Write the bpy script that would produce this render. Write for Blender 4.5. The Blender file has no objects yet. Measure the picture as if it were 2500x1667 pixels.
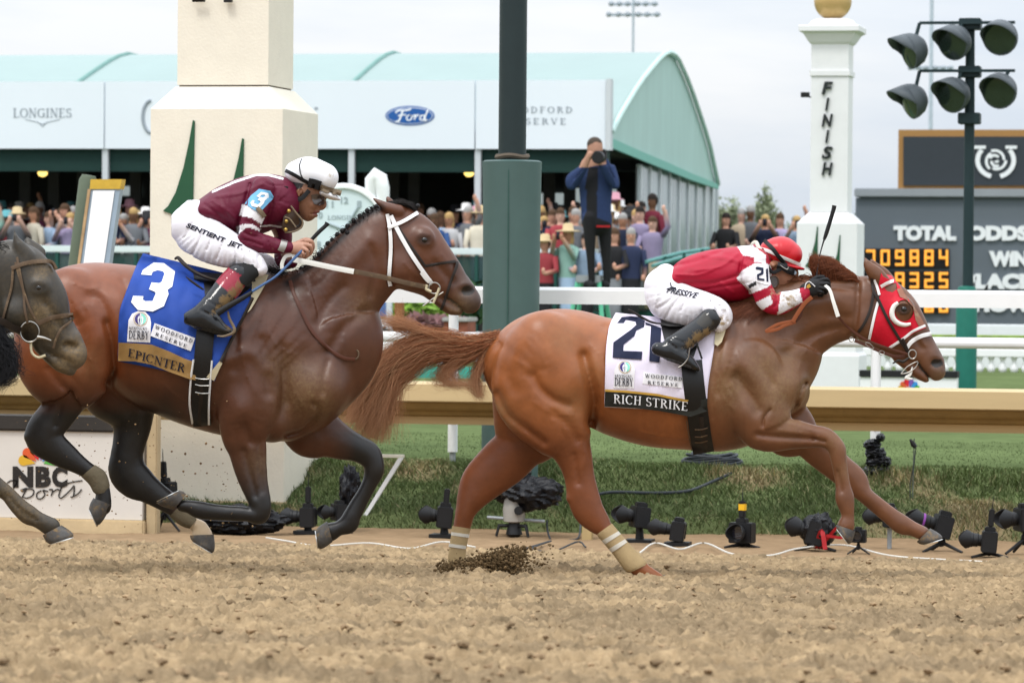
import bpy, bmesh, math, random
import numpy as np
from mathutils import Vector, Matrix
from mathutils.bvhtree import BVHTree
random.seed(7); RNG = np.random.default_rng(7)
S = bpy.context.scene
COL = S.collection

# ---------------------------------------------------------------- camera
# All photo measurements are in the photograph's own 2500 x 1667 pixels.
FPX = 9524.0; PW, PH = 2500.0, 1667.0
YAW, ROLL = math.radians(12.0), math.radians(0.45)
PITCH = math.atan((PH/2-680.0)/FPX)
CAM = np.array([0.0, 0.0, 1.55])
Fv = np.array([-math.sin(YAW)*math.cos(PITCH), math.cos(YAW)*math.cos(PITCH), -math.sin(PITCH)])
R0 = np.array([math.cos(YAW), math.sin(YAW), 0.0]); U0 = np.cross(R0, Fv)
Rv = R0*math.cos(ROLL)+U0*math.sin(ROLL); Uv = U0*math.cos(ROLL)-R0*math.sin(ROLL)
cd = bpy.data.cameras.new("camera"); cam = bpy.data.objects.new("camera", cd); COL.objects.link(cam)
cam.matrix_world = Matrix(((Rv[0],Uv[0],-Fv[0],CAM[0]),(Rv[1],Uv[1],-Fv[1],CAM[1]),(Rv[2],Uv[2],-Fv[2],CAM[2]),(0,0,0,1)))
cd.sensor_width = 36.0; cd.lens = 36.0*FPX/PW; cd.clip_start = 0.5; cd.clip_end = 3000
cd.dof.use_dof = True; cd.dof.focus_distance = 20.2; cd.dof.aperture_fstop = 7.1
S.camera = cam
# ---------------------------------------------------------------- sky and sun (bright overcast)
w = bpy.data.worlds.new("World"); S.world = w; w.use_nodes = True
nt = w.node_tree; nt.nodes.clear()
SUN_EL, SUN_AZ = math.radians(58), math.radians(200)     # azimuth measured from +Y towards +X
def N(tree, typ, **kw):
    n = tree.nodes.new(typ)
    for k, v in kw.items():
        if k in n.inputs: n.inputs[k].default_value = v
        else: setattr(n, k, v)
    return n
sky = N(nt, 'ShaderNodeTexSky'); sky.sky_type = 'NISHITA'; sky.sun_disc = False
sky.sun_elevation = SUN_EL; sky.sun_rotation = SUN_AZ; sky.dust_density = 3.0
bg1 = N(nt, 'ShaderNodeBackground', Strength=0.10); nt.links.new(sky.outputs[0], bg1.inputs[0])
tc = N(nt, 'ShaderNodeTexCoord'); mp = N(nt, 'ShaderNodeMapping'); mp.inputs['Scale'].default_value = (1, 1, 5.5)
nt.links.new(tc.outputs['Generated'], mp.inputs[0])
nz = N(nt, 'ShaderNodeTexNoise', Scale=2.6, Detail=7.0, Roughness=0.55, Distortion=0.35); nt.links.new(mp.outputs[0], nz.inputs[0])
cr = N(nt, 'ShaderNodeValToRGB'); nt.links.new(nz.outputs[0], cr.inputs[0])
cr.color_ramp.elements[0].position = 0.40; cr.color_ramp.elements[0].color = (0.70, 0.785, 0.895, 1)
cr.color_ramp.elements[1].position = 0.58; cr.color_ramp.elements[1].color = (0.955, 0.975, 1.0, 1)
# overcast sky: brightest overhead, about a third of that at the horizon
sx = N(nt, 'ShaderNodeSeparateXYZ'); nt.links.new(tc.outputs['Generated'], sx.inputs[0])
mz = N(nt, 'ShaderNodeMath', operation='MULTIPLY_ADD'); nt.links.new(sx.outputs[2], mz.inputs[0]); mz.inputs[1].default_value = 2.3; mz.inputs[2].default_value = .98; mz.use_clamp = False
mx0 = N(nt, 'ShaderNodeMath', operation='MAXIMUM'); nt.links.new(mz.outputs[0], mx0.inputs[0]); mx0.inputs[1].default_value = 0.5
bg2 = N(nt, 'ShaderNodeBackground'); nt.links.new(cr.outputs[0], bg2.inputs[0]); nt.links.new(mx0.outputs[0], bg2.inputs[1])
ms = N(nt, 'ShaderNodeMixShader'); ms.inputs[0].default_value = 0.88
nt.links.new(bg1.outputs[0], ms.inputs[1]); nt.links.new(bg2.outputs[0], ms.inputs[2])
wo = N(nt, 'ShaderNodeOutputWorld'); nt.links.new(ms.outputs[0], wo.inputs[0])
sl = bpy.data.lights.new("sun", 'SUN'); sl.energy = 1.5; sl.angle = math.radians(12); sl.color = (1.0, 0.96, 0.9)
so = bpy.data.objects.new("sun", sl); COL.objects.link(so)
sd = Vector((math.sin(SUN_AZ)*math.cos(SUN_EL), math.cos(SUN_AZ)*math.cos(SUN_EL), math.sin(SUN_EL)))
so.rotation_euler = sd.to_track_quat('Z', 'Y').to_euler(); so.location = (0, 0, 60)
S.view_settings.view_transform = 'Standard'; S.view_settings.look = 'None'
S.view_settings.exposure = 0.0; S.view_settings.gamma = 1.0

# ---------------------------------------------------------------- projection helpers
def ray(u, v): return Fv+((u-PW/2)/FPX)*Rv-((v-PH/2)/FPX)*Uv
def at_d(u, v, d): return CAM+ray(u, v)*d
def at_Y(u, v, Y):
    r = ray(u, v); return CAM+r*(Y/r[1])
def at_X(u, v, X):
    r = ray(u, v); return CAM+r*(X/r[0])
def at_Z(u, v, Z):
    r = ray(u, v); return CAM+r*((Z-CAM[2])/r[2])
def depth(P): return float(np.dot(np.asarray(P)-CAM, Fv))
def unproj(uvd):          # array (n,3) of u, v, depth
    uvd = np.asarray(uvd, float)
    r = Fv[None]+((uvd[:, 0:1]-PW/2)/FPX)*Rv[None]-((uvd[:, 1:2]-PH/2)/FPX)*Uv[None]
    return CAM[None]+r*uvd[:, 2:3]

# ---------------------------------------------------------------- objects, tags
def tag(o, label, cat, group=None, kind=None):
    if label: o['label'] = label
    if cat: o['category'] = cat
    if group: o['group'] = group
    if kind: o['kind'] = kind
    return o
def thing(name, label, cat, loc=(0, 0, 0), group=None):
    o = bpy.data.objects.new(name, None); COL.objects.link(o); o.location = [float(x) for x in loc]
    return tag(o, label, cat, group)
def link(name, me, parent=None):
    o = bpy.data.objects.new(name, me); COL.objects.link(o)
    if parent is not None:
        o.parent = parent
        L = Vector((0, 0, 0)); p = parent
        while p is not None: L += p.location; p = p.parent
        o.location = -L          # meshes are written in world coordinates
    return o
def recentre(o):          # move a top-level mesh's origin to its base
    vs = np.empty(len(o.data.vertices)*3); o.data.vertices.foreach_get('co', vs); vs = vs.reshape(-1, 3)
    c = (vs.min(0)+vs.max(0))/2; c[2] = vs[:, 2].min()
    vs -= c; o.data.vertices.foreach_set('co', vs.ravel()); o.location = Vector(c); return o
def np_mesh(name, V, Fc, mats, smooth=True, mi=None, cols=None, mud=None):
    me = bpy.data.meshes.new(name); V = np.asarray(V, np.float32)
    if isinstance(Fc, np.ndarray):
        n, k = Fc.shape
        me.vertices.add(len(V)); me.vertices.foreach_set('co', V.ravel())
        me.loops.add(n*k); me.loops.foreach_set('vertex_index', Fc.astype(np.int32).ravel())
        me.polygons.add(n); me.polygons.foreach_set('loop_start', np.arange(0, n*k, k, dtype=np.int32))
        me.polygons.foreach_set('loop_total', np.full(n, k, np.int32))
    else:
        me.from_pydata(V.tolist(), [], Fc)
    for m in (mats if isinstance(mats, (list, tuple)) else [mats]): me.materials.append(m)
    if mi is not None: me.polygons.foreach_set('material_index', np.asarray(mi, np.int32))
    me.polygons.foreach_set('use_smooth', np.full(len(me.polygons), smooth))
    if cols is not None:
        a = me.color_attributes.new('col', 'FLOAT_COLOR', 'POINT')
        c4 = np.ones((len(V), 4), np.float32); c4[:, :3] = cols; a.data.foreach_set('color', c4.ravel())
    if mud is not None:
        a = me.attributes.new('mud', 'FLOAT', 'POINT'); a.data.foreach_set('value', np.asarray(mud, np.float32))
    me.update(); me.validate(); return me

# ---------------------------------------------------------------- materials
MATS = {}
def lin(h):
    h = h.lstrip('#'); c = [int(h[i:i+2], 16)/255 for i in (0, 2, 4)]
    return tuple(x/12.92 if x <= 0.04045 else ((x+0.055)/1.055)**2.4 for x in c)
def mat(name, col, rough=0.5, metal=0.0, var=0.12, vscale=6.0, bump=0.0, bscale=40.0, spec=0.22, emit=None, attr=False,
        mudcol=None, mudscale=22.0, mudlo=0.45, coat=0.0, stretch=None, sheen=0.0, alpha=None, trans=0.0, dirt=0.0, dirtcol=(0.22, 0.14, 0.07), soft=False, mus=0.0):
    if name in MATS: return MATS[name]
    m = bpy.data.materials.new(name); m.use_nodes = True; t = m.node_tree
    b = t.nodes['Principled BSDF']; MATS[name] = m
    b.inputs['Roughness'].default_value = rough; b.inputs['Metallic'].default_value = metal
    b.inputs['Specular IOR Level'].default_value = spec
    if coat: b.inputs['Coat Weight'].default_value = coat; b.inputs['Coat Roughness'].default_value = 0.12
    if sheen: b.inputs['Sheen Weight'].default_value = sheen
    if trans: b.inputs['Transmission Weight'].default_value = trans
    if alpha is not None: b.inputs['Alpha'].default_value = alpha
    c = N(t, 'ShaderNodeTexCoord'); src = c.outputs['Object']
    if stretch:
        mpp = N(t, 'ShaderNodeMapping'); mpp.inputs['Scale'].default_value = stretch; t.links.new(src, mpp.inputs[0]); src = mpp.outputs[0]
    if attr:
        a = N(t, 'ShaderNodeAttribute'); a.attribute_name = 'col'; base = a.outputs['Color']
    else:
        rg = N(t, 'ShaderNodeRGB'); rg.outputs[0].default_value = (*col, 1); base = rg.outputs[0]
    if var:
        nn = N(t, 'ShaderNodeTexNoise', Scale=vscale, Detail=6.0, Roughness=0.65); t.links.new(src, nn.inputs[0])
        mr = N(t, 'ShaderNodeMapRange'); t.links.new(nn.outputs[0], mr.inputs[0])
        mr.inputs[1].default_value = 0.25; mr.inputs[2].default_value = 0.75; mr.inputs[3].default_value = 1-var; mr.inputs[4].default_value = 1+var
        mx = N(t, 'ShaderNodeVectorMath', operation='SCALE'); t.links.new(base, mx.inputs[0]); t.links.new(mr.outputs[0], mx.inputs['Scale']); base = mx.outputs[0]
    if mudcol is not None or dirt:
        n2 = N(t, 'ShaderNodeTexNoise', Scale=mudscale, Detail=9.0, Roughness=0.72); t.links.new(c.outputs['Object'], n2.inputs[0])
        if mudcol is not None:
            am = N(t, 'ShaderNodeAttribute'); am.attribute_name = 'mud'; fac = am.outputs['Fac']
        else:
            vv = N(t, 'ShaderNodeValue'); vv.outputs[0].default_value = dirt; fac = vv.outputs[0]; mudcol = dirtcol
        ad = N(t, 'ShaderNodeMath', operation='ADD'); t.links.new(n2.outputs[0], ad.inputs[0]); t.links.new(fac, ad.inputs[1])
        ss = N(t, 'ShaderNodeMapRange'); ss.interpolation_type = 'SMOOTHSTEP'; t.links.new(ad.outputs[0], ss.inputs[0])
        ss.inputs[1].default_value = mudlo+0.35; ss.inputs[2].default_value = mudlo+0.62
        if soft:       # thin film of dust: the fine noise only mottles it
            pw = N(t, 'ShaderNodeMath', operation='MULTIPLY'); t.links.new(n2.outputs[0], pw.inputs[0]); t.links.new(n2.outputs[0], pw.inputs[1])
            ml = N(t, 'ShaderNodeMath', operation='MULTIPLY'); t.links.new(pw.outputs[0], ml.inputs[0]); t.links.new(fac, ml.inputs[1])
            ss = N(t, 'ShaderNodeMath', operation='MULTIPLY', use_clamp=True); t.links.new(ml.outputs[0], ss.inputs[0]); ss.inputs[1].default_value = 6.0
        mm = N(t, 'ShaderNodeMix'); mm.data_type = 'RGBA'; t.links.new(ss.outputs[0], mm.inputs[0]); t.links.new(base, mm.inputs[6]); mm.inputs[7].default_value = (*mudcol, 1)
        base = mm.outputs[2]
        rr = N(t, 'ShaderNodeMapRange'); t.links.new(ss.outputs[0], rr.inputs[0]); rr.inputs[3].default_value = rough; rr.inputs[4].default_value = 0.85
        t.links.new(rr.outputs[0], b.inputs['Roughness'])
    t.links.new(base, b.inputs['Base Color'])
    if bump:
        n3 = N(t, 'ShaderNodeTexNoise', Scale=bscale, Detail=5.0, Roughness=0.6); t.links.new(src, n3.inputs[0])
        bp = N(t, 'ShaderNodeBump', Strength=bump, Distance=0.01); t.links.new(n3.outputs[0], bp.inputs['Height']); t.links.new(bp.outputs[0], b.inputs['Normal'])
    if mus:          # broad shallow unevenness (muscle, veins, cloth slack)
        n4 = N(t, 'ShaderNodeTexNoise', Scale=8.0, Detail=2.0, Roughness=0.5, Distortion=0.6); t.links.new(src, n4.inputs[0])
        b2 = N(t, 'ShaderNodeBump', Strength=mus, Distance=0.035); t.links.new(n4.outputs[0], b2.inputs['Height']); t.links.new(b2.outputs[0], b.inputs['Normal'])
        if bump: t.links.new(b2.outputs[0], bp.inputs['Normal']); t.links.new(bp.outputs[0], b.inputs['Normal'])
    if emit:
        b.inputs['Emission Color'].default_value = (*emit[0], 1); b.inputs['Emission Strength'].default_value = emit[1]
    return m

# ---------------------------------------------------------------- mesh builder
class MB:
    def __init__(s): s.v = []; s.f = []; s.m = []
    def add(s, V, Fc, mi=0):
        o = len(s.v); s.v.extend([tuple(map(float, p)) for p in V]); s.f.extend([[i+o for i in f] for f in Fc]); s.m.extend([mi]*len(Fc)); return s
    def box(s, c, h, mi=0, rz=0.0, M=None, bev=0.0):
        cx, cy, cz = c; hx, hy, hz = h; ca, sa = math.cos(rz), math.sin(rz)
        if bev:
            V, Fc = bevel_box(hx, hy, hz, bev)
        else:
            V = [(x*hx, y*hy, z*hz) for x in (-1, 1) for y in (-1, 1) for z in (-1, 1)]
            Fc = [(0, 1, 3, 2), (4, 6, 7, 5), (0, 4, 5, 1), (2, 3, 7, 6), (0, 2, 6, 4), (1, 5, 7, 3)]
        if M is not None: V = [tuple(M @ Vector(p)) for p in V]
        return s.add([(cx+x*ca-y*sa, cy+x*sa+y*ca, cz+z) for x, y, z in V], Fc, mi)
    def box2(s, lo, hi, mi=0, bev=0.0):
        return s.box([(a+b)/2 for a, b in zip(lo, hi)], [abs(b-a)/2 for a, b in zip(lo, hi)], mi, bev=bev)
    def rings(s, R, mi=0, cap=True, closed=True):
        n = len(R[0]); V = [p for r in R for p in r]; Fc = []
        for i in range(len(R)-1):
            for j in range(n if closed else n-1):
                k = (j+1) % n; Fc.append((i*n+j, i*n+k, (i+1)*n+k, (i+1)*n+j))
        if cap: Fc.append(tuple(range(n-1, -1, -1))); Fc.append(tuple((len(R)-1)*n+j for j in range(n)))
        return s.add(V, Fc, mi)
    def tube(s, P, r, n=8, mi=0, flat=None):
        P = [Vector([float(x) for x in p]) for p in P]; m = len(P); r = [r]*m if not hasattr(r, '__len__') else r
        R = []; t0 = (P[1]-P[0]).normalized(); a = Vector((0, 0, 1)) if abs(t0.z) < 0.9 else Vector((1, 0, 0))
        nn = t0.cross(a).normalized()
        for i in range(m):
            t = (P[min(i+1, m-1)]-P[max(i-1, 0)])
            t = t.normalized() if t.length > 1e-9 else t0
            nn = (nn-t*nn.dot(t)); nn = nn.normalized() if nn.length > 1e-9 else t.orthogonal().normalized(); bb = t.cross(nn)
            R.append([P[i]+nn*(r[i]*math.cos(2*math.pi*j/n))+bb*(r[i]*math.sin(2*math.pi*j/n)) for j in range(n)])
        return s.rings(R, mi)
    def lathe(s, c, prof, n=20, mi=0, M=None):
        R = []
        for (r, z) in prof:
            ring = [Vector((r*math.cos(2*math.pi*j/n), r*math.sin(2*math.pi*j/n), z)) for j in range(n)]
            if M is not None: ring = [M @ p for p in ring]
            R.append([p+Vector([float(x) for x in c]) for p in ring])
        return s.rings(R, mi)
    def ball(s, c, r, n=12, mi=0, M=None):
        r = (r, r, r) if not hasattr(r, '__len__') else r
        prof = [(math.sin(math.pi*i/n), -math.cos(math.pi*i/n)) for i in range(n+1)]
        prof[0] = (1e-3, -1); prof[-1] = (1e-3, 1)
        R = [[Vector((q*math.cos(2*math.pi*j/(n*2))*r[0], q*math.sin(2*math.pi*j/(n*2))*r[1], z*r[2])) for j in range(n*2)] for q, z in prof]
        if M is not None: R = [[M @ p for p in ring] for ring in R]
        return s.rings([[p+Vector([float(x) for x in c]) for p in ring] for ring in R], mi)
    def prism(s, poly, to3, depthvec, mi=0):
        A = [np.asarray(to3(*p), float) for p in poly]; B = [a+np.asarray(depthvec, float) for a in A]; n = len(A)
        return s.add(A+B, [tuple(range(n)), tuple(range(2*n-1, n-1, -1))]+[(i, i+n, (i+1) % n+n, (i+1) % n) for i in range(n)], mi)
    def build(s, name, mats, parent=None, smooth=False, auto=True):
        me = bpy.data.meshes.new(name); me.from_pydata(s.v, [], s.f)
        for m in (mats if isinstance(mats, (list, tuple)) else [mats]): me.materials.append(m)
        me.polygons.foreach_set('material_index', s.m); me.validate()
        bm = bmesh.new(); bm.from_mesh(me); bmesh.ops.recalc_face_normals(bm, faces=bm.faces)
        if smooth:
            for f in bm.faces: f.smooth = True
            for e in bm.edges:
                if len(e.link_faces) == 2 and e.calc_face_angle(0) > 0.7: e.smooth = False
        bm.to_mesh(me); bm.free(); me.update()
        return link(name, me, parent)
def bevel_box(hx, hy, hz, b):
    bm = bmesh.new(); bmesh.ops.create_cube(bm, size=2)
    for v in bm.verts: v.co.x *= hx; v.co.y *= hy; v.co.z *= hz
    bmesh.ops.bevel(bm, geom=list(bm.edges), offset=b, segments=2, affect='EDGES')
    V = [tuple(v.co) for v in bm.verts]; Fc = [[v.index for v in f.verts] for f in bm.faces]; bm.free(); return V, Fc
def catmull(P, n=6):
    P = np.asarray(P, float); Q = np.vstack([2*P[0]-P[1], P, 2*P[-1]-P[-2]]); out = []
    for i in range(1, len(Q)-2):
        for k in range(n):
            t = k/n; a, b, c, d = Q[i-1], Q[i], Q[i+1], Q[i+2]
            out.append(0.5*((2*b)+(c-a)*t+(2*a-5*b+4*c-d)*t*t+(3*b-a-3*c+d)*t**3))
    out.append(P[-1]); return np.array(out)
# lettering: 2D triangles from the built-in font; ext gives real thickness
def text2d(body, bold=0.0, shear=0.0, spacing=1.0):
    cu = bpy.data.curves.new('lettering', 'FONT'); cu.body = body; cu.offset = bold; cu.shear = shear; cu.space_character = spacing
    cu.align_x = 'LEFT'; cu.resolution_u = 3
    o = bpy.data.objects.new('lettering', cu); COL.objects.link(o); bpy.context.view_layer.update()
    me = bpy.data.meshes.new_from_object(o)
    V = np.array([v.co[:2] for v in me.vertices]); T = [list(p.vertices) for p in me.polygons]
    bpy.data.objects.remove(o); bpy.data.curves.remove(cu); bpy.data.meshes.remove(me)
    lo = V.min(0); hi = V.max(0); return (V-lo)/(hi-lo), T, (hi-lo)
def flat_text(name, body, mapf, m, parent, lift, bold=0.0, shear=0.0, spacing=1.0, V=None, T=None):
    """mapf takes unit-box coords (0..1, 0..1) to 3D; lift is a thickness vector towards the viewer side"""
    if V is None: V, T, _ = text2d(body, bold, shear, spacing)
    A = [np.asarray(mapf(*p), float) for p in V]; L = np.asarray(lift, float); n = len(A)
    b = MB(); cnt = {}
    for t in T:
        for i in range(len(t)):
            e = (t[i], t[(i+1) % len(t)]); cnt[e] = 1
    Fc = [tuple(i+n for i in t) for t in T]+[tuple(reversed(t)) for t in T]
    for (i, j) in list(cnt):
        if (j, i) not in cnt: Fc.append((i, j, j+n, i+n))
    b.add(A+[a+L for a in A], Fc)
    return b.build(name, m, parent)

# ---------------------------------------------------------------- serif lettering built from strokes
TK, TN = 0.15, 0.055
def _st(x, y0=0.0, y1=1.0, ser='tb'):
    o = [('l', x, y0, x, y1, TK, TK)]
    if 't' in ser: o.append(('l', x-.15, y1-TN/2, x+.15, y1-TN/2, TN, TN))
    if 'b' in ser: o.append(('l', x-.15, y0+TN/2, x+.15, y0+TN/2, TN, TN))
    return o
def _h(x0, x1, y, e=0): 
    o = [('l', x0, y, x1, y, TN, TN)]
    if e: o.append(('l', x1-.02, y-.08*(1 if e > 0 else 0)-0.0, x1-.02, y+.16*(0 if e > 0 else 1)+(0 if e > 0 else 0), TN, TN) if e < 0 else ('l', x1-.02, y-.18, x1-.02, y, TN, TN))
    return o
GL = {
 'I': (.36, _st(.18)), 'H': (.84, _st(.17)+_st(.67)+_h(.17, .67, .52)), 'L': (.66, _st(.17)+_h(.17, .62, .03, -1)),
 'E': (.70, _st(.17)+_h(.17, .62, .97, 1)+_h(.17, .5, .52)+_h(.17, .64, .03, -1)), 'F': (.64, _st(.17)+_h(.17, .60, .97, 1)+_h(.17, .48, .52)),
 'T': (.72, _st(.36, ser='b')+_h(.36, .70, .97, 1)+[('l', .02, .97, .36, .97, TN, TN), ('l', .04, .79, .04, .97, TN, TN)]),
 'D': (.80, _st(.17)+[('a', .22, .5, .50, .47, -90, 90)]), 'P': (.66, _st(.17)+[('a', .22, .73, .36, .24, -90, 90)]),
 'B': (.70, _st(.17)+[('a', .22, .75, .32, .22, -90, 90), ('a', .22, .28, .40, .25, -90, 90)]),
 'R': (.76, _st(.17)+[('a', .22, .74, .34, .23, -90, 90), ('l', .36, .52, .72, .0, TK, TK)]),
 'K': (.80, _st(.17)+[('l', .2, .42, .66, .97, TN, TN), ('l', .34, .56, .74, .0, TK, TK), ('l', .54, .97, .78, .97, TN, TN)]),
 'N': (.86, [('l', .16, 0, .16, 1, TN, TN), ('l', .16, 1, .70, 0, TK, TK), ('l', .70, 0, .70, 1, TN, TN), ('l', .04, .03, .28, .03, TN, TN), ('l', .58, .97, .82, .97, TN, TN), ('l', .03, .97, .2, .97, TN, TN)]),
 'V': (.78, [('l', .1, 1, .39, 0, TK, TK), ('l', .39, 0, .66, 1, TN, TN), ('l', 0, .97, .24, .97, TN, TN), ('l', .55, .97, .78, .97, TN, TN)]),
 'W': (1.1, [('l', .1, 1, .34, 0, TK, TK), ('l', .34, 0, .54, .9, TN, TN), ('l', .54, 1, .78, 0, TK, TK), ('l', .78, 0, 1.0, 1, TN, TN), ('l', 0, .97, .22, .97, TN, TN), ('l', .9, .97, 1.1, .97, TN, TN)]),
 'Y': (.76, _st(.38, 0, .48, 'b')+[('l', .1, 1, .38, .45, TK, TK), ('l', .38, .45, .64, 1, TN, TN), ('l', 0, .97, .22, .97, TN, TN), ('l', .54, .97, .76, .97, TN, TN)]),
 'U': (.82, [('l', .17, .32, .17, 1, TK, TK), ('l', .65, .32, .65, 1, TN, TN), ('a', .41, .32, .24, .30, 180, 360), ('l', .03, .97, .31, .97, TN, TN), ('l', .54, .97, .78, .97, TN, TN)]),
 'C': (.78, [('a', .43, .5, .36, .48, 50, 315), ('l', .68, .72, .68, .95, TN, TN)]), 'O': (.84, [('a', .42, .5, .36, .48, 0, 360)]),
 'G': (.84, [('a', .43, .5, .36, .48, 50, 320), ('l', .68, .06, .68, .45, TK, TK), ('l', .55, .45, .8, .45, TN, TN), ('l', .69, .74, .69, .95, TN, TN)]),
 'S': (.60, [('a', .30, .735, .20, .235, 30, 270), ('a', .30, .265, .22, .235, -150, 90), ('l', .50, .78, .50, .97, TN, TN), ('l', .07, .03, .07, .24, TN, TN)]),
 ' ': (.45, []),
}
def serif2d(txt, gap=0.12):
    V = []; T = []; Z = []; x = 0; k = 0
    for ch in txt:
        wd, st = GL[ch]
        for s in st:
            if s[0] == 'l':
                _, x0, y0, x1, y1, a, b = s; P = [(x0, y0), (x1, y1)]; TH = [a, b]
            else:
                _, cx, cy, rx, ry, a0, a1 = s; n = max(6, int(abs(a1-a0)/20)); P = []; TH = []
                for i in range(n+1):
                    a = math.radians(a0+(a1-a0)*i/n); P.append((cx+(rx)*math.cos(a), cy+ry*math.sin(a))); TH.append(TN+(TK-TN)*abs(math.cos(a))**1.3)
            P = np.array(P); n = len(P); o = len(V)
            for i in range(n):
                t = P[min(i+1, n-1)]-P[max(i-1, 0)]; t = t/np.linalg.norm(t); q = np.array([-t[1], t[0]])*TH[i]/2
                V.append(P[i]+q+[x, 0]); V.append(P[i]-q+[x, 0]); Z += [k, k]
            for i in range(n-1): T.append([o+2*i+1, o+2*i+3, o+2*i+2, o+2*i])
            k += 1
        x += wd+gap
    V = np.array(V); V[:, 0] /= (x-gap); return V, T, Z, x-gap

# ---------------------------------------------------------------- smooth implicit bodies, traced as edge pairs in photo pixels
class SDF:
    def __init__(s, u0, u1, v0, v1, ym, step, dc, ym2=None):
        s.dc = dc; s.s = FPX/dc; s.step = step
        s.u = np.arange(u0, u1+step, step, dtype=np.float32); s.v = np.arange(v0, v1+step, step, dtype=np.float32)
        y1 = (ym if ym2 is None else ym2)*s.s; s.y = np.arange(-ym*s.s, y1+step, step, dtype=np.float32)
        s.f = np.full((len(s.u), len(s.v), len(s.y)), 60.0, np.float32)
    def _win(s, lo, hi, ylo, yhi):
        a = np.searchsorted(s.u, lo[0]); b = np.searchsorted(s.u, hi[0]); c = np.searchsorted(s.v, lo[1]); d = np.searchsorted(s.v, hi[1])
        e = np.searchsorted(s.y, ylo); g = np.searchsorted(s.y, yhi)
        return slice(a, b), slice(c, d), slice(e, g)
    def _tube(s, st, span=5, pad=26):
        st = catmull(np.asarray(st, float), span); c = (st[:, 0:2]+st[:, 2:4])/2; a = np.hypot(st[:, 0]-st[:, 2], st[:, 1]-st[:, 3])/2
        a = np.maximum(a, 0.6); b = np.maximum(st[:, 4]*s.s, 0.6); yc = st[:, 5]*s.s
        R = a.max()+pad; w = s._win(c.min(0)-R, c.max(0)+R, (yc-b).min()-pad, (yc+b).max()+pad)
        U, V = np.meshgrid(s.u[w[0]], s.v[w[1]], indexing='ij'); best = np.full(U.shape, 1e9, np.float32)
        A = np.ones_like(U); B = np.ones_like(U); D = np.ones_like(U); Y = np.zeros_like(U)
        for i in range(len(c)-1):
            ex, ey = c[i+1]-c[i]; L = ex*ex+ey*ey
            t = np.clip(((U-c[i, 0])*ex+(V-c[i, 1])*ey)/L, 0, 1) if L > 1e-9 else np.zeros_like(U)
            d = np.hypot(U-c[i, 0]-t*ex, V-c[i, 1]-t*ey); ra = a[i]+(a[i+1]-a[i])*t; q = d-ra; k = q < best
            best[k] = q[k]; A[k] = ra[k]; D[k] = d[k]; B[k] = (b[i]+(b[i+1]-b[i])*t)[k]; Y[k] = (yc[i]+(yc[i+1]-yc[i])*t)[k]
        dy = s.y[w[2]][None, None]-Y[..., None]; k0 = np.sqrt((D/A)[..., None]**2+(dy/B[..., None])**2)
        k1 = np.sqrt((D/A**2)[..., None]**2+(dy/(B**2)[..., None])**2)+1e-9
        return w, np.where(k0 < 1e-3, -np.minimum(A, B)[..., None], k0*(k0-1)/k1).astype(np.float32)
    def tube(s, st, k=10, both=False, span=5):
        for sg in ((1, -1) if both else (1,)):
            q = [(*p[:5], (p[5] if len(p) > 5 else 0)*sg) for p in st]
            w, g = s._tube(q, span, pad=18+k); f = s.f[w]
            h = np.maximum(k-np.abs(f-g), 0)/max(k, 1e-6); s.f[w] = np.minimum(f, g)-h*h*k*0.25
        return s
    def ball(s, c, r, hw, y=0, k=8, both=False):
        return s.tube([(c[0]-.5, c[1]-r, c[0]-.5, c[1]+r, hw, y), (c[0]+.5, c[1]-r, c[0]+.5, c[1]+r, hw, y)], k, both, 1)
    def cut(s, st, k=4, both=False, span=5):
        for sg in ((1, -1) if both else (1,)):
            q = [(*p[:5], (p[5] if len(p) > 5 else 0)*sg) for p in st]
            w, g = s._tube(q, span, pad=14+k); f = s.f[w]; g = -g
            h = np.maximum(k-np.abs(f-g), 0)/max(k, 1e-6); s.f[w] = np.maximum(f, g)+h*h*k*0.25
        return s
    def disp(s, path, width, amt, side=0):       # amt > 0 carves a groove, < 0 raises a ridge
        P = catmull(path, 4) if len(path) > 2 else np.asarray(path, float); pad = width*3
        w = s._win(P.min(0)-pad, P.max(0)+pad, -1e9, 0 if side < 0 else 1e9); U, V = np.meshgrid(s.u[w[0]], s.v[w[1]], indexing='ij'); D = np.full(U.shape, 1e9)
        for i in range(len(P)-1):
            e = P[i+1]-P[i]; L = max(e@e, 1e-9); t = np.clip(((U-P[i, 0])*e[0]+(V-P[i, 1])*e[1])/L, 0, 1)
            D = np.minimum(D, np.hypot(U-P[i, 0]-t*e[0], V-P[i, 1]-t*e[1]))
        amt *= 1.45 if side < 0 else 1
        s.f[w] += (amt*np.exp(-(D/width)**2))[..., None].astype(np.float32); return s
    def blob(s, c, r, amt, side=0, r2=None, ang=0):
        r2 = r2 or r; R = max(r, r2)*2.2; c = np.array(c, float)
        w = s._win(c-R, c+R, -1e9, 0 if side < 0 else 1e9); U, V = np.meshgrid(s.u[w[0]]-c[0], s.v[w[1]]-c[1], indexing='ij'); ca, sa = math.cos(math.radians(ang)), math.sin(math.radians(ang))
        amt *= 1.45 if side < 0 else 1
        s.f[w] += (amt*np.exp(-((U*ca+V*sa)/r)**2-((V*ca-U*sa)/r2)**2))[..., None].astype(np.float32); return s
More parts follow.
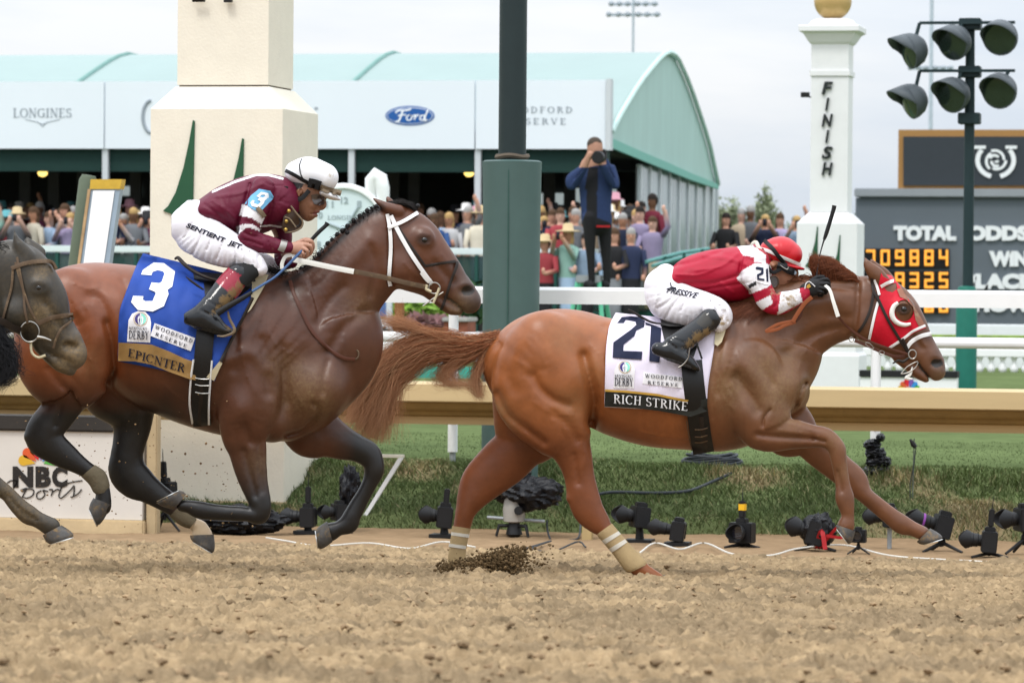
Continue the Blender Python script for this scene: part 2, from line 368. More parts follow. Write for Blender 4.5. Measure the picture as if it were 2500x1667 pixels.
    def surf(s):
        f = s.f; a, b, c = f.shape; ins = f < 0
        cnt = np.zeros((a-1, b-1, c-1), np.int8); 
        for i in (0, 1):
            for j in (0, 1):
                for k in (0, 1): cnt += ins[i:a-1+i, j:b-1+j, k:c-1+k]
        act = (cnt > 0) & (cnt < 8); I, J, K = np.nonzero(act); idx = -np.ones(act.shape, np.int64); idx[I, J, K] = np.arange(len(I))
        acc = np.zeros((len(I), 3)); num = np.zeros(len(I))
        cs = [(0, 0, 0), (1, 0, 0), (0, 1, 0), (1, 1, 0), (0, 0, 1), (1, 0, 1), (0, 1, 1), (1, 1, 1)]
        for p in range(8):
            for ax in range(3):
                if cs[p][ax] == 0:
                    q = list(cs[p]); q[ax] = 1; P = cs[p]
                    fa = f[I+P[0], J+P[1], K+P[2]]; fb = f[I+q[0], J+q[1], K+q[2]]; x = (fa < 0) != (fb < 0)
                    t = np.where(x, fa/np.where(x, fa-fb, 1), 0); o = np.zeros((len(I), 3)); o[:] = P; o[:, ax] += t
                    acc += o*x[:, None]; num += x
        vt = acc/num[:, None]+np.stack([I, J, K], 1)
        uvy = np.stack([s.u[0]+vt[:, 0]*s.step, s.v[0]+vt[:, 1]*s.step, s.y[0]+vt[:, 2]*s.step], 1); Q = []
        def quads(ax):
            sl0 = [slice(None)]*3; sl1 = [slice(None)]*3; sl0[ax] = slice(0, -1); sl1[ax] = slice(1, None)
            A = ins[tuple(sl0)]; Bq = ins[tuple(sl1)]; X = np.argwhere(A != Bq); X = X[np.all([(X[:, o] > 0) & (X[:, o] < f.shape[o]-1) for o in range(3) if o != ax], axis=0)]
            o1, o2 = [(1, 2), (2, 0), (0, 1)][ax]
            def id4(d1, d2):
                Y = X.copy(); Y[:, o1] -= d1; Y[:, o2] -= d2; return idx[Y[:, 0], Y[:, 1], Y[:, 2]]
            q = np.stack([id4(1, 1), id4(0, 1), id4(0, 0), id4(1, 0)], 1); fl = ~A[X[:, 0], X[:, 1], X[:, 2]]; q[fl] = q[fl][:, ::-1]; Q.append(q)
        for ax in range(3): quads(ax)
        Q = np.concatenate(Q); return uvy, Q[(Q >= 0).all(1)]
    def world(s, uvy): return unproj(np.stack([uvy[:, 0], uvy[:, 1], s.dc+uvy[:, 2]/s.s], 1))
    def build(s, name, mats, parent=None, color=None, relax=1):
        uvy, Q = s.surf()
        for _ in range(relax):       # light smoothing
            acc = np.zeros_like(uvy); n = np.zeros(len(uvy))
            for i in range(4):
                a, b = Q[:, i], Q[:, (i+1) % 4]; np.add.at(acc, a, uvy[b]); np.add.at(n, a, 1)
            uvy = uvy*0.45+0.55*acc/np.maximum(n, 1)[:, None]
        W = s.world(uvy); cols = mud = None
        if color is not None: cols, mud = color(uvy, s.s)
        # orientation check
        me = np_mesh(name, W, Q, mats, True, None, cols, mud)
        bm = bmesh.new(); bm.from_mesh(me); bmesh.ops.recalc_face_normals(bm, faces=bm.faces); bm.to_mesh(me); bm.free()
        o = link(name, me, parent); s.W = W; s.Q = Q; s.f = None
        return o
class Hit:          # near surface depth of one or more meshes as seen along photo rays
    def __init__(s, *sd):
        V = []; F4 = []; o = 0
        for x in sd: V.append(x.W); F4.append(x.Q+o); o += len(x.W)
        s.t = BVHTree.FromPolygons(np.concatenate(V).tolist(), np.concatenate(F4).tolist()); s.last = None
    def d(s, u, v):
        r = Vector(ray(u, v)); h = s.t.ray_cast(Vector(CAM), r.normalized())
        return None if h[0] is None else depth(np.array(h[0]))
    def many(s, pts, default=None):
        D = [s.d(*p) for p in pts]; ok = [x for x in D if x is not None]
        if not ok: return [default]*len(D)
        for i in range(len(D)):
            if D[i] is None:
                j = min((k for k in range(len(D)) if D[k] is not None), key=lambda k: abs(pts[k][0]-pts[i][0])+abs(pts[k][1]-pts[i][1])); D[i] = D[j]
        return D
def in_poly(u, v, P):
    r = np.zeros(u.shape, bool); n = len(P)
    for i in range(n):
        x0, y0 = P[i]; x1, y1 = P[i-1]
        if y0 != y1: r ^= ((y0 > v) != (y1 > v)) & (u < (x1-x0)*(v-y0)/(y1-y0)+x0)
    return r
def seg_dist(u, v, path):
    P = np.asarray(path, float); D = np.full(u.shape, 1e9)
    for i in range(len(P)-1):
        e = P[i+1]-P[i]; t = np.clip(((u-P[i, 0])*e[0]+(v-P[i, 1])*e[1])/max(e@e, 1e-9), 0, 1); D = np.minimum(D, np.hypot(u-P[i, 0]-t*e[0], v-P[i, 1]-t*e[1]))
    return D
def strap(name, path, wpx, hit, lift, m, parent, th=0.004, n=5, dep=None, taper=None, smooth_d=True):
    P = catmull(path, n) if len(path) > 2 else np.array([np.array(path[0])+(np.array(path[1])-np.array(path[0]))*i/8 for i in range(9)], float)
    D = np.array(dep if dep is not None and np.ndim(dep) else (hit.many([tuple(p[:2]) for p in P]) if hit is not None else [dep]*len(P)), float)
    if np.ndim(dep) and len(D) != len(P): D = np.interp(np.linspace(0, 1, len(P)), np.linspace(0, 1, len(D)), D)
    if hit is not None and dep is None and smooth_d:
        for _ in range(2): D[1:-1] = np.minimum(D[1:-1], (D[:-2]+D[1:-1]*2+D[2:])/4)
    R = []
    for i in range(len(P)):
        t = P[min(i+1, len(P)-1)]-P[max(i-1, 0)]; t = t/(np.linalg.norm(t)+1e-9); q = np.array([-t[1], t[0]])*(wpx if taper is None else np.interp(i/(len(P)-1), [0, 1], taper))/2
        a, c = P[i]+q, P[i]-q; da = dc = D[i]
        if hit is not None and dep is None:
            x = hit.d(*a); y = hit.d(*c); da = x if x and abs(x-D[i]) < .03 else D[i]; dc = y if y and abs(y-D[i]) < .03 else D[i]
        mid = P[i]; R.append([at_d(*a, da-lift+th), at_d(*a, da-lift), at_d(*mid, D[i]-lift-th*.5), at_d(*c, dc-lift), at_d(*c, dc-lift+th)])
    return MB().rings(R).build(name, m, parent, smooth=True)
def cord(name, path, rpx, m, parent, hit=None, lift=0.0, dep=None, n=5, ns=7):
    P = catmull(path, n) if len(path) > 2 else np.array(path, float)
    if dep is not None: D = np.interp(np.linspace(0, 1, len(P)), np.linspace(0, 1, len(dep)), dep) if np.ndim(dep) else np.full(len(P), dep)
    else: D = np.array(hit.many([tuple(p[:2]) for p in P]))-lift
    k = float(np.mean(D))/FPX; r = [rpx*k]*len(P) if not np.ndim(rpx) else list(np.interp(np.linspace(0, 1, len(P)), np.linspace(0, 1, len(rpx)), np.array(rpx)*k))
    return MB().tube([at_d(p[0], p[1], d) for p, d in zip(P, D)], r, ns).build(name, m, parent, smooth=True)
def patch(name, poly, hit, lift, m, parent, th=0.004, sub=14.0, holes=(), wav=0.0, dflt=None, dfun=None):
    """a thin sheet with a traced outline laid on the surface under it"""
    bm = bmesh.new()
    def ring(pp):
        pp = [tuple(p) for p in pp]; q = []
        for i in range(len(pp)):
            a = np.array(pp[i]); b = np.array(pp[(i+1) % len(pp)]); k = max(1, int(np.hypot(*(b-a))/sub))
            q += [a+(b-a)*j/k for j in range(k)]
        vs = [bm.verts.new((p[0], -p[1], 0)) for p in q]
        return [bm.edges.new((vs[i], vs[(i+1) % len(vs)])) for i in range(len(vs))]
    E = ring(poly)
    for h in holes: E += ring(h)
    bmesh.ops.triangle_fill(bm, edges=E, use_beauty=True, normal=(0, 0, 1))
    for _ in range(6):
        le = [e for e in bm.edges if e.calc_length() > sub*1.5 and not e.is_boundary]
        if not le: break
        bmesh.ops.subdivide_edges(bm, edges=le, cuts=1); bmesh.ops.triangulate(bm, faces=[f for f in bm.faces if len(f.verts) > 3])
    uv = [(v.co.x, -v.co.y) for v in bm.verts]; T = [[v.index for v in f.verts] for f in bm.faces] if bm.verts.index_update() is None else []
    bm.free()
    D = np.array(hit.many(uv, dflt), float) if dfun is None else np.array([dfun(*p) for p in uv])
    if wav: D = D-np.array([wav*(math.sin(p[0]*.07+p[1]*.11)+math.sin(p[0]*.13-p[1]*.05+1.3)) for p in uv])
    A = [at_d(p[0], p[1], d-lift+th) for p, d in zip(uv, D)]; B = [at_d(p[0], p[1], d-lift) for p, d in zip(uv, D)]; n = len(A); E = {}
    for t in T:
        for i in range(3): E[(t[i], t[(i+1) % 3])] = 1
    Fc = [tuple(i+n for i in t) for t in T]+[tuple(reversed(t)) for t in T]+[(i, j, j+n, i+n) for (i, j) in E if (j, i) not in E]
    o = MB().add(A+B, Fc).build(name, m, parent, smooth=True); return o
def text_on(name, V, T, quad, hit, lift, m, parent, th=0.002, Z=None, dfun=None):
    """lettering (unit box) laid on a surface; quad = photo px of (bottom left, bottom right, top right, top left)"""
    q = [np.array(p, float) for p in quad]; bm = bmesh.new(); vs = [bm.verts.new((p[0], p[1], 0)) for p in V]
    for t in T:
        try: bm.faces.new([vs[i] for i in t])
        except ValueError: pass
    asp = max(1e-3, np.linalg.norm(q[1]-q[0]))
    for _ in range(4):
        le = [e for e in bm.edges if abs(e.verts[0].co.x-e.verts[1].co.x)*asp > 16 or abs(e.verts[0].co.y-e.verts[1].co.y)*np.linalg.norm(q[3]-q[0]) > 16]
        if not le: break
        bmesh.ops.subdivide_edges(bm, edges=le, cuts=1)
    bmesh.ops.triangulate(bm, faces=bm.faces); bm.verts.index_update()
    X = [tuple(v.co[:2]) for v in bm.verts]; T = [[v.index for v in f.verts] for f in bm.faces]; bm.free()
    def mp(x, y): return (q[0]*(1-x)+q[1]*x)*(1-y)+(q[3]*(1-x)+q[2]*x)*y
    uv = [tuple(mp(*p)) for p in X]; D = hit.many(uv) if dfun is None else [dfun(*p) for p in uv]
    A = [at_d(p[0], p[1], d-lift) for p, d in zip(uv, D)]; n = len(A); B = [at_d(p[0], p[1], d-lift-th) for p, d in zip(uv, D)]; E = {}
    for t in T:
        for i in range(3): E[(t[i], t[(i+1) % 3])] = 1
    Fc = [tuple(i+n for i in t) for t in T]+[(i, j, j+n, i+n) for (i, j) in E if (j, i) not in E]
    return MB().add(A+B, Fc).build(name, m, parent)
def loft(name, st, dc, m, parent, n=18, span=4, flat_end=True, mi=None):
    """solid of elliptical sections: stations are edge pairs in px, half width and lateral offset in metres"""
    st = catmull(np.asarray(st, float), span) if span else np.asarray(st, float); R = []
    for x1, y1, x2, y2, hw, yc in st:
        a = np.array([(x1+x2)/2, (y1+y2)/2]); e = np.array([(x1-x2)/2, (y1-y2)/2])
        R.append([at_d(*(a+e*math.cos(2*math.pi*j/n)), dc+yc+hw*math.sin(2*math.pi*j/n)) for j in range(n)])
    b = MB().rings(R); return b.build(name, m, parent, smooth=True)
def hairs(name, strands, m, parent):
    """strands: list of (points uvd (k,3), root radius m)"""
    V = []; Q = []; o = 0
    for P, r in strands:
        W = unproj(P); k = len(W); t = np.gradient(W, axis=0); t /= np.linalg.norm(t, axis=1)[:, None]+1e-9
        a = np.cross(t, Fv); a /= np.linalg.norm(a, axis=1)[:, None]+1e-9; b = np.cross(t, a); rr = (r*np.linspace(1, .25, k))[:, None]
        for j in range(3):
            an = 2*math.pi*j/3+.5; V.append(W+a*rr*math.cos(an)+b*rr*math.sin(an))
        i = np.arange(k-1)
        for j in range(3):
            p, q = o+j*k, o+((j+1) % 3)*k; Q.append(np.stack([p+i, p+i+1, q+i+1, q+i], 1))
        o += 3*k
    return link(name, np_mesh(name, np.concatenate(V), np.concatenate(Q), m, True), parent)
def vnoise(X, Y, seed=0, oct=4, lac=2.0, gain=0.5):
    r = np.random.default_rng(seed); G = r.random((257, 257)).astype(np.float32); G[256] = G[0]; G[:, 256] = G[:, 0]; out = 0; amp = 1; tot = 0
    for _ in range(oct):
        xi = np.floor(X); yi = np.floor(Y); fx = X-xi; fy = Y-yi; xi = xi.astype(int) % 256; yi = yi.astype(int) % 256
        fx = fx*fx*(3-2*fx); fy = fy*fy*(3-2*fy)
        out = out+amp*((G[xi, yi]*(1-fx)+G[xi+1, yi]*fx)*(1-fy)+(G[xi, yi+1]*(1-fx)+G[xi+1, yi+1]*fx)*fy); tot += amp; amp *= gain; X = X*lac+17.3; Y = Y*lac+5.1
    return out/tot
def poly_cols(p, base, regions, mudspots, soft=0):
    u, v, y = p.T; c = np.empty((len(p), 3)); c[:] = base
    for P, colr in regions: c[in_poly(u, v, P)] = colr
    m = np.full(len(p), .02)
    for q, r, a in mudspots: m = np.maximum(m, a*np.exp(-((u-q[0])**2+(v-q[1])**2)/r**2))
    return c, m

# ================================================================= HORSES
def cc(x0, y0, pts): return [(x0+p[0]/4.0, y0+p[1]/4.0)+tuple(p[2:]) for p in pts]
MUD = (0.25, 0.165, 0.075)
coat = mat('horse_coat', (0, 0, 0), rough=0.36, attr=True, var=0.22, vscale=9, bump=0.10, bscale=190, spec=0.40, mudcol=MUD, mudscale=60, soft=True, mus=0.10)
M_hoof = mat('hoof_horn', (0.075, 0.07, 0.066), rough=0.55, var=0.4, vscale=25, dirt=0.33, dirtcol=(0.24, 0.15, 0.06))
M_shoe = mat('horseshoe_metal', (0.62, 0.62, 0.6), rough=0.4, metal=0.7)
M_eye = mat('horse_eye', (0.006, 0.004, 0.003), rough=0.06, var=0, spec=0.6)
M_black = mat('black_leather', (0.007, 0.0065, 0.0065), rough=0.42, spec=.35, bump=0.12, bscale=120, dirt=0.12, dirtcol=(0.16, 0.11, 0.06))
M_bridle = mat('dark_bridle_leather', (0.022, 0.016, 0.013), rough=0.45, dirt=0.12, dirtcol=(0.2, 0.14, 0.07))
M_brown = mat('brown_leather', (0.085, 0.03, 0.018), rough=0.42, dirt=0.12)
M_mudlea = mat('muddy_tan_leather', (0.10, 0.065, 0.04), rough=0.6, dirt=0.28, dirtcol=(0.30, 0.21, 0.11))
M_orange = mat('orange_leather', (0.25, 0.07, 0.025), rough=0.42, dirt=0.1)
M_whitel = mat('white_strap', (0.74, 0.73, 0.72), rough=0.5, var=0.05, dirt=0.14, dirtcol=(0.36, 0.28, 0.17))
M_whiterub = mat('white_rubber', (0.76, 0.75, 0.70), rough=0.4, var=0.05, dirt=0.12, dirtcol=(0.4, 0.3, 0.18))
M_steel = mat('bit_steel', (0.36, 0.34, 0.31), rough=0.32, metal=0.95)
M_tan = mat('tan_bandage', (0.40, 0.29, 0.15), rough=0.8, var=0.2, bump=0.3, bscale=90, dirt=0.16, dirtcol=(0.30, 0.19, 0.08))
M_tape = mat('white_tape', (0.62, 0.58, 0.5), rough=0.6, dirt=0.12)
M_khaki = mat('muddy_bandage', (0.14, 0.115, 0.075), rough=0.85, var=0.3, bump=0.4, bscale=70, dirt=0.25, dirtcol=(0.2, 0.12, 0.05))
M_clothw = mat('lilac_white_cloth', (0.71, 0.65, 0.76), rough=0.75, var=0.04, bump=0.05, bscale=60, dirt=0.11, dirtcol=(0.36, 0.27, 0.16))
M_clothb = mat('blue_cloth', (0.016, 0.058, 0.30), rough=0.6, var=0.12, bump=0.06, bscale=60, dirt=0.12, dirtcol=(0.12, 0.10, 0.08))
M_navy = mat('navy_print', (0.010, 0.014, 0.04), rough=0.7, dirt=0.10, dirtcol=(0.25, 0.2, 0.14))
M_whitep = mat('white_print', (0.80, 0.80, 0.82), rough=0.7, var=0.03, dirt=0.06, dirtcol=(0.4, 0.32, 0.2))
M_bandk = mat('black_name_band', (0.02, 0.02, 0.016), rough=0.7, var=0.2, dirt=0.2, dirtcol=(0.12, 0.09, 0.05))
M_bandt = mat('muddy_gold_band', (0.34, 0.20, 0.07), rough=0.8, var=0.25, dirt=0.26, dirtcol=(0.45, 0.33, 0.2))
M_goldp = mat('gold_trim', (0.50, 0.29, 0.05), rough=0.6, var=0.2)
M_patch = mat('white_patch', (0.78, 0.76, 0.78), rough=0.7, var=0.03, dirt=0.12, dirtcol=(0.42, 0.33, 0.22))
M_inkn = mat('dark_ink', (0.015, 0.016, 0.03), rough=0.7, var=0)
M_mint = mat('mint_print', (0.25, 0.62, 0.50), rough=0.7, var=0.05)
M_purple = mat('purple_print', (0.07, 0.05, 0.20), rough=0.7, var=0.05)
M_redp = mat('red_print', (0.5, 0.03, 0.03), rough=0.7, var=0.05)
M_hood = mat('red_hood_cloth', (0.52, 0.006, 0.022), rough=0.5, var=0.15, bump=0.2, bscale=35, dirt=0.10, dirtcol=(0.30, 0.20, 0.12))
M_hoodm = mat('mud_caked_hood', (0.26, 0.12, 0.08), rough=0.8, var=0.3, bump=0.6, bscale=45, dirt=0.3, dirtcol=(0.33, 0.25, 0.16))
M_pad = mat('cream_saddle_pad', (0.52, 0.45, 0.30), rough=0.8, dirt=0.22, dirtcol=(0.3, 0.2, 0.09))
M_sock = mat('white_hair', (0.62, 0.53, 0.42), rough=0.7, dirt=0.2)
M_hair = mat('horse_hair', (0, 0, 0), rough=0.45, attr=True, var=0.1, spec=0.15)


# ================================================================= SETTING: track, bank, turf
M_dirt = mat('track_dirt', (0, 0, 0), rough=1.0, spec=0.0, attr=True, var=0.22, vscale=30, bump=0.5, bscale=160)
M_path = mat('packed_clay', (.25, .17, .10), rough=1.0, spec=0.0, var=0.2, vscale=7, bump=0.5, bscale=45, dirt=0.12, dirtcol=(.26, .15, .06), mudscale=5)
def grid_mesh(xs, ys, zf, m, name, cf=None, fan=None):
    X, Y = np.meshgrid(xs, ys, indexing='ij'); X = X if fan is None else fan(X, Y); Z = zf(X, Y); V = np.stack([X, Y, Z], -1).reshape(-1, 3); n = len(ys); i, j = np.meshgrid(np.arange(len(xs)-1), np.arange(n-1), indexing='ij'); a = (i*n+j).ravel()
    Q = np.stack([a, a+n, a+n+1, a+1], 1); c = None if cf is None else cf(X, Y, Z).reshape(-1, 3)
    o = link(name, np_mesh(name, V, Q, m, True, None, c)); return tag(o, None, None, kind='structure')
def zd(Y): return .049*(20-Y)
def dirt_h(X, Y):
    e = np.clip((25.45-Y)/.5, 0, 1); n1 = vnoise(X*2.6, Y*4.5, 1, 4); n2 = vnoise(X*11, Y*13, 2, 4, gain=.6); n3 = vnoise(X*30, Y*34, 3, 2)
    lump = np.clip(vnoise(X*19, Y*30, 2, 3, gain=.6)-.47, 0, 1)*.075+np.clip(vnoise(X*46, Y*56, 17, 2)-.38, 0, 1)*.042-.012+np.clip(n2-.5, 0, 1)*.07; pits = -np.clip(.47-vnoise(X*17, Y*22, 4, 3), 0, 1)*.16-np.clip(.36-vnoise(X*5, Y*7, 14, 3), 0, 1)*.2
    return zd(Y)+e*((n1-.5)*.05+lump+pits+(n3-.5)*.010+.008*np.sin(Y*21+n1*5))
def dirt_c(X, Y, Z):
    a = vnoise(X*1.3, Y*3.0, 8, 4)[..., None]; b = vnoise(X*14, Y*18, 9, 3)[..., None]; f_ = vnoise(X*38, Y*50, 15, 2)[..., None]; dm = np.clip((vnoise(X*.8+3, Y*1.7, 16, 3)-.52)*5, 0, .45)[..., None]; c = (np.array([.295, .213, .124])*(1-dm)+np.array([.14, .105, .068])*dm)*(.84+.32*a)*(.74+.52*b)*(.74+.52*f_); h = np.clip((Z-zd(Y)+.01)/.05, 0, 1)[..., None]
    return c
sc_ = np.concatenate([-np.geomspace(40, 1.02, 50), np.linspace(-1, 1, 640), np.geomspace(1.02, 40, 50)]); ys = np.concatenate([np.arange(-30, 9, 1.0), np.arange(9.2, 25.46, .0135)])
grid_mesh(sc_, ys, dirt_h, M_dirt, 'dirt_track', dirt_c, lambda X, Y: -Y*.2126+X*np.maximum(Y, 9)*.192)
xs = np.concatenate([np.arange(-60, -10, 1.0), np.arange(-10, 2.5, .05), np.arange(2.6, 40, 1.0)])
grid_mesh(xs, np.arange(25.40, 27.95, .04), lambda X, Y: np.where(Y < 25.46, -.285, -.27+.02*(vnoise(X*1.5, Y*3, 11, 3)-.5)*2+.02*(vnoise(X*9, Y*9, 12, 3)-.5)), M_path, 'service_path')
# loose clods on the track
ico = bmesh.new(); bmesh.ops.create_icosphere(ico, subdivisions=1, radius=1.0); IV = np.array([v.co[:] for v in ico.verts]); IF = np.array([[v.index for v in f.verts] for f in ico.faces]); ico.free()
def clods(name, P, R, col, flat=.7):
    V = []; Fs = []; C = []
    for i, (p, r) in enumerate(zip(P, R)):
        k = IV*(1+RNG.normal(0, .22, (len(IV), 1)))*r*np.array([1.15, 1, flat]); V.append(k+p); Fs.append(IF+i*len(IV)); C.append(np.repeat((np.asarray(col)*(.6+.6*RNG.random()))[None], len(IV), 0))
    return link(name, np_mesh(name, np.concatenate(V), np.concatenate(Fs), M_dirt, False, None, np.concatenate(C)))
n = 9000; Y = 9.5+16*RNG.random(n); X = -Y*.2126+(RNG.random(n)-.5)*Y*.33; R = .004+.014*RNG.random(n)**3.5
P = np.stack([X, Y, dirt_h(X, Y)+R*.3], 1); tag(clods('dirt_clods', P, R, (.30, .21, .125), .6), 'loose brown clods scattered over the harrowed dirt', 'dirt', kind='stuff')
n = 5200; t = RNG.random(n)**.8; U = 1082+185*t+RNG.normal(0, 14, n)+np.where(RNG.random(n) < .15, RNG.normal(30, 40, n), 0); Vv = 1412-(34+46*t**1.3)*RNG.random(n)**.8+RNG.normal(0, 5, n)
P = unproj(np.stack([U, Vv, 20.38+RNG.normal(0, .08, n)], 1)); tag(clods('kicked_up_dirt', P, .002+.0075*RNG.random(n)**2.5, (.15, .10, .052), 1), 'spray of dirt kicked up behind the front horse hind hooves', 'dirt', kind='stuff')
n = 260; U = 600*RNG.random(n)**.8+20; Vv = 960+330*RNG.random(n); P = unproj(np.stack([U, Vv, 19.2+2.5*RNG.random(n)], 1)); tag(clods('flying_specks', P, .002+.005*RNG.random(n)**3, (.26, .17, .09), 1), 'small specks of dirt flying behind the bay horse', 'dirt', kind='stuff')

# bank and turf
PB = np.array([(27.55, -.36), (27.62, -.27), (27.70, -.20), (27.80, -.15), (28.1, -.06), (28.42, .0), (28.55, .07), (28.7, .13), (28.9, .155), (29.6, .17), (31, .18), (60, .18), (1400, .18)])
def zt(X, Y):
    b = np.interp(Y, PB[:, 0], PB[:, 1]); k = np.clip((31-Y)/2, 0, 1)*np.clip((Y-27.5)/.1, 0, 1)
    return b+k*(.07*(vnoise(X*1.1, Y*1.8, 21, 3)-.5)+.05*(vnoise(X*5, Y*6, 22, 3)-.5))
M_turf = mat('turf', (0, 0, 0), rough=1.0, spec=0.0, attr=True, var=0.25, vscale=3.0, bump=0.8, bscale=55)
def turf_c(X, Y, Z):
    a = vnoise(X*1.6+5, Y*2.2, 23, 4)[..., None]; g = np.array([.105, .128, .055]); d = np.array([.26, .20, .115]); f = np.array([.105, .138, .058]); bank = np.clip((29.2-Y)/.6, 0, 1)[..., None]
    t = np.clip((a-.51)*4.5, 0, 1)*bank; s = vnoise(X*.35, Y*.8, 24, 3)[..., None]; fl = f*(.82+.36*s); return (g*(1-t)+d*t)*bank+fl*(1-bank)
xs = np.concatenate([np.linspace(-1500, -60, 12), np.arange(-58, -11, 1.0), np.arange(-10.5, 3.2, .05), np.arange(4, 50, 1.0), np.linspace(52, 1500, 12)])
ys = np.concatenate([np.arange(27.55, 31, .03), np.arange(31, 60, .5), [62, 66, 70, 80, 100, 140, 200, 300, 500, 800, 1400]])
grid_mesh(xs, ys, zt, M_turf, 'turf', turf_c)
n = 95000; Yg = 27.6+np.where(RNG.random(n) < .72, RNG.random(n)*1.5, RNG.random(n)**1.3*6); Xg = -Yg*.2126+(RNG.random(n)-.5)*Yg*.36; zg = zt(Xg, Yg)
a = vnoise(Xg*1.6+5, Yg*2.2, 23, 4); tuft = vnoise(Xg*2.4, Yg*3.5, 25, 3); bank = np.clip((29.3-Yg)/.6, 0, 1); crest = np.exp(-((Yg-28.6)/.14)**2)
h = .8*(.022+.03*bank*RNG.random(n)+.11*np.clip(tuft-.45, 0, 1)*bank+.055*crest*RNG.random(n))*(.7+.6*RNG.random(n)); lx, ly = RNG.normal(0, .55, n)*h, (RNG.normal(-.2, .4, n)-.5*bank)*h; wd = .0035+.003*RNG.random(n); an = RNG.random(n)*math.pi
B = np.stack([Xg, Yg, zg-.005], 1); dw = np.stack([np.cos(an)*wd, np.sin(an)*wd, np.zeros(n)], 1); Tp = B+np.stack([lx, ly, h], 1)
V = np.stack([B-dw, B+dw, Tp], 1).reshape(-1, 3); Fg = np.arange(3*n).reshape(-1, 3); dry = (np.clip((a-.53)*4, 0.04, .75)*bank > RNG.random(n)); cg = np.where(dry[:, None], np.array([.35, .30, .175]), np.array([.15, .195, .082]))*np.exp(RNG.normal(0, .28, n))[:, None]
cg[bank < .2] = np.array([.12, .16, .068])*np.exp(RNG.normal(0, .15, (bank < .2).sum()))[:, None]
M_grass = mat('grass_blades', (0, 0, 0), rough=.8, spec=.15, attr=True, var=0)
tag(link('grass', np_mesh('grass', V, Fg, M_grass, False, None, np.repeat(cg, 3, 0))), 'green and dry grass growing on the bank beside the track', 'grass', kind='stuff')

# ================================================================= rails, posts, pillar and sign at the track edge
M_gold = mat('gold_rail_paint', (.49, .365, .19), rough=.55, var=.12, vscale=1.2, dirt=.10, dirtcol=(.30, .20, .10), mudscale=5, stretch=(.3, 1, 4), spec=.3)
M_golddk = mat('shaded_dirty_gold_paint', (.24, .155, .055), rough=.7, var=.2, dirt=.2, dirtcol=(.12, .08, .04), spec=.2)  # gold darkened for the shade under the rail cover, plus dirt
M_white = mat('white_rail_paint', (.80, .80, .80), rough=.4, var=.03, dirt=.05, dirtcol=(.5, .47, .42))
M_grey = mat('galvanised_steel', (.30, .32, .33), rough=.5, metal=.3, var=.15)
M_greenpad = mat('green_padding', (.058, .105, .098), rough=.5, var=.10, vscale=3, bump=.15, bscale=7, dirt=.05, dirtcol=(.2, .2, .18), spec=.35)
M_greenpole = mat('dark_green_pole', (.014, .026, .028), rough=.45, var=.08, spec=.3)
M_stucco = mat('cream_stucco', (.76, .71, .60), rough=.9, var=.04, bump=.25, bscale=45, spec=.15, dirt=.10, dirtcol=(.52, .43, .30), mudscale=9)
M_stuccodk = mat('dirt_stained_stucco', (.55, .42, .25), rough=.9, var=.15, bump=.25, bscale=45, spec=.15, dirt=.15, dirtcol=(.42, .28, .13))
M_greenin = mat('dark_green_inlay', (.022, .085, .042), rough=.6, var=.08)
rr = thing('running_rail', 'long gold padded running rail along the inside of the dirt track', 'rail', (-5, 27.5, .1))
def profile_x(P, x0, x1, nm, m, parent, seg=40):
    R = [[(x, y, z) for y, z in P] for x in np.linspace(x0, x1, seg)]; return MB().rings(R).build(nm, m, parent)
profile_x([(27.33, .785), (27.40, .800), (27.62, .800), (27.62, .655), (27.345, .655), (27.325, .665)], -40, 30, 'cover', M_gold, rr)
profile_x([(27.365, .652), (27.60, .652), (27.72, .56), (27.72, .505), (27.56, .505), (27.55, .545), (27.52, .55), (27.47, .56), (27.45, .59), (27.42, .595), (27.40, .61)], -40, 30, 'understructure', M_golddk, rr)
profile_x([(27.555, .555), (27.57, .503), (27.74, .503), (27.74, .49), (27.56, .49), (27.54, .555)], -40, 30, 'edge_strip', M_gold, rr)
fe = thing('white_rail_fence', 'white two-rail turf fence running behind the gold rail', 'fence', (-5, 28.9, .1))
profile_x([(28.85, 1.36), (28.85, 1.465), (28.87, 1.488), (28.93, 1.488), (28.95, 1.465), (28.95, 1.36)], -40, 30, 'top_rail', M_white, fe)
profile_x([(28.9+.042*math.cos(a), 1.10+.042*math.sin(a)) for a in np.linspace(0, 2*math.pi, 15)[:-1]], -40, 30, 'lower_rail', M_white, fe)
xp = at_Y(1105, 1100, 28.9)[0]; xq = at_Y(2137, 1040, 28.9)[0]
for k in range(-4, 5):
    x = xp+(xq-xp)*k; b = MB(); b.lathe((x, 28.9, 0), [(.038, .23), (.038, 1.36)], 16); po = b.build('post', M_white, fe, smooth=True); b = MB(); b.lathe((x, 28.9, 0), [(.024, -.05), (.024, .26)], 12); b.build('post_foot', M_grey, po, smooth=True)
    if k != 0 or True:
        MB().tube([(x, 28.87, .55), (x, 28.3, .62), (x, 27.8, .60), (x, 27.70, .58)], .022, 8).build('rail_bracket', M_white, rr, smooth=True)
    for z in (.45, .75): MB().ball((x, 28.86, z), .008, 5).build('bolt', M_grey, po)
gp = thing('lamp_post', 'tall dark green post wrapped in green padding between the horses', 'post', at_Y(1248, 1160, 28.35))
c = at_Y(1248, 700, 28.35)
b = MB(); b.lathe((c[0], 28.35, 0), [(.208, -.1), (.212, .4), (.21, 1.2), (.214, 2.0), (.219, 2.36), (.222, 2.415), (.20, 2.425), (.11, 2.43)], 40); pad = b.build('padding', M_greenpad, gp, smooth=True)
MB().lathe((c[0], 28.35, 0), [(.103, 2.35), (.1035, 8.0)], 32).build('pole', M_greenpole, gp, smooth=True)
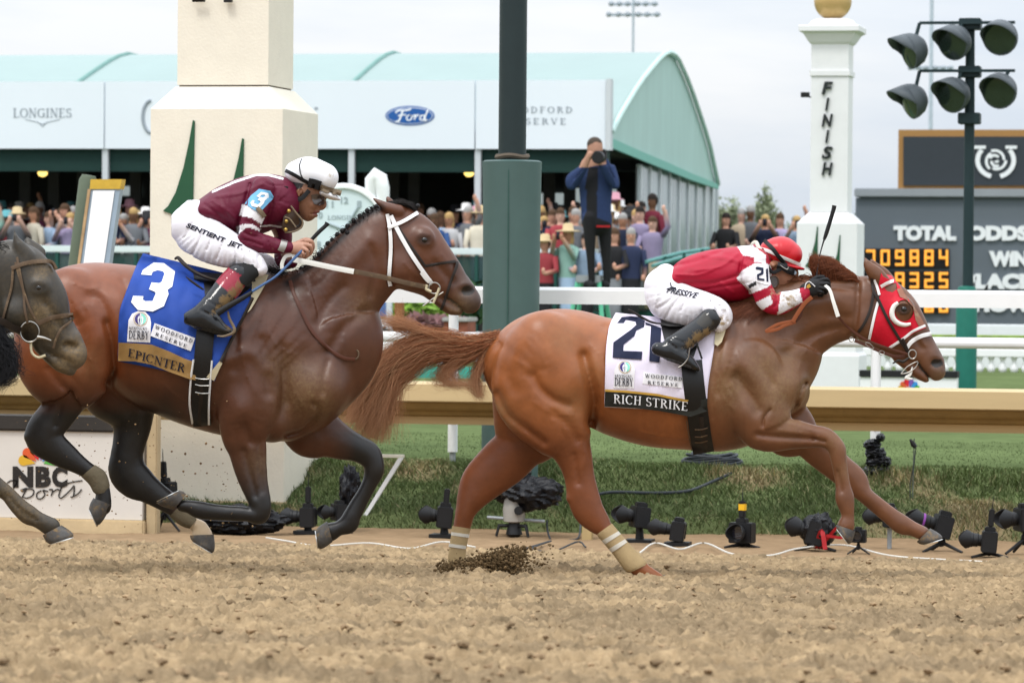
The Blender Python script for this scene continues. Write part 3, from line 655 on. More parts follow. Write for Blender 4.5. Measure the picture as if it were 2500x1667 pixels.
MB().tube([(c[0]+.113*math.cos(a), 28.35+.113*math.sin(a), 2.455+.006*math.sin(a*3)) for a in np.linspace(0, 2*math.pi, 25)], .02, 6).build('strap', mat('weathered_strap', (.10, .08, .06), rough=.8, var=.3), gp, smooth=True)
MB().box((c[0]+.02, 28.35-.216, 1.15), (.004, .004, 1.2)).build('padding_seam', mat('padding_seam', (.035, .085, .072), rough=.6), pad)

# near finish-line pillar
def corner(u, v, Y): return at_Y(u, v, Y)
def pillar(name, label, Yf, base, shaft, plinth, zt_, m, mdk, inlay, parent_extra=None):
    """base/shaft/plinth = (left px, corner px, right px, v sample); zt_ = dict of heights"""
    t = thing(name, label, 'pillar', at_Y(base[0], 900, Yf)*np.array([1, 1, 0])+np.array([0, 0, zt_['foot']]))
    def blk(px, Y, cx=None):
        x0 = at_Y(px[0], px[3], Y)[0]; x1 = at_Y(px[1], px[3], Y)[0]; return x0, x1
    x0, x1 = blk(base, Yf); y1 = Yf+(x1-x0); yc = (Yf+y1)/2; xc = (x0+x1)/2; hb = (x1-x0)/2
    sx0, sx1 = blk(shaft, Yf+.15); hs = (sx1-sx0)/2; px0, px1 = blk(plinth, Yf-.06); hp = max((px1-px0)/2, hb+.04)
    def ring(h, z): return [(xc-h, yc-h, z), (xc+h, yc-h, z), (xc+h, yc+h, z), (xc-h, yc+h, z)]
    MB().rings([ring(hb, zt_['plinth']-.05), ring(hb, zt_['base']), ring(hs+.01, zt_['shaft']-.004)]).build('base_block', m, t)
    MB().rings([ring(hp, zt_['stain']), ring(hp, zt_['plinth']), ring(hb+.002, zt_['plinth']+.04)]).build('plinth', m, t)
    MB().rings([ring(hp+.012, zt_['foot']), ring(hp+.012, zt_['stain'])]).build('stained_footing', mdk, t)
    return t, xc, yc, hb, hs, ring
kz = lambda v, Y, u=530: at_Y(u, v, Y)[2]
t, xc, yc, hb, hs, ring = pillar('finish_pillar', 'large cream stucco pillar with dark green inlays behind the maroon jockey', 27.95, (366, 688, 785, 600), (438, 660, 711, 150), (372, 714, 842, 1150), dict(foot=-.30, stain=kz(1222, 27.9), plinth=.62, base=kz(266, 27.95), shaft=kz(211, 28.1)), M_stucco, M_stuccodk, None)
MB().rings([ring(hs-.012, kz(211, 28.1)-.02), ring(hs-.012, kz(211, 28.1)+.012)]).build('shadow_joint', mat('joint_grey', (.16, .14, .12), rough=.9), t)
MB().rings([ring(hs, kz(211, 28.1)+.010), ring(hs, 5.0)]).build('shaft', M_stucco, t)
for P in ([(472, 294), (476, 296), (472, 500), (471, 580), (452, 562), (435, 540), (418, 522), (399, 515), (412, 503), (430, 470), (449, 410), (462, 350)], [(592, 338), (596, 340), (593, 520), (575, 512), (560, 500), (548, 496), (560, 470), (572, 435), (584, 385)]):
    MB().prism(P, lambda u, v: at_Y(u, v, 27.949), (0, -.014, 0)).build('green_inlay', M_greenin, t)
MB().tube([at_Y(470, 0, 28.05)+(0, 0, .0), at_Y(500, 0, 28.05)], .02, 6).build('fixing', M_black, t); MB().box(at_Y(557, 0, 28.06), (.03, .02, .02)).build('fixing', M_black, t)

# broadcaster's sign board
M_board = mat('dirty_white_board', (.62, .58, .53), rough=.6, var=.06, vscale=2, dirt=.14, dirtcol=(.42, .32, .2), mudscale=12)
M_boardk = mat('dark_grey_capping', (.035, .03, .026), rough=.7, var=.2, dirt=.2, dirtcol=(.16, .1, .06), mudscale=30)
M_ink = mat('mud_spotted_black_lettering', (.022, .019, .017), rough=.6, dirt=.24, dirtcol=(.36, .25, .14), mudscale=70)
YB = 26.45; bd = thing('sign_board', 'low dirty white board with broadcaster logo at the track edge', 'sign', at_Y(150, 1300, YB))
xl, xr = at_Y(-420, 1100, YB)[0], at_Y(348, 1100, YB)[0]; zb = at_Y(200, 1304, YB)[2]; z1 = at_Y(200, 1266, YB)[2]; z2 = at_Y(200, 1054, YB)[2]; z3 = at_Y(200, 1017, YB)[2]
MB().box2((xl, YB, z1), (xr, YB+.30, z2)).build('panel', M_board, bd); MB().box2((xl, YB-.03, z2+.002), (xr+.01, YB+.34, z3), bev=.012).build('capping', M_boardk, bd); MB().box2((xl, YB-.035, zb-.06), (xr+.02, YB+.34, z1-.002), bev=.01).build('base', M_stuccodk, bd)
MB().box2((xr+.022, YB+.02, zb-.06), (at_Y(381, 1100, YB)[0], YB+.12, at_Y(200, 1008, YB)[2]), bev=.008).build('end_post', mat('tan_post', (.42, .32, .19), rough=.8, dirt=.12), bd)
ps = lambda x, y: at_Y(x/4, 860+y/4, YB-.002)
b0 = (385, 1092)
for i, (an, ln, colr) in enumerate(((166, 225, (.62, .36, .03)), (136, 225, (.62, .10, .03)), (106, 210, (.60, .02, .03)), (74, 210, (.19, .09, .36)), (44, 225, (.04, .25, .6)), (14, 225, (.08, .38, .06)))):
    a = math.radians(an); d = np.array([math.cos(a), -math.sin(a)]); q = np.array([-d[1], d[0]]); base = np.array(b0)+d*40; P = [tuple(base)]
    for k in range(11):
        th = math.radians(-100+200*k/10); P.append(tuple(base+d*(ln-108+52*math.cos(th))+q*52*math.sin(th)))
    MB().prism(P, ps, (0, -.004, 0)).build('logo_feather', mat('logo_paint_%d' % i, colr, rough=.5, var=.05, dirt=.06), bd)
def stroke_on(pts, wpx, mapf, m, parent, name='lettering', lift=(0, -.004, 0), n=5):
    P = catmull(pts, n) if len(pts) > 2 else np.array(pts, float); L = []; Rr = []
    for i in range(len(P)):
        t_ = P[min(i+1, len(P)-1)]-P[max(i-1, 0)]; t_ = t_/(np.linalg.norm(t_)+1e-9); q = np.array([-t_[1], t_[0]])*wpx/2; L.append(P[i]+q); Rr.append(P[i]-q)
    o = np.array(lift, float); R = [[mapf(*l), mapf(*l)+o, mapf(*r)+o, mapf(*r)] for l, r in zip(L, Rr)]; return MB().rings(R).build(name, m, parent)
for ch, x0, x1 in (('N', 125, 325), ('B', 348, 498), ('C', 508, 660)):
    flat_text('lettering', ch, lambda x, y, x0=x0, x1=x1: ps(x0+(x1-x0)*x, 1318-206*y), M_ink, bd, (0, -.004, 0), bold=.06)
for i, pts in enumerate(([(70, 1275), (110, 1250), (170, 1262), (130, 1330)], [(655, 1280), (720, 1262), (805, 1250)], [(200, 1345), (262, 1325), (235, 1380), (180, 1470)], [(215, 1360), (275, 1330), (330, 1345), (318, 1395), (262, 1420), (228, 1412)], [(405, 1345), (362, 1375), (365, 1420), (405, 1425), (440, 1385), (420, 1345), (470, 1355)],
    [(478, 1340), (510, 1335), (512, 1365), (500, 1400)], [(512, 1365), (560, 1335), (585, 1345)], [(612, 1290), (590, 1350), (575, 1400), (600, 1420), (650, 1380)], [(650, 1380), (700, 1330), (725, 1300), (725, 1360), (715, 1405), (690, 1410)], [(715, 1405), (760, 1380), (800, 1335)])): stroke_on(pts, 11, lambda u, v: ps(u, v)-np.array([0, .0004*i, 0]), M_ink, bd)
# leaning mirror on a padded post
ml = thing('padded_post', 'olive padded post leaning behind the bay horse rump', 'post', at_Y(180, 1200, 27.95))
MB().tube([at_Y(150, 980, 27.9), at_Y(190, 650, 27.95), at_Y(215, 440, 28.0), at_Y(217, 428, 28.0)], [.075, .073, .068, .05], 20).build('padding', mat('olive_padding', (.10, .125, .085), rough=.6, var=.12, bump=.1, bscale=12), ml, smooth=True)
mm = thing('finish_mirror', 'tall narrow white mirror box taped in yellow on the leaning olive post', 'mirror', at_Y(220, 900, 27.8))
def slab(P, Y, th, nm, m, par): return MB().prism(P, lambda u, v: at_Y(u, v, Y), (0, th, 0)).build(nm, m, par)
slab([(222, 440), (296, 440), (222, 950), (150, 950)], 27.80, .08, 'case', mat('blue_grey_case', (.30, .38, .46), rough=.5, var=.1), mm)
slab([(228, 466), (280, 466), (210, 940), (165, 940)], 27.796, -.006, 'mirror_face', mat('sky_white_mirror_face', (.92, .92, .92), rough=.3, var=0), mm)  # plain white painted in place of the sky reflected in the mirror
slab([(221, 438), (297, 438), (293, 462), (219, 462)], 27.79, .1, 'yellow_tape', mat('yellow_tape', (.55, .36, .05), rough=.5, var=.2, bump=.3, bscale=30), mm)
slab([(214, 462), (221, 462), (152, 950), (146, 950)], 27.788, .01, 'brown_tape', mat('brown_tape', (.45, .30, .16), rough=.6, var=.3), mm)

# ================================================================= remote cameras along the rail
M_cam = mat('camera_black', (.009, .009, .010), rough=.5, var=.15, bump=.1, bscale=80, spec=.3)
M_camr = mat('black_rain_cover', (.006, .006, .008), rough=.30, var=.25, vscale=12, bump=1.0, bscale=26)
M_glass = mat('lens_glass', (.012, .012, .02), rough=.05, var=0, spec=.9)
M_yel = mat('yellow_gaffer_tape', (.75, .42, .02), rough=.5, var=.05)
M_red = mat('red_strap', (.34, .012, .015), rough=.5)
M_vio = mat('purple_gaffer_tape', (.20, .05, .26), rough=.5)
def zgr(Y): return -.27
def cam_thing(label, u, v, Y, scale=1.0, yaw=0.0, tilt=0.0, lens=.16, tripod='plate', antenna=False, flash=False, bands=(), roll=0, cover=False, strapr=False):
    """u, v = photo px of the camera body centre; lens points to -X turned by yaw"""
    P = at_Y(u, v, Y); scale *= 1.06; lens *= .62; g = zgr(Y); t = thing('remote_camera', label, 'camera', (P[0], Y, g), 'remote cameras along the rail'); k = scale
    M = Matrix.Rotation(yaw, 4, 'Z') @ Matrix.Rotation(tilt, 4, 'Y') @ Matrix.Rotation(roll, 4, 'X'); T = Matrix.Translation(Vector(P.tolist())) @ M
    def W(p): return tuple(T @ Vector(p))
    def bx(c, h, nm, m, par=t, bev=.006):
        V, Fc = bevel_box(h[0]*k, h[1]*k, h[2]*k, bev*k); o = MB().add([W((x+c[0]*k, y+c[1]*k, z+c[2]*k)) for x, y, z in V], Fc).build(nm, m, par, smooth=False); return o
    body = bx((0, 0, 0), (.048, .078, .066), 'body', M_cam); bx((.0, .0, .074), (.034, .034, .02), 'prism_hump', M_cam, body); bx((.012, .058, .0), (.042, .016, .055), 'grip', M_cam, body)
    def cyl(prof, nm, m, par=t, n=20):
        R = [[W((-x*k, r*k*math.cos(2*math.pi*j/n), r*k*math.sin(2*math.pi*j/n)+.004*k)) for j in range(n)] for r, x in prof]; return MB().rings(R).build(nm, m, par, smooth=True)
    L = lens; ln = cyl([(.034, .036), (.037, .05), (.037, .036+L*.4), (.042, .036+L*.45), (.042, .036+L*.8), (.046, .036+L*.85), (.046, .036+L)], 'lens', M_cam)
    hn = 22; R = []
    for r, ex in ((.050, 0), (.060, .05), (.055, .05), (.046, 0)):
        R.append([W((-(.036+L+(ex*(1+.5*math.cos(2*(2*math.pi*j/hn))) if ex else 0))*k, r*k*math.cos(2*math.pi*j/hn), r*k*math.sin(2*math.pi*j/hn)+.004*k)) for j in range(hn)])
    MB().rings(R, cap=False).build('lens_hood', M_cam, ln, smooth=True); cyl([(.001, .037+L), (.040, .036+L), (.040, .030+L)], 'front_glass', M_glass, ln)
    for x, m_ in bands: cyl([(.0455, .036+L*x), (.0455, .036+L*x+.03)], 'tape_band', m_, ln)
    if antenna:
        MB().tube([W((.0, 0, .07*k)), W((0, 0, .10*k))], .012*k, 8).build('hot_shoe', M_cam, body); tx = bx((0, 0, .15), (.018, .02, .055), 'trigger', M_cam); MB().tube([W((.0, 0, .2*k)), W((.004, 0, .29*k))], [.004*k, .002*k], 6).build('antenna', M_cam, tx); 
        if antenna == 'yellow': bx((0, -.0005, .165), (.0195, .0215, .022), 'tape_band', M_yel, tx, .002); bx((-.012, -.0735, .0), (.026, .0015, .02), 'tape_patch', M_yel, body, .0005)
    if flash: bx((.0, 0, .13), (.018, .03, .05), 'trigger', M_cam)
    zb = P[2]-.052*k; base = Vector((P[0], Y, g))
    if tripod == 'plate':
        MB().tube([W((0, 0, -.05*k)), (P[0], Y, (zb+g)/2+.02), (P[0], Y, g+.02)], [.02*k, .024*k, .028*k], 10).build('ball_head', M_cam, t, smooth=True); MB().box((P[0], Y, g+.012), (.085*k, .07*k, .012)).build('floor_plate', M_cam, t)
    elif tripod == 'legs':
        MB().ball((P[0], Y, (zb*2+g)/3), .022*k, 7).build('ball_head', M_cam, t, smooth=True); MB().tube([W((0, 0, -.05*k)), (P[0], Y, g+(zb-g)*.35)], .014*k, 8).build('centre_column', M_cam, t, smooth=True)
        for an in (-.5, 2.1, 3.9): MB().tube([(P[0], Y, g+(zb-g)*.6), (P[0]+.14*k*math.cos(an), Y+.12*k*math.sin(an), g+.006)], [.012*k, .008*k], 8).build('leg', M_cam, t, smooth=True)
    elif tripod == 'post':
        MB().tube([W((0, 0, -.05*k)), (P[0], Y, g-.05)], [.016, .016], 10).build('stake', M_grey, t, smooth=True)
    if cover: rumple('rain_cover', at_Y(u+6, v-4, Y), (.105*k, .085*k, .105*k), M_camr, t, seed=int(u))
    if strapr:
        strap3([W((.02*k, -.05*k, -.08*k)), (P[0]+.06, Y-.12, g+.14), (P[0]+.09, Y-.16, g+.02)], .03, M_red, t); strap3([W((.04*k, -.05*k, -.075*k)), (P[0]+.17, Y-.1, g+.17), (P[0]+.2, Y-.1, g+.10), (P[0]+.09, Y-.12, g+.11)], .02, M_red, t)
    return t
def strap3(P, w, m, parent, name='strap'):
    P = catmull([[float(x) for x in p] for p in P], 5) if len(P) > 2 else np.array(P, float); R = []
    for i in range(len(P)):
        t_ = P[min(i+1, len(P)-1)]-P[max(i-1, 0)]; q = np.cross(t_, Fv); q = q/(np.linalg.norm(q)+1e-9)*w/2; f = Fv*.002; R.append([P[i]+q+f, P[i]+q-f, P[i]-q-f, P[i]-q+f])
    return MB().rings(R).build(name, m, parent)
def rumple(name, c, r, m, parent, seed=0, amp=.28, n=26):
    """crumpled plastic or cloth lump"""
    q = np.random.default_rng(seed); th = np.linspace(0, math.pi, n); ph = np.linspace(0, 2*math.pi, n*2, endpoint=False); D = [q.normal(0, 1, 3) for _ in range(16)]; fr = q.uniform(2.5, 16, 16); pz = q.uniform(0, 6, 16); R = []
    for t_ in th:
        row = []
        for p_ in ph:
            d = np.array([math.sin(t_)*math.cos(p_), math.sin(t_)*math.sin(p_), math.cos(t_)]); s_ = 1+amp*.45*sum((1-2*abs(math.sin(fr[k]*(d@D[k])/np.linalg.norm(D[k])+pz[k])))/ (1+fr[k]*.16) for k in range(16))/2.4
            row.append(np.asarray(c, float)+d*np.array(r)*s_)
        R.append(row)
    return MB().rings(R).build(name, m, parent, smooth=True)
cam_thing('upright black camera on a small tripod in front of the board end post', 402, 1200, 26.7, 1.0, yaw=1.2, lens=.08, tripod='legs', antenna=True, tilt=-.1)
cam_thing('black camera with trigger on top, before the stained pillar foot', 752, 1262, 26.75, 1.0, yaw=.12, lens=.13, antenna=True, tripod='plate')
cam_thing('hooded black camera tucked against the right corner of the pillar', 828, 1250, 26.9, .85, yaw=.6, lens=.10, tripod='legs')
cam_thing('black camera aimed left with red-tipped trigger beside the hind legs', 1085, 1262, 26.7, 1.05, yaw=.25, tilt=.1, lens=.09, flash=True, tripod='plate')
cam_thing('black camera on a tall pin left of the tan stake camera, pointing left', 1562, 1262, 26.6, 1.05, yaw=.45, tilt=.12, lens=.10, tripod='plate')
cam_thing('long-lensed black camera low on a clamp right of the bandaged leg', 1655, 1296, 26.4, .95, yaw=.1, tilt=.14, lens=.16, tripod='plate')
cam_thing('upright black camera with yellow tape and an aerial', 1812, 1300, 26.3, 1.0, yaw=1.35, lens=.06, antenna='yellow', tripod='legs')
cam_thing('black camera under a dark rain cover with a red strap', 1990, 1300, 26.2, 1.15, yaw=.2, tilt=.25, lens=.10, tripod='legs', cover=True, strapr=True)
cam_thing('tiny black camera on a mini tripod under the front hoof', 2096, 1308, 25.9, .62, yaw=1.5, lens=.05, tripod='legs')
cam_thing('black camera on a grey stake behind the reaching foreleg', 2172, 1262, 26.5, .95, yaw=.15, lens=.12, tripod='post')
cam_thing('black camera with purple tape round its long lens', 2300, 1285, 26.3, 1.1, yaw=.3, tilt=.25, lens=.17, tripod='legs', bands=((.72, M_vio),))
cam_thing('black camera with upright trigger at the far right of the row', 2415, 1322, 25.9, 1.0, yaw=.12, tilt=.08, lens=.13, tripod='legs', antenna=True)
cam_thing('black camera half cut by the right edge of the photo', 2502, 1268, 26.3, 1.1, yaw=.4, lens=.1, tripod='legs')
t = tag(recentre(rumple('rain_sheet', at_Y(590, 1270, 26.6), (.36, .2, .11), M_camr, None, 5, .4, 32)), 'crumpled black plastic sheet on the ground before the pillar', 'plastic sheet')
t = tag(recentre(rumple('rain_sheet', at_Y(855, 1190, 27.0), (.085, .085, .17), M_camr, None, 8, .4)), 'black wrapped bundle standing at the pillar corner', 'plastic sheet')
t = thing('television_camera', 'large television camera shrouded in black on a grey remote head behind hind legs', 'camera', at_Y(1270, 1330, 26.9))
rumple('shroud', at_Y(1300, 1205, 26.95), (.26, .2, .135), M_camr, t, 11, .35, 36); rumple('shroud', at_Y(1225, 1180, 27.0), (.17, .16, .13), M_camr, t, 12, .35, 30); rumple('shroud', at_Y(1275, 1150, 27.05), (.07, .1, .10), M_camr, t, 14, .3, 24)
P = at_Y(1255, 1290, 26.9); MB().lathe((P[0], 26.9, 0), [(.04, -.17), (.075, -.16), (.08, -.07), (.07, -.01), (.05, .02)], 24).build('remote_head', mat('grey_head', (.32, .30, .27), rough=.5, dirt=.2), t, smooth=True); MB().lathe((P[0]+.05, 26.83, -.08), [(.001, -.03), (.03, -.03), (.03, .03), (.001, .03)], 14, M=Matrix.Rotation(math.pi/2, 4, 'X')).build('motor', M_cam, t, smooth=True)
MB().lathe((P[0], 26.9, 0), [(.03, -.27), (.06, -.25), (.04, -.17)], 16).build('mount', M_cam, t, smooth=True)
for a in (-.5, 1.8, 3.6): MB().tube([(P[0], 26.9, -.19), (P[0]+.11*math.cos(a), 26.9+.1*math.sin(a), -.19), (P[0]+.13*math.cos(a), 26.9+.12*math.sin(a), -.265)], [.014, .014, .01], 8).build('leg', M_cam, t, smooth=True)
MB().tube([at_Y(1190, 1262, 26.9), at_Y(1330, 1272, 26.9)], .012, 8).build('support_bar', M_grey, t, smooth=True)
def cable(name, label, pts, r, m, Y=None):
    P = [at_Y(u, v, y) for u, v, y in pts]; P = catmull([list(map(float, p)) for p in P], 8); o = MB().tube(P, r, 6).build(name, m, None, smooth=True); recentre(o); return tag(o, label, 'cable')
M_wc = mat('white_cable', (.62, .60, .55), rough=.5, dirt=.1); M_bc = mat('dark_cable', (.03, .035, .042), rough=.5)
def zpath(pts): return pts
def ground_cable(name, label, pts, r, m):
    P = [at_Z(u, v, -.243+r) for u, v in pts]; o = MB().tube(catmull([list(map(float, p)) for p in P], 8), r, 6).build(name, m, None, smooth=True); recentre(o); return tag(o, label, 'cable')
ground_cable('ground_cable', 'white cable looping over the clay left of the hind legs', [(650, 1312), (700, 1320), (780, 1332), (900, 1325), (1000, 1338), (1080, 1322), (1160, 1335)], .006, M_wc)
ground_cable('ground_cable', 'white cable curving between the yellow-taped and strapped cameras', [(1560, 1350), (1600, 1325), (1660, 1340), (1720, 1325), (1790, 1352), (1880, 1355), (1950, 1338), (2060, 1330), (2170, 1355), (2300, 1365), (2500, 1375)], .006, M_wc)
ground_cable('ground_cable', 'black cables tangled under the shrouded television camera', [(1260, 1345), (1310, 1330), (1345, 1320), (1300, 1338), (1350, 1345), (1410, 1322), (1430, 1335)], .006, M_bc)
cable('hanging_cable', 'black cable hanging from the shrouded television camera', [(1335, 1270, 27.0), (1338, 1300, 26.9), (1352, 1325, 26.8), (1385, 1318, 26.8), (1412, 1312, 26.9), (1418, 1275, 27.3)], .007, M_bc)
P = [at_Y(u, v, y) for u, v, y in [(1455, 1207, 28.0), (1500, 1201, 28.05), (1600, 1203, 28.1), (1680, 1198, 28.2), (1740, 1175, 28.45), (1785, 1155, 28.6)]]; tag(recentre(MB().tube(catmull([list(p) for p in P], 8), .012, 8).build('cable', M_bc, None, smooth=True)), 'single dark cable lying up the grass bank under the belly', 'cable')
ob = MB()
for i in range(9):
    c0 = at_Y(1738, 1124, 28.95); r = .23-.008*i+.02*math.sin(i*3); ob.tube([(c0[0]+r*math.cos(a), 28.95+.11*math.sin(a)*1.2, c0[2]-.02+.008*i+.012*math.sin(a*2+i)) for a in np.linspace(0, 2*math.pi, 33)], .011, 6)
tag(recentre(ob.build('coiled_cable', M_bc, None, smooth=True)), 'coil of dark cable lying on the turf under the belly', 'cable')
t = thing('wrapped_microphone', 'black plastic wrapped bundle tied round the right white post', 'bundle', at_Y(2135, 1175, 28.75))
for i, (u, v, rx, rz) in enumerate(((2140, 1150, .11, .07), (2145, 1128, .105, .06), (2137, 1105, .085, .055), (2130, 1085, .07, .05), (2150, 1068, .035, .035))): rumple('wrapping', at_Y(u, v, 28.72), (rx, .1, rz), M_camr, t, 30+i, .4, 22)
rumple('wrapping', at_Y(2105, 1158, 28.65), (.07, .07, .045), M_camr, t, 37, .4, 20)
t = thing('microphone_stand', 'thin microphone stand rising from the bank at the right', 'stand', at_Y(2226, 1300, 28.2)); MB().tube([at_Y(2226, 1290, 28.2), at_Y(2229, 1180, 28.2), at_Y(2232, 1070, 28.2)], .005, 6).build('rod', mat('grey_rod', (.10, .12, .10), rough=.6), t, smooth=True); MB().tube([at_Y(2222, 1072, 28.2), at_Y(2230, 1085, 28.2), at_Y(2236, 1092, 28.2)], [.008, .02, .014], 8).build('clip', M_cam, t, smooth=True)
MB().tube([at_Y(2236, 1092, 28.19), at_Y(2232, 1130, 28.19), at_Y(2222, 1180, 28.19), at_Y(2222, 1240, 28.19)], .004, 6).build('wire', M_bc, t, smooth=True)
t = thing('wooden_stake', 'short tan wooden stake beside the bandaged hind leg', 'stake', at_Y(1433, 1340, 26.9)); x0 = at_Y(1422, 1300, 26.9); x1 = at_Y(1446, 1300, 26.9); MB().box2((x0[0], 26.88, -.3), (x1[0], 26.95, at_Y(1430, 1160, 26.9)[2]), bev=.004).build('stake', mat('tan_stake', (.45, .33, .16), rough=.8, var=.2, dirt=.15), t)
tag(recentre(rumple('green_tape', at_Y(1382, 1330, 26.6), (.035, .03, .022), mat('fluorescent_green_tape', (.16, .75, .12), rough=.5), None, 50, .4, 14)), 'scrap of bright green tape on the clay', 'tape')
br_ = thing('slanted_board', 'thin white slanted strip leaning right of the pillar', 'board', at_Y(900, 1290, 27.4)); MB().prism([(972, 1118), (984, 1118), (890, 1268), (884, 1290), (880, 1268)], lambda u, v: at_Y(u, v, 27.75), (0, .03, 0)).build('edge', M_white, br_); MB().prism([(842, 1108), (984, 1110), (984, 1117), (842, 1115)], lambda u, v: at_Y(u, v, 27.79), (0, .05, 0)).build('top_strip', M_stucco, br_)

# ================================================================= BACKGROUND: tent, crowd, tote board, finish pillar, lights
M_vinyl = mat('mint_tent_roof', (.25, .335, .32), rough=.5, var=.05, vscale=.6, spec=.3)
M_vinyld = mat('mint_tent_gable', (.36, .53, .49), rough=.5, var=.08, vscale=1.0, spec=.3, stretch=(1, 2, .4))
M_vinyle = mat('mint_valance', (.16, .42, .35), rough=.5, var=.05)
M_fascia = mat('pale_fascia', (.72, .77, .82), rough=.5, var=.02, vscale=.5)
M_fpost = mat('pale_grey_post', (.55, .58, .60), rough=.5, var=.04)
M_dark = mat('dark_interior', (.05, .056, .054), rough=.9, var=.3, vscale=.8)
M_darkg = mat('dark_green_trim', (.010, .035, .030), rough=.7, var=.1)
M_grlogo = mat('grey_fascia_lettering', (.30, .34, .38), rough=.6, var=0)
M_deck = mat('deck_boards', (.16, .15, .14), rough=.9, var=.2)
M_pane = mat('tent_glass', (.40, .47, .48), rough=.1, var=.25, vscale=.5, spec=.6, alpha=.72)
M_railg = mat('dark_green_railing', (.018, .075, .062), rough=.5, var=.1)
M_panel = mat('green_glass_panel', (.018, .06, .055), rough=.15, var=.15, spec=.5, alpha=.72)
M_lamp = mat('ceiling_lamp_glow', (1, .8, .3), emit=((1, .70, .18), 2.2), var=0)
YT = 70.0; GX = at_X(1485, 330, -13.08)[0]
dk = 1.02    # deck height
tent = thing('tent', 'long barrel-roofed marquee with pale mint roof, white fascia and glazed right end', 'tent', (-40, 76, .2))
G = [at_X(u, v, GX) for u, v in [(1486, 322), (1504, 285), (1523, 253), (1542, 222), (1562, 193), (1582, 168), (1601, 146), (1614, 134), (1627, 128), (1640, 134), (1650, 146), (1670, 190), (1686, 232), (1701, 276), (1715, 318), (1727, 358), (1737, 405), (1747, 450)]]
XL = -75.0
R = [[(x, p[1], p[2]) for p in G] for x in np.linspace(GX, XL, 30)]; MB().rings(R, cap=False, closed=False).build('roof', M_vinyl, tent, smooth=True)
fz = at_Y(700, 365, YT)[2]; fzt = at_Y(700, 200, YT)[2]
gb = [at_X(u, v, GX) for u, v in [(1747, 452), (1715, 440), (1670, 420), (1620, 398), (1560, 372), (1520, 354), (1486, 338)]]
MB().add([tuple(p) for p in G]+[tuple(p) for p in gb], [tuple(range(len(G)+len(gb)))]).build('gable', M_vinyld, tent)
MB().prism([(p[1], p[2]) for p in ([at_X(u, v, GX) for u, v in [(1486, 338), (1560, 371), (1620, 396), (1680, 423), (1747, 450)]]+[at_X(u, v, GX) for u, v in [(1747, 462), (1680, 440), (1620, 416), (1560, 392), (1486, 362)]])], lambda y, z: (GX+.02, y, z), (.05, 0, 0)).build('valance', M_vinyle, tent)
MB().tube([tuple(p+np.array([.06, 0, 0])) for p in G], .05, 6).build('gable_edge', mat('pale_mint_edge', (.46, .62, .58), rough=.5), tent, smooth=True)
for x in np.arange(GX-5.55, XL, -5.55): MB().tube([(x, p[1], p[2]+.012) for p in G], .05, 6).build('roof_rib', mat('mint_seam', (.17, .31, .28), rough=.6), tent, smooth=True)
xr = at_Y(1480, 280, YT-.3)[0]
f0 = 1480
fp = [-900, -560, -235, 255, 705, 1160, 1480]
for i in range(len(fp)-1):
    a, b = at_Y(fp[i], 280, YT-.3)[0], at_Y(fp[i+1], 280, YT-.3)[0]; MB().box2((a+.012, YT-.3, fz), (b-.012, YT-.2, fzt)).build('fascia_panel', M_fascia, tent)
MB().box2((xr, YT-.34, fz-.02), (xr+.09, YT-.1, fzt+.02)).build('fascia_end', M_fpost, tent)
MB().box2((XL, YT-.15, fz-.42), (xr, YT+.1, fz+.05)).build('lower_trim', M_darkg, tent)
for u in (262, 862, 1170, -300): x = at_Y(u, 450, YT-.1)[0]; MB().box2((x-.055, YT-.25, .2), (x+.055, YT-.14, fz)).build('front_post', M_fpost, tent)
fxy = lambda u, v: at_Y(u, v, YT-.302)
M_lg = M_grlogo
V, T_, Z, _ = serif2d('LONGINES', .06); flat_text('fascia_lettering', '', lambda x, y: fxy(32+143*x, 287-22*y), M_lg, tent, (0, -.006, 0), V=V, T=T_)
for i, P in enumerate(([(62, 291), (88, 297), (104, 303), (120, 297), (146, 291)], [(92, 297), (104, 308), (116, 297)])): MB().prism(P+[(p[0], p[1]+1.6) for p in reversed(P)], fxy, (0, -.006-.002*i, 0)).build('fascia_emblem', M_lg, tent)
V, T_, Z, _ = serif2d('WOODFORD', .3); flat_text('fascia_lettering', '', lambda x, y: fxy(1222+175*x, 276-15*y), M_lg, tent, (0, -.006, 0), V=V, T=T_)
V, T_, Z, _ = serif2d('RESERVE', .3); flat_text('fascia_lettering', '', lambda x, y: fxy(1240+142*x, 304-15*y), M_lg, tent, (0, -.006, 0), V=V, T=T_)
el = lambda rx, ry, n=40: [(1001+rx*math.cos(a), 283+ry*math.sin(a)) for a in np.linspace(0, 2*math.pi, n+1)[:-1]]
M_fb = mat('oval_logo_blue', (.02, .10, .33), rough=.4, var=.03); M_fw = mat('oval_logo_white', (.85, .87, .9), rough=.4, var=0)
ov = MB().prism(el(60, 24), fxy, (0, -.006, 0)).build('oval_logo', M_fb, tent); MB().prism(el(56, 20.5), lambda u, v: fxy(u, v)-np.array([0, .006, 0]), (0, -.004, 0)).build('oval_logo', M_fw, ov); MB().prism(el(54.5, 19), lambda u, v: fxy(u, v)-np.array([0, .010, 0]), (0, -.004, 0)).build('oval_logo', M_fb, ov)
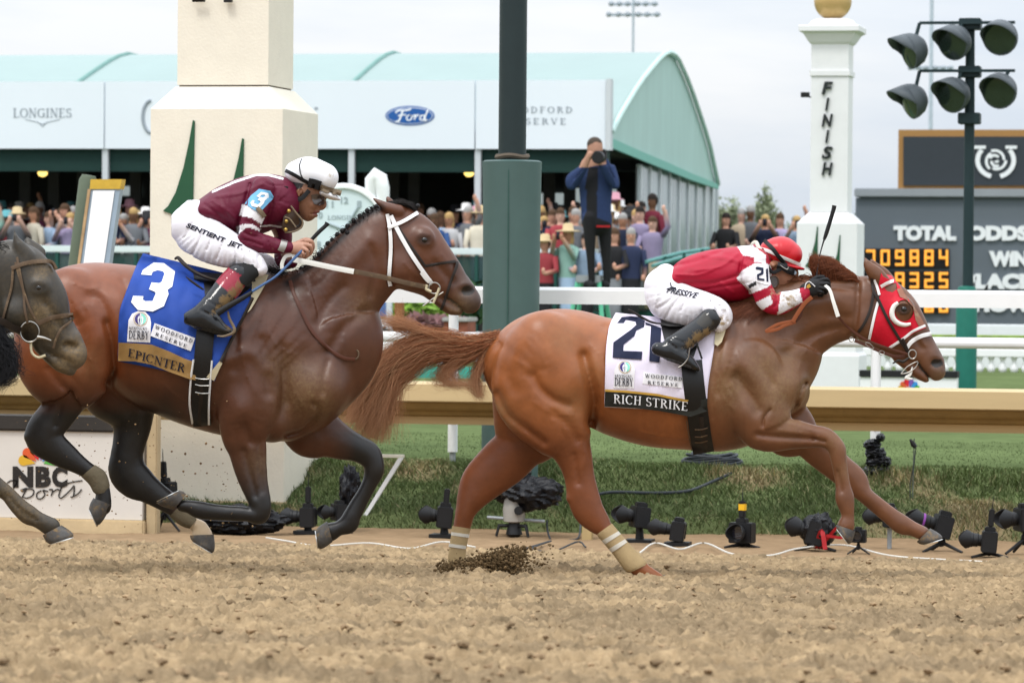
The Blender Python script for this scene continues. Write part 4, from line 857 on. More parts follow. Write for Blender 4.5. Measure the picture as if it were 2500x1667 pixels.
for i, (pts, w_) in enumerate((([(966, 276), (974, 270), (990, 270), (1004, 267)], 4), ([(984, 270), (980, 282), (974, 296), (966, 297)], 4), ([(972, 283), (984, 281), (992, 281)], 3), ([(1000, 281), (993, 287), (996, 294), (1004, 292), (1006, 284), (1000, 281), (1010, 284)], 3), ([(1010, 284), (1015, 281), (1012, 293)], 3.4), ([(1014, 287), (1020, 281), (1024, 283)], 3), ([(1038, 283), (1029, 283), (1026, 292), (1034, 293), (1038, 284)], 3), ([(1046, 268), (1040, 282), (1037, 294), (1043, 293)], 3.4))):
    stroke_on(pts, w_, lambda u, v: fxy(u, v)-np.array([0, .014+.0006*i, 0]), M_fw, ov, 'oval_logo_script', (0, -.004, 0), 3)
MB().tube([fxy(371+22*math.cos(a), 285+40*math.sin(a)) for a in np.linspace(1.6, 4.6, 12)], .035, 6).build('fascia_emblem', M_lg, tent); MB().prism([(768, 262), (776, 262), (776, 268), (768, 268)], fxy, (0, -.006, 0)).build('fascia_emblem', M_lg, tent)
# inside and deck
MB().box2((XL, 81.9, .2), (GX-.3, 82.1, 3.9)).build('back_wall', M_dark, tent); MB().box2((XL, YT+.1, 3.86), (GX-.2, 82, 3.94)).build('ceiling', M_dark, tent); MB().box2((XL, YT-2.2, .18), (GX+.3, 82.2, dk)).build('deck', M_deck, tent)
for u0, u1, v0, v1 in ((300, 345, 455, 478), (1400, 1455, 460, 500), (1490, 1505, 462, 520), (1320, 1390, 472, 500)): MB().prism([(u0, v0), (u1, v0), (u1, v1), (u0, v1)], lambda u, v: at_Y(u, v, 81.88), (0, -.05, 0)).build('back_window', mat('bright_back_window', (.75, .82, .84), rough=.3, emit=((.62, .72, .72), .5)), tent)
for u, v in ((104, 423), (1053, 402), (1145, 423), (640, 410), (330, 405)): MB().ball(at_Y(u, v, 76), (.10, .10, .075), 8).build('ceiling_lamp', M_lamp, tent)
for u in (60, 130, 200, 330, 815, 900, 960, 1010, 1340, 1390): x = at_Y(u, 430, 80)[0]; MB().box2((x-.12, 80, dk), (x+.12, 80.1, 3.8)).build('inner_post', mat('dim_grey_post', (.16, .17, .17), rough=.8), tent)
for k, u in enumerate((1558, 1582, 1606, 1630, 1653, 1675, 1696, 1716, 1734, 1747)):
    p = at_X(u, 500, GX-.12); MB().box2((GX-.16, p[1]-.05, dk-.6), (GX-.06, p[1]+.05, 3.75)).build('mullion', M_fpost, tent)
p0, p1 = at_X(1556, 500, GX-.1)[1], at_X(1748, 500, GX-.1)[1]; MB().box2((GX-.11, p0, dk), (GX-.09, p1, 3.75)).build('side_glass', M_pane, tent)
# deck railing
rl = thing('deck_railing', 'dark green railing with pale top rail along the tent deck front', 'railing', (-30, YT-2.2, dk)); YR = YT-2.2; zr = at_Y(700, 603, YR)[2]
MB().box2((XL, YR-.06, zr-.12), (at_Y(1600, 603, YR)[0], YR+.06, zr), bev=.01).build('top_rail', mat('pale_green_white_rail', (.66, .73, .73), rough=.5, var=.04), rl)
MB().box2((XL, YR+.0, .3), (at_Y(1700, 603, YR)[0], YR+.02, zr-.14)).build('panel', M_panel, rl)
for u in np.arange(-500, 1700, 64): x = at_Y(u, 650, YR)[0]; MB().box2((x-.03, YR-.04, .2), (x+.03, YR+.03, zr-.12)).build('post', M_railg, rl)
MB().box2((XL, YR-.05, dk-.12), (at_Y(1700, 603, YR)[0], YR+.03, dk-.03)).build('bottom_rail', M_railg, rl)
rs = thing('sloping_railing', 'dark green railing sloping beside the right tent corner', 'railing', at_Y(1600, 690, 66))
for dz in (0, 9): MB().tube([at_Y(1575+dz*2, 640+dz, 66), at_Y(1660+dz, 618+dz, 67), at_Y(1730+dz, 608+dz, 68)], .035, 8).build('handrail', mat('teal_handrail', (.10, .26, .24), rough=.5), rs, smooth=True)
for u in (1580, 1625, 1670, 1715): MB().tube([at_Y(u, 635-(u-1580)*.2, 66.5), at_Y(u, 720, 66.5)], .03, 6).build('post', M_railg, rs)

# crowd ------------------------------------------------------------
M_person = mat('spectator', (0, 0, 0), rough=.8, attr=True, var=.1, vscale=6)
SK = {'light': (.50, .27, .19), 'tan': (.36, .18, .11), 'brown': (.14, .07, .04), 'fair': (.58, .35, .27)}
HR = {'dark hair': (.018, .013, .011), 'brown hair': (.07, .038, .02), 'blond hair': (.42, .27, .11), 'grey hair': (.30, .29, .28)}
HT = {'straw hat': (.55, .42, .24), 'white hat': (.78, .76, .74), 'pink hat': (.55, .28, .34), 'black hat': (.02, .02, .022), 'red hat': (.5, .03, .04), 'turquoise hat': (.12, .36, .40)}
TP = {'white': (.72, .71, .72), 'navy': (.022, .03, .07), 'pink': (.55, .30, .33), 'pale blue': (.34, .46, .62), 'black': (.018, .018, .02), 'grey': (.22, .23, .25), 'lilac': (.40, .34, .52), 'beige': (.48, .38, .27), 'red': (.34, .05, .06), 'mint': (.34, .58, .50), 'magenta': (.28, .05, .15), 'blue': (.05, .12, .32), 'cream': (.66, .60, .48), 'burgundy': (.14, .015, .03)}
def person_mesh(hgt, sk, hair, hat, top, leg, arms, turn, q):
    """one continuous figure, standing, seen from the track"""
    rows = []; c = []; n = 10
    def row(z, rx, ry, colr, dx=0, dy=0): rows.append([(dx+rx*math.cos(2*math.pi*j/n), dy+ry*math.sin(2*math.pi*j/n), z) for j in range(n)]); c.extend([colr]*n)
    dark = tuple(x*.7 for x in top)
    for z, rx, ry, cl in ((.02, .13, .10, leg), (.45, .14, .10, leg), (.82, .175, .12, leg), (.90, .18, .125, leg), (.92, .18, .125, top), (1.05, .165, .115, top), (1.25, .195, .125, top), (1.36, .205, .12, top), (1.43, .17, .10, top), (1.455, .10, .08, top), (1.465, .058, .058, sk), (1.51, .055, .06, sk), (1.53, .062, .075, sk), (1.57, .075, .092, sk), (1.63, .08, .10, sk), (1.665, .082, .102, hat or hair), (1.70, .08, .10, hat or hair), (1.74, .062, .08, hat or hair), (1.765, .02, .03, hat or hair)): row(z*hgt, rx, ry, cl)
    b = MB().rings(rows)
    o = len(b.v); hd = MB(); hd.ball((0, .028, 1.64*hgt), (.086, .095, .115), 8); b.add(hd.v, hd.f); c += [hair]*len(hd.v)           # hair at the back and sides
    if hair[0] > .04 or q.random() < .4: hd = MB(); hd.ball((0, .05, 1.53*hgt), (.085, .07, .13), 7); b.add(hd.v, hd.f); c += [hair]*len(hd.v)
    if hat: hd = MB(); w_ = q.uniform(.15, .23); hd.lathe((0, 0, 0), [(w_, 1.672*hgt), (w_, 1.682*hgt), (.095, 1.70*hgt), (.088, 1.79*hgt), (.05, 1.81*hgt)], 14); b.add(hd.v, hd.f); c += [hat]*len(hd.v)
    for s_ in (-1, 1):
        P = {'down': [(.20*s_, 0, 1.38), (.25*s_, .02, 1.12), (.23*s_, -.06, .88)], 'up': [(.19*s_, 0, 1.38), (.27*s_, -.12, 1.22), (.10*s_, -.24, 1.54)], 'rail': [(.20*s_, 0, 1.38), (.27*s_, -.05, 1.14), (.16*s_, -.25, 1.08)], 'raised': [(.19*s_, 0, 1.40), (.30*s_, -.05, 1.56), (.25*s_, -.10, 1.86)]}[arms if s_ > 0 or arms != 'raised' else 'rail']
        P = [(x, y, z*hgt) for x, y, z in P]; a = MB(); a.tube(P+[tuple(np.array(P[2])+np.array([-.02*s_, -.03, .03]))], [.062, .052, .04, .032], 7); k = len(a.v); b.add(a.v, a.f); c += [top]*(k-14)+[sk]*14
        hn = MB(); hn.ball(np.array(P[2])+np.array([-.015*s_, -.03, .05]), (.036, .03, .055), 5); b.add(hn.v, hn.f); c += [sk]*len(hn.v)
    fc = MB(); fc.ball((0, -.096, 1.60*hgt), (.014, .02, .02), 4); b.add(fc.v, fc.f); c += [sk]*len(fc.v)
    for s_ in (-1, 1): ey = MB(); ey.ball((.03*s_, -.085, 1.625*hgt), (.014, .012, .008), 4); b.add(ey.v, ey.f); c += [(.05, .03, .025)]*len(ey.v)
    if arms == 'up': ph = MB(); ph.box((0, -.26, 1.60*hgt), (.038, .006, .07)); b.add(ph.v, ph.f); c += [(.02, .02, .025)]*len(ph.v)
    V = np.array(b.v); ca, sa = math.cos(turn), math.sin(turn); V[:, :2] = V[:, :2] @ np.array([[ca, sa], [-sa, ca]]); V += 0
    return V, b.f, np.array(c)
USED = {}
def spectator(x, y, z, where, group, q, top=None, hat='?', arms=None, facing=None):
    for _try in range(60):
      t = top or q.choice(list(TP)+['white', 'navy', 'white', 'black', 'grey', 'navy']); h = hat if hat != '?' else (q.choice(list(HT)) if q.random() < .30 else None); hr = q.choice(list(HR)); sk = q.choice(['light', 'tan', 'fair', 'light', 'brown']); ar = arms or q.choice(['down', 'rail', 'up', 'rail', 'down', 'raised'], p=[.26, .3, .22, .1, .06, .06])
      arm = {'down': 'arms down', 'rail': 'arms forward', 'up': 'holding up phone', 'raised': 'one arm raised'}[ar]; lab = f"spectator in {t} top, {h or hr}, {arm}, {where}"
      if lab not in USED: break
    USED[lab] = 1
    lg = TP[q.choice(['navy', 'black', 'grey', 'beige', 'white', 'pale blue'])]; ht = q.uniform(.93, 1.06)
    V, Fc, c = person_mesh(ht, SK[sk], HR[hr], HT[h] if h else None, np.array(TP[t])*q.uniform(.5, .95), lg, ar, facing if facing is not None else q.uniform(-.5, .5)-.15, q)  # top colour scaled down to paint in the shade under the tent roof
    me = np_mesh('person', V, Fc, M_person, True, None, c); o = bpy.data.objects.new('person', me); COL.objects.link(o); o.location = (float(x), float(y), float(z))
    return tag(o, lab, 'person', group)
q = np.random.default_rng(21)
def crowd(u0, u1, rows, where, dens):
    for Yr, zf in rows:
        u = u0+q.uniform(0, 10)
        while u < u1:
            x = at_Y(u, 500, Yr)[0]; spectator(x, Yr+q.uniform(-.25, .25), zf, where, 'spectators on the tent deck', q); u += dens*q.uniform(.75, 1.35)
crowd(-40, 385, [(68.5, dk), (69.6, dk), (71.0, dk+.12)], 'deck left of cream pillar', 33)
crowd(-40, 385, [(72.6, dk+.2)], 'rear row, left deck', 36)
crowd(795, 1190, [(68.4, dk), (69.7, dk), (71.4, dk+.12)], 'deck left of green post', 37)
crowd(1318, 1560, [(68.4, dk), (69.4, dk), (70.8, dk+.1)], 'deck right of green post', 32)
crowd(1480, 1600, [(67.6, dk), (70.2, dk+.25)], 'deck corner under gable', 30)
for u, t_, h in ((1330, 'red', 'straw hat'), (1386, 'mint', 'straw hat'), (1500, 'black', None), (1540, 'navy', None), (1430, 'pale blue', None)): spectator(at_Y(u, 640, 66)[0], 66, .62, 'before railing by photographer', 'spectators before the railing', q, t_, h)
for i, (u, t_) in enumerate(((1772, 'black'), (1822, 'grey'), (1850, 'white'), (1868, 'navy'), (1895, 'lilac'), (1925, 'pale blue'), (1945, 'pale blue'), (1800, 'beige'), (1752, 'cream'))): spectator(at_Y(u, 600, 74)[0], 74+.5*(i % 3), 1.05+.1*(i % 2), 'platform beyond tent', 'spectators on the far platform', q, t_, None)
pf = thing('viewing_platform', 'dark green viewing platform carrying spectators right of the tent', 'platform', at_Y(1850, 690, 74)); a, b = at_Y(1748, 640, 73.5)[0], at_Y(2090, 640, 73.5)[0]
MB().box2((a, 73.5, .2), (b, 78, 1.05)).build('deck', M_railg, pf); MB().box2((a, 73.4, 1.9), (b, 73.46, 1.97)).build('handrail', M_railg, pf); MB().box2((a, 73.42, .2), (b, 73.44, 1.9)).build('panel', M_panel, pf)

# photographer on a ladder --------------------------------------------------------------
YPH = 49.0; DPH = YPH/.985
px = lambda p: [(1150+a[0]*.4338, 80+a[1]*.4338)+tuple(a[2:]) for a in p]
ph = thing('person', 'photographer in blue jacket and black trousers standing on a green stepladder, camera to his face', 'photographer', at_Y(1462, 690, YPH))
s = SDF(1362, 1525, 325, 715, .4, 2.0, DPH)
def E(l): return [(1150+x1*.4338, 80+y1*.4338, 1150+x2*.4338, 80+y2*.4338, hw, yc) for x1, y1, x2, y2, hw, yc in l]
s.tube(E([(652, 630, 740, 630, .09, 0), (655, 665, 742, 668, .09, 0), (665, 705, 735, 705, .075, 0), (672, 735, 725, 735, .055, 0), (665, 760, 730, 760, .06, 0)]), 4)
s.tube(E([(610, 770, 790, 770, .10, 0), (605, 830, 800, 830, .13, 0), (615, 960, 790, 960, .13, 0), (622, 1060, 790, 1060, .13, 0)]), 6)
for a, b, y0 in ((628, 705, -.06), (712, 795, .06)): s.tube(E([(a, 1040, b, 1040, .11, y0), (a+8, 1160, b-4, 1160, .085, y0), (a+22, 1260, b-8, 1260, .065, y0), (a+30, 1360, b-8, 1360, .055, y0), (a+34, 1400, b-10, 1400, .05, y0)]), 4); s.tube(E([(a+20, 1395, a+30, 1435, .05, y0), (a+50, 1400, a+52, 1440, .05, y0-.1)]), 4)
s.tube(E([(600, 760, 640, 790, .06, -.02), (545, 800, 590, 850, .055, -.08), (540, 850, 600, 860, .05, -.1), (600, 770, 640, 800, .04, -.22), (640, 700, 672, 720, .032, -.27), (650, 680, 690, 695, .03, -.28)]), 5); s.tube(E([(770, 770, 815, 760, .06, -.02), (800, 830, 832, 820, .055, -.08), (790, 870, 830, 850, .05, -.12), (735, 790, 790, 770, .04, -.22), (715, 740, 745, 735, .03, -.27)]), 5)
def cph(p, sc):
    c, m = poly_cols(p, (.020, .036, .095), [([x[:2] for x in px([(600, 1000), (810, 1080), (810, 1500), (600, 1500)])], (.012, .012, .013)), ([x[:2] for x in px([(660, 760), (715, 760), (712, 900), (710, 1090), (640, 1090), (640, 880)])], (.012, .012, .014)), ([x[:2] for x in px([(640, 590), (760, 590), (760, 740), (640, 760)])], (.42, .23, .16)), ([x[:2] for x in px([(640, 560), (760, 560), (760, 625), (700, 615), (655, 640), (640, 640)])], (.06, .045, .035))], [])
    u, v, y = p.T; h = (np.hypot(u-(1150+660*.4338), v-(80+705*.4338)) < 22)&(y < -30*sc/476); c[(u < 1440)&(v < 80+760*.4338)&(v > 80+670*.4338)&(u > 1150+610*.4338)] = (.42, .23, .16); k = in_poly(u, v, [x[:2] for x in px([(590, 930), (650, 880), (650, 1000), (620, 1080), (590, 1060)])]); c[k] = (.020, .036, .095); k = in_poly(u, v, [x[:2] for x in px([(705, 900), (820, 880), (815, 1060), (790, 1080), (730, 1010)])]); c[k] = (.020, .036, .095)
    return c, m
s.build('body', mat('photographer_clothes', (0, 0, 0), rough=.85, attr=True, var=.15, vscale=30), ph, cph)
hc = at_d(*px([(713, 702)])[0], DPH-.33); Mx = Matrix.Rotation(math.pi/2, 4, 'X')
hcam = thing('handheld_camera', 'black camera with a round telephoto lens held to the photographer face', 'camera', hc)
MB().lathe(hc, [(.001, -.02), (.075, -.02), (.08, .0), (.08, .10), (.06, .12), (.055, .2)], 20, M=Matrix.Rotation(-math.pi/2, 4, 'X')).build('lens', M_cam, hcam, smooth=True); MB().box(hc+np.array([-.01, .24, .03]), (.08, .04, .06), bev=.01).build('body', M_cam, hcam)
MB().box(at_d(*px([(745, 1090)])[0], DPH-.15), (.09, .008, .012)).build('red_belt_tag', M_red, ph)
M_lad = mat('green_fibreglass', (.10, .42, .26), rough=.5, var=.08)
ld = thing('stepladder', 'green stepladder under the photographer behind the white rail', 'ladder', at_Y(1455, 830, YPH)); zt0 = at_Y(1455, 672, YPH)[2]; xm = at_Y(1441, 672, YPH)[0]
MB().box((xm, YPH, zt0-.05), (.16, .16, .05), bev=.01).build('top_step', M_grey, ld)
for sx in (-1, 1):
    for sy in (-1, 1): MB().tube([(xm+.14*sx, YPH+.12*sy, zt0-.08), (xm+.32*sx, YPH+.45*sy, .17)], .03, 6).build('leg', M_lad, ld)
for k in range(4): z = zt0-.3-.3*k; w_ = .15+.045*(k+1); MB().box((xm, YPH-.2-.08*k, z), (w_, .05, .015)).build('step', M_grey, ld)

# clock ----------------------------------------------------------------------------------
M_clk = mat('white_clock_case', (.80, .82, .82), rough=.4, var=.03); M_face = mat('pale_clock_face', (.62, .72, .74), rough=.4, var=.02); M_num = mat('grey_numerals', (.33, .40, .42), rough=.5)
YC = 44.0; ck = thing('clock', 'white pedestal clock with scroll ornament behind the maroon jockey', 'clock', at_Y(841, 800, YC)); cxy = lambda u, v: at_Y(u, v, YC)
c0 = cxy(841, 561); k = np.linalg.norm(cxy(941, 561)-c0)/100; Rm = Matrix.Rotation(math.pi/2, 4, 'X')
MB().lathe(c0, [(.001, -.1), (108*k, -.1), (110*k, .06), (104*k, .10), (98*k, .10), (95*k, .06), (.001, .06)], 48, M=Rm).build('case', M_clk, ck, smooth=True); MB().lathe(c0, [(.001, .062), (95*k, .062), (95*k, .066), (.001, .066)], 40, M=Rm).build('dial', M_face, ck)
cf = lambda u, v: at_Y(u, v, YC-.07)
for h in range(1, 13):
    a = math.radians(90-30*h); u, v = 841+72*math.cos(a), 561-72*math.sin(a); flat_text('numeral', str(h), lambda x, y, u=u, v=v, w_=(5 if h < 10 else 9): cf(u-w_+2*w_*x, v+8-16*y), M_num, ck, (0, -.005, 0), bold=.02)
V, T_, Z, _ = serif2d('LONGINES', .06); flat_text('dial_lettering', '', lambda x, y: cf(800+82*x, 536-10*y), M_num, ck, (0, -.004, 0), V=V, T=T_)
for P in ([(841, 561), (875, 505)], [(841, 561), (800, 545)]): MB().tube([cf(*P[0])-np.array([0, .01, 0]), cf(*P[1])-np.array([0, .01, 0])], .014, 6).build('hand', M_num, ck)
MB().box2((cxy(770, 700)[0], YC-.03, .17), (cxy(912, 700)[0], YC+.3, cxy(841, 640)[2]), bev=.02).build('pedestal', mat('pale_blue_pedestal', (.55, .66, .70), rough=.5, var=.05), ck)
MB().tube([cxy(u, v) for u, v in [(938, 540), (936, 500), (934, 460), (928, 436), (917, 428), (908, 440), (906, 470), (910, 500)]], [.05, .07, .085, .09, .09, .085, .07, .04], 12).build('scroll', M_clk, ck, smooth=True)

# balustrade, hedge and garden -------------------------------------------------------------------------------
YBL = 60.0; bl = thing('balustrade', 'long white balustrade at the far side of the turf', 'balustrade', (-12, YBL, .2)); zz = lambda v, Y: at_Y(1250, v, Y)[2]
zb0, zb1, zt1, zt2 = zz(912, YBL), zz(902, YBL), zz(858, YBL), zz(838, YBL); xa, xb = at_Y(560, 880, YBL)[0], at_Y(2700, 880, YBL)[0]
MB().box2((xa, YBL-.1, zt1), (xb, YBL+.1, zt2), bev=.015).build('coping', M_white, bl); MB().box2((xa, YBL-.1, zb0-.05), (xb, YBL+.1, zb1), bev=.015).build('plinth', M_white, bl)
hh = zt1-zb1; n_ = 0; gap = at_Y(2030, 880, YBL)[0]-at_Y(2001, 880, YBL)[0]
prof = [(.05, 0), (.05, .06), (.034, .09), (.03, .14), (.058, .30), (.062, .42), (.04, .62), (.028, .74), (.034, .86), (.05, .93), (.05, 1.0)]
bm0 = MB(); bm0.lathe((0, 0, 0), [(r*1.05, z*hh) for r, z in prof], 10); proto = bm0.build('baluster', M_white, bl, smooth=True); bal = []
spots = [u for u in np.arange(840, 1120, 26)]+[u for u in np.arange(2140, 2540, 28)]+[u for u in np.arange(1700, 1960, 28)]
for i, u in enumerate(spots):
    o = proto if i == 0 else proto.copy()
    if i: COL.objects.link(o); o.parent = bl
    x = at_Y(u, 880, YBL)[0]; o.location = Vector((x, YBL, zb1))-bl.location
M_hedge = mat('clipped_hedge', (.050, .115, .030), rough=.9, var=.5, vscale=5, bump=1, bscale=12, spec=.1); M_hedgey = mat('yellow_green_hedge', (.22, .32, .04), rough=.9, var=.4, vscale=5, bump=1, bscale=12, spec=.1)
def leafy(name, label, c, r, m_, n=900, ls=.06, seed=0, cat='shrub', group=None, par=None):
    q_ = np.random.default_rng(seed); d = q_.normal(0, 1, (n, 3)); d /= np.linalg.norm(d, axis=1)[:, None]; rr_ = (q_.random(n)**.45)[:, None]; lump = 1+.28*np.sin(d[:, 0:1]*5+seed)*np.sin(d[:, 2:3]*6+seed*2); P = np.asarray(c, float)+d*rr_*lump*np.asarray(r, float); a = q_.normal(0, 1, (n, 3))*ls; b = q_.normal(0, 1, (n, 3))*ls
    V = np.stack([P-a, P+b, P+a, P-b], 1).reshape(-1, 3); Q = np.arange(4*n).reshape(-1, 4); return link(name, np_mesh(name, V, Q, m_, False), par)
b = MB(); b.box2((xa, YBL-.55, .15), (xb, YBL-.2, zz(908, YBL-.4)), bev=.03); tag(recentre(b.build('low_hedge', M_hedge, None)), 'low clipped hedge along the foot of the white balustrade', 'hedge')
wl = thing('planter_wall', 'white planter wall topped by yellow-green hedge behind the balustrade', 'wall', (-12, 63, .2)); zw = zz(838, 63); zw2 = zz(812, 63)
MB().box2((xa, 62.9, .15), (xb, 63.3, zw2), bev=.02).build('wall', mat('off_white_wall', (.66, .68, .68), rough=.7, var=.05), wl); MB().box2((at_Y(1960, 800, 63.1)[0], 63.0, zw2), (xb, 63.25, zz(806, 63)), bev=.02).build('hedge_top', M_hedgey, wl)
MB().box2((at_Y(1960, 790, 64.5)[0], 64.4, .2), (xb, 64.8, zz(780, 64.5)), bev=.02).build('upper_wall', mat('off_white_wall', (.6, .6, .6)), wl)
gb_ = thing('green_board', 'low teal board in front of the white balustrade', 'board', at_Y(1020, 940, 52)); MB().box2((at_Y(790, 920, 52)[0], 52, .15), (at_Y(1330, 920, 52)[0], 52.1, zz(897, 52)), bev=.01).build('panel', mat('teal_board', (.05, .34, .27), rough=.6, var=.06), gb_)
bp = thing('brick_pier', 'red brick planter pier behind the tail', 'planter', at_Y(1115, 830, 62.2)); MB().box2((at_Y(1087, 800, 62.2)[0], 62.1, .2), (at_Y(1145, 800, 62.2)[0], 62.7, zz(786, 62.2))).build('brickwork', mat('red_brick', (.22, .075, .045), rough=.9, var=.35, vscale=9), bp); MB().box2((at_Y(1084, 800, 62.2)[0], 62.05, zz(786, 62.2)), (at_Y(1148, 800, 62.2)[0], 62.75, zz(776, 62.2)), bev=.01).build('coping', mat('grey_coping', (.36, .35, .33), rough=.8), bp)
wp_ = thing('wooden_post', 'brown wooden post behind the bay horse head', 'post', at_Y(976, 830, 62)); MB().box2((at_Y(966, 760, 62)[0], 61.9, .2), (at_Y(986, 760, 62)[0], 62.05, zz(715, 62)), bev=.01).build('timber', mat('brown_timber', (.24, .10, .035), rough=.7, var=.15), wp_)
bs = thing('blue_sign', 'blue sign panel between white posts behind the bay horse neck', 'sign', at_Y(925, 800, 61)); MB().box2((at_Y(902, 760, 61)[0], 61, zz(776, 61)), (at_Y(943, 760, 61)[0], 61.05, zz(715, 61))).build('panel', mat('blue_panel', (.06, .13, .30), rough=.5), bs); MB().box2((at_Y(943, 760, 61)[0], 61, .2), (at_Y(955, 760, 61)[0], 61.08, zz(700, 61))).build('post', M_fpost, bs)
bn = thing('bench', 'white slatted bench in shade behind the bay horse neck', 'bench', at_Y(900, 830, 60.6)); MB().box2((at_Y(860, 780, 60.6)[0], 60.5, zz(800, 60.6)), (at_Y(950, 780, 60.6)[0], 60.6, zz(782, 60.6))).build('backrest', M_fpost, bn); MB().box2((at_Y(860, 780, 60.6)[0], 60.4, .2), (at_Y(950, 780, 60.6)[0], 60.7, zz(806, 60.6))).build('seat', M_dark, bn)
M_leafy = mat('bright_garden_leaves', (.15, .26, .035), rough=.8, var=.5, vscale=4, spec=.2); M_leafd = mat('dark_garden_leaves', (.03, .07, .025), rough=.8, var=.5, vscale=4, spec=.2); M_flow = mat('pink_flowers', (.24, .13, .13), rough=.8, var=.3)
for i, (u, v, Y, r, m_, lab) in enumerate(((1010, 768, 63.6, (.42, .3, .26), M_leafy, 'bright yellow-green bush behind the bay horse muzzle'), (1060, 772, 63.6, (.36, .3, .22), M_leafy, 'smaller bright green bush left of the brick pier'), (1085, 745, 66, (.8, .4, .5), M_leafd, 'dark shrub against the deck fence beside the green post'), (985, 740, 66, (.6, .4, .5), M_leafd, 'dark shrub behind the brown wooden post'), (1045, 784, 63.2, (.55, .2, .035), M_flow, 'strip of pink flowers under the bright bushes'))): tag(recentre(leafy('garden_bush' if i < 4 else 'flowers', '', at_Y(u, v, Y), r, m_, 700, .05, i+3)), lab, 'plant')
sg = thing('small_sign_box', 'low white sign box with black band and colourful logo in front of finish pillar', 'sign', at_Y(2210, 950, 44)); YS = 44.0; MB().box2((at_Y(2100, 920, YS)[0], YS, .0), (at_Y(2336, 920, YS)[0], YS+.2, at_Y(2215, 921, YS)[2])).build('panel', M_white, sg); MB().box2((at_Y(2098, 920, YS)[0], YS-.02, at_Y(2215, 921, YS)[2]+.002), (at_Y(2338, 920, YS)[0], YS+.22, at_Y(2215, 905, YS)[2])).build('black_band', mat('black_band', (.015, .015, .016), rough=.6), sg)
for i, (an, colr) in enumerate(((166, (.62, .36, .03)), (136, (.62, .10, .03)), (106, (.60, .02, .03)), (74, (.19, .09, .36)), (44, (.04, .25, .6)), (14, (.08, .38, .06)))):
    a = math.radians(an); d = np.array([math.cos(a), -math.sin(a)]); qv = np.array([-d[1], d[0]]); base = np.array((2219, 952.))+d*6; P = [tuple(base)]+[tuple(base+d*(15+6.5*math.cos(th))+qv*6.5*math.sin(th)) for th in np.radians(np.linspace(-100, 100, 8))]
    MB().prism(P, lambda u, v: at_Y(u, v, YS-.004), (0, -.004, 0)).build('logo_feather', mat('logo_paint_%d' % i, colr), sg)

# far finish pillar -----------------------------------------------------------------------------------
M_pw = mat('white_painted_pillar', (.74, .74, .74), rough=.7, var=.03, spec=.2)
YF = 47.0; k1 = lambda v, Y=YF: at_Y(1998, v, Y)[2]
t, xc, yc, hb, hs, ring = pillar('finish_pillar', 'white pillar reading FINISH with a gold ball on top, beyond the rails', YF, (1945, 2092, 2114, 600), (1975, 2066, 2084, 400), (1925, 2088, 2124, 850), dict(foot=.05, stain=.06, plinth=k1(868), base=k1(545), shaft=k1(518, YF+.15)), M_pw, M_pw, None)
zs = k1(518, YF+.15); zc = k1(110, YF+.2); MB().rings([ring(hs, zs), ring(hs, zc)]).build('shaft', M_pw, t)
MB().rings([ring(hs+.02, k1(186, YF+.2)), ring(hs+.02, k1(174, YF+.2))]).build('collar', M_pw, t)
MB().rings([ring(hs, zc), ring(hs+.03, zc+.03), ring(hs+.09, k1(84, YF+.2)), ring(hs+.14, k1(78, YF+.2)), ring(hs+.14, k1(66, YF+.2)), ring(hs+.13, k1(64, YF+.2))]).build('capital', M_pw, t)
MB().lathe((xc, yc, 0), [(.30, k1(64, YF+.2)), (.26, k1(50, YF+.2)), (.2, k1(46, YF+.2))], 30).build('ball_seat', M_pw, t, smooth=True); rb = 46*YF/.99/FPX; MB().ball((xc, yc, k1(48, YF+.3)+rb*.97), rb, 20).build('gold_ball', mat('gold_paint', (.50, .34, .14), rough=.35, metal=.25, var=.05), t, smooth=True)
M_let = mat('black_lettering', (.02, .025, .025), rough=.5, var=0)
yf_ = yc-hs-.001
for i, ch in enumerate('FINISH'):
    v0 = 200+i*39.4; w_ = {'I': 5}.get(ch, 13.5); flat_text('lettering', ch, lambda x, y, v0=v0, w_=w_: at_Y(2020-w_+2*w_*x, v0+31-31*y, yf_), M_let, t, (0, -.03, 0), bold=.03, shear=.22)
for P in ([(1995, 553), (1997, 553), (1996, 640), (1992, 672), (1982, 656), (1966, 650), (1980, 628), (1990, 590)], [(2050, 574), (2052, 574), (2050, 640), (2042, 660), (2034, 650), (2044, 620)]): MB().prism(P, lambda u, v: at_Y(u, v, yc-hb-.001), (0, -.012, 0)).build('green_inlay', M_greenin, t)
MB().box(at_Y(1966, 232, yc), (.05, .05, .03)).build('small_speaker', M_black, t); MB().tube([at_Y(1966, 234, yc), (xc-hs+.01, yc, at_Y(1966, 240, yc)[2])], .012, 6).build('speaker_arm', M_black, t)

# tote board ----------------------------------------------------------------------------------------------------
M_tote = mat('slate_grey_board', (.115, .135, .155), rough=.6, var=.06, vscale=.6); M_totedk = mat('charcoal_screen', (.035, .042, .050), rough=.5, var=.05); M_bronze = mat('bronze_frame', (.34, .18, .06), rough=.5, var=.05); M_totecap = mat('grey_capping', (.26, .28, .30), rough=.7, var=.1, vscale=.8)
M_tw = mat('white_sign_lettering', (.74, .76, .77), rough=.6, var=0); M_led = mat('amber_lamps', (.9, .4, .05), emit=((1.0, .40, .06), .75), var=0); M_slot = mat('black_slot', (.008, .008, .009), rough=.5, var=0)
YO = 76.0; tb = thing('tote_board', 'grey tote board reading TOTAL ODDS with amber numbers at the right', 'scoreboard', at_Y(2300, 760, YO)); o_ = lambda u, v: at_Y(u, v, YO-.002); kx = lambda u: at_Y(u, 600, YO)[0]; kv = lambda v: at_Y(2300, v, YO)[2]
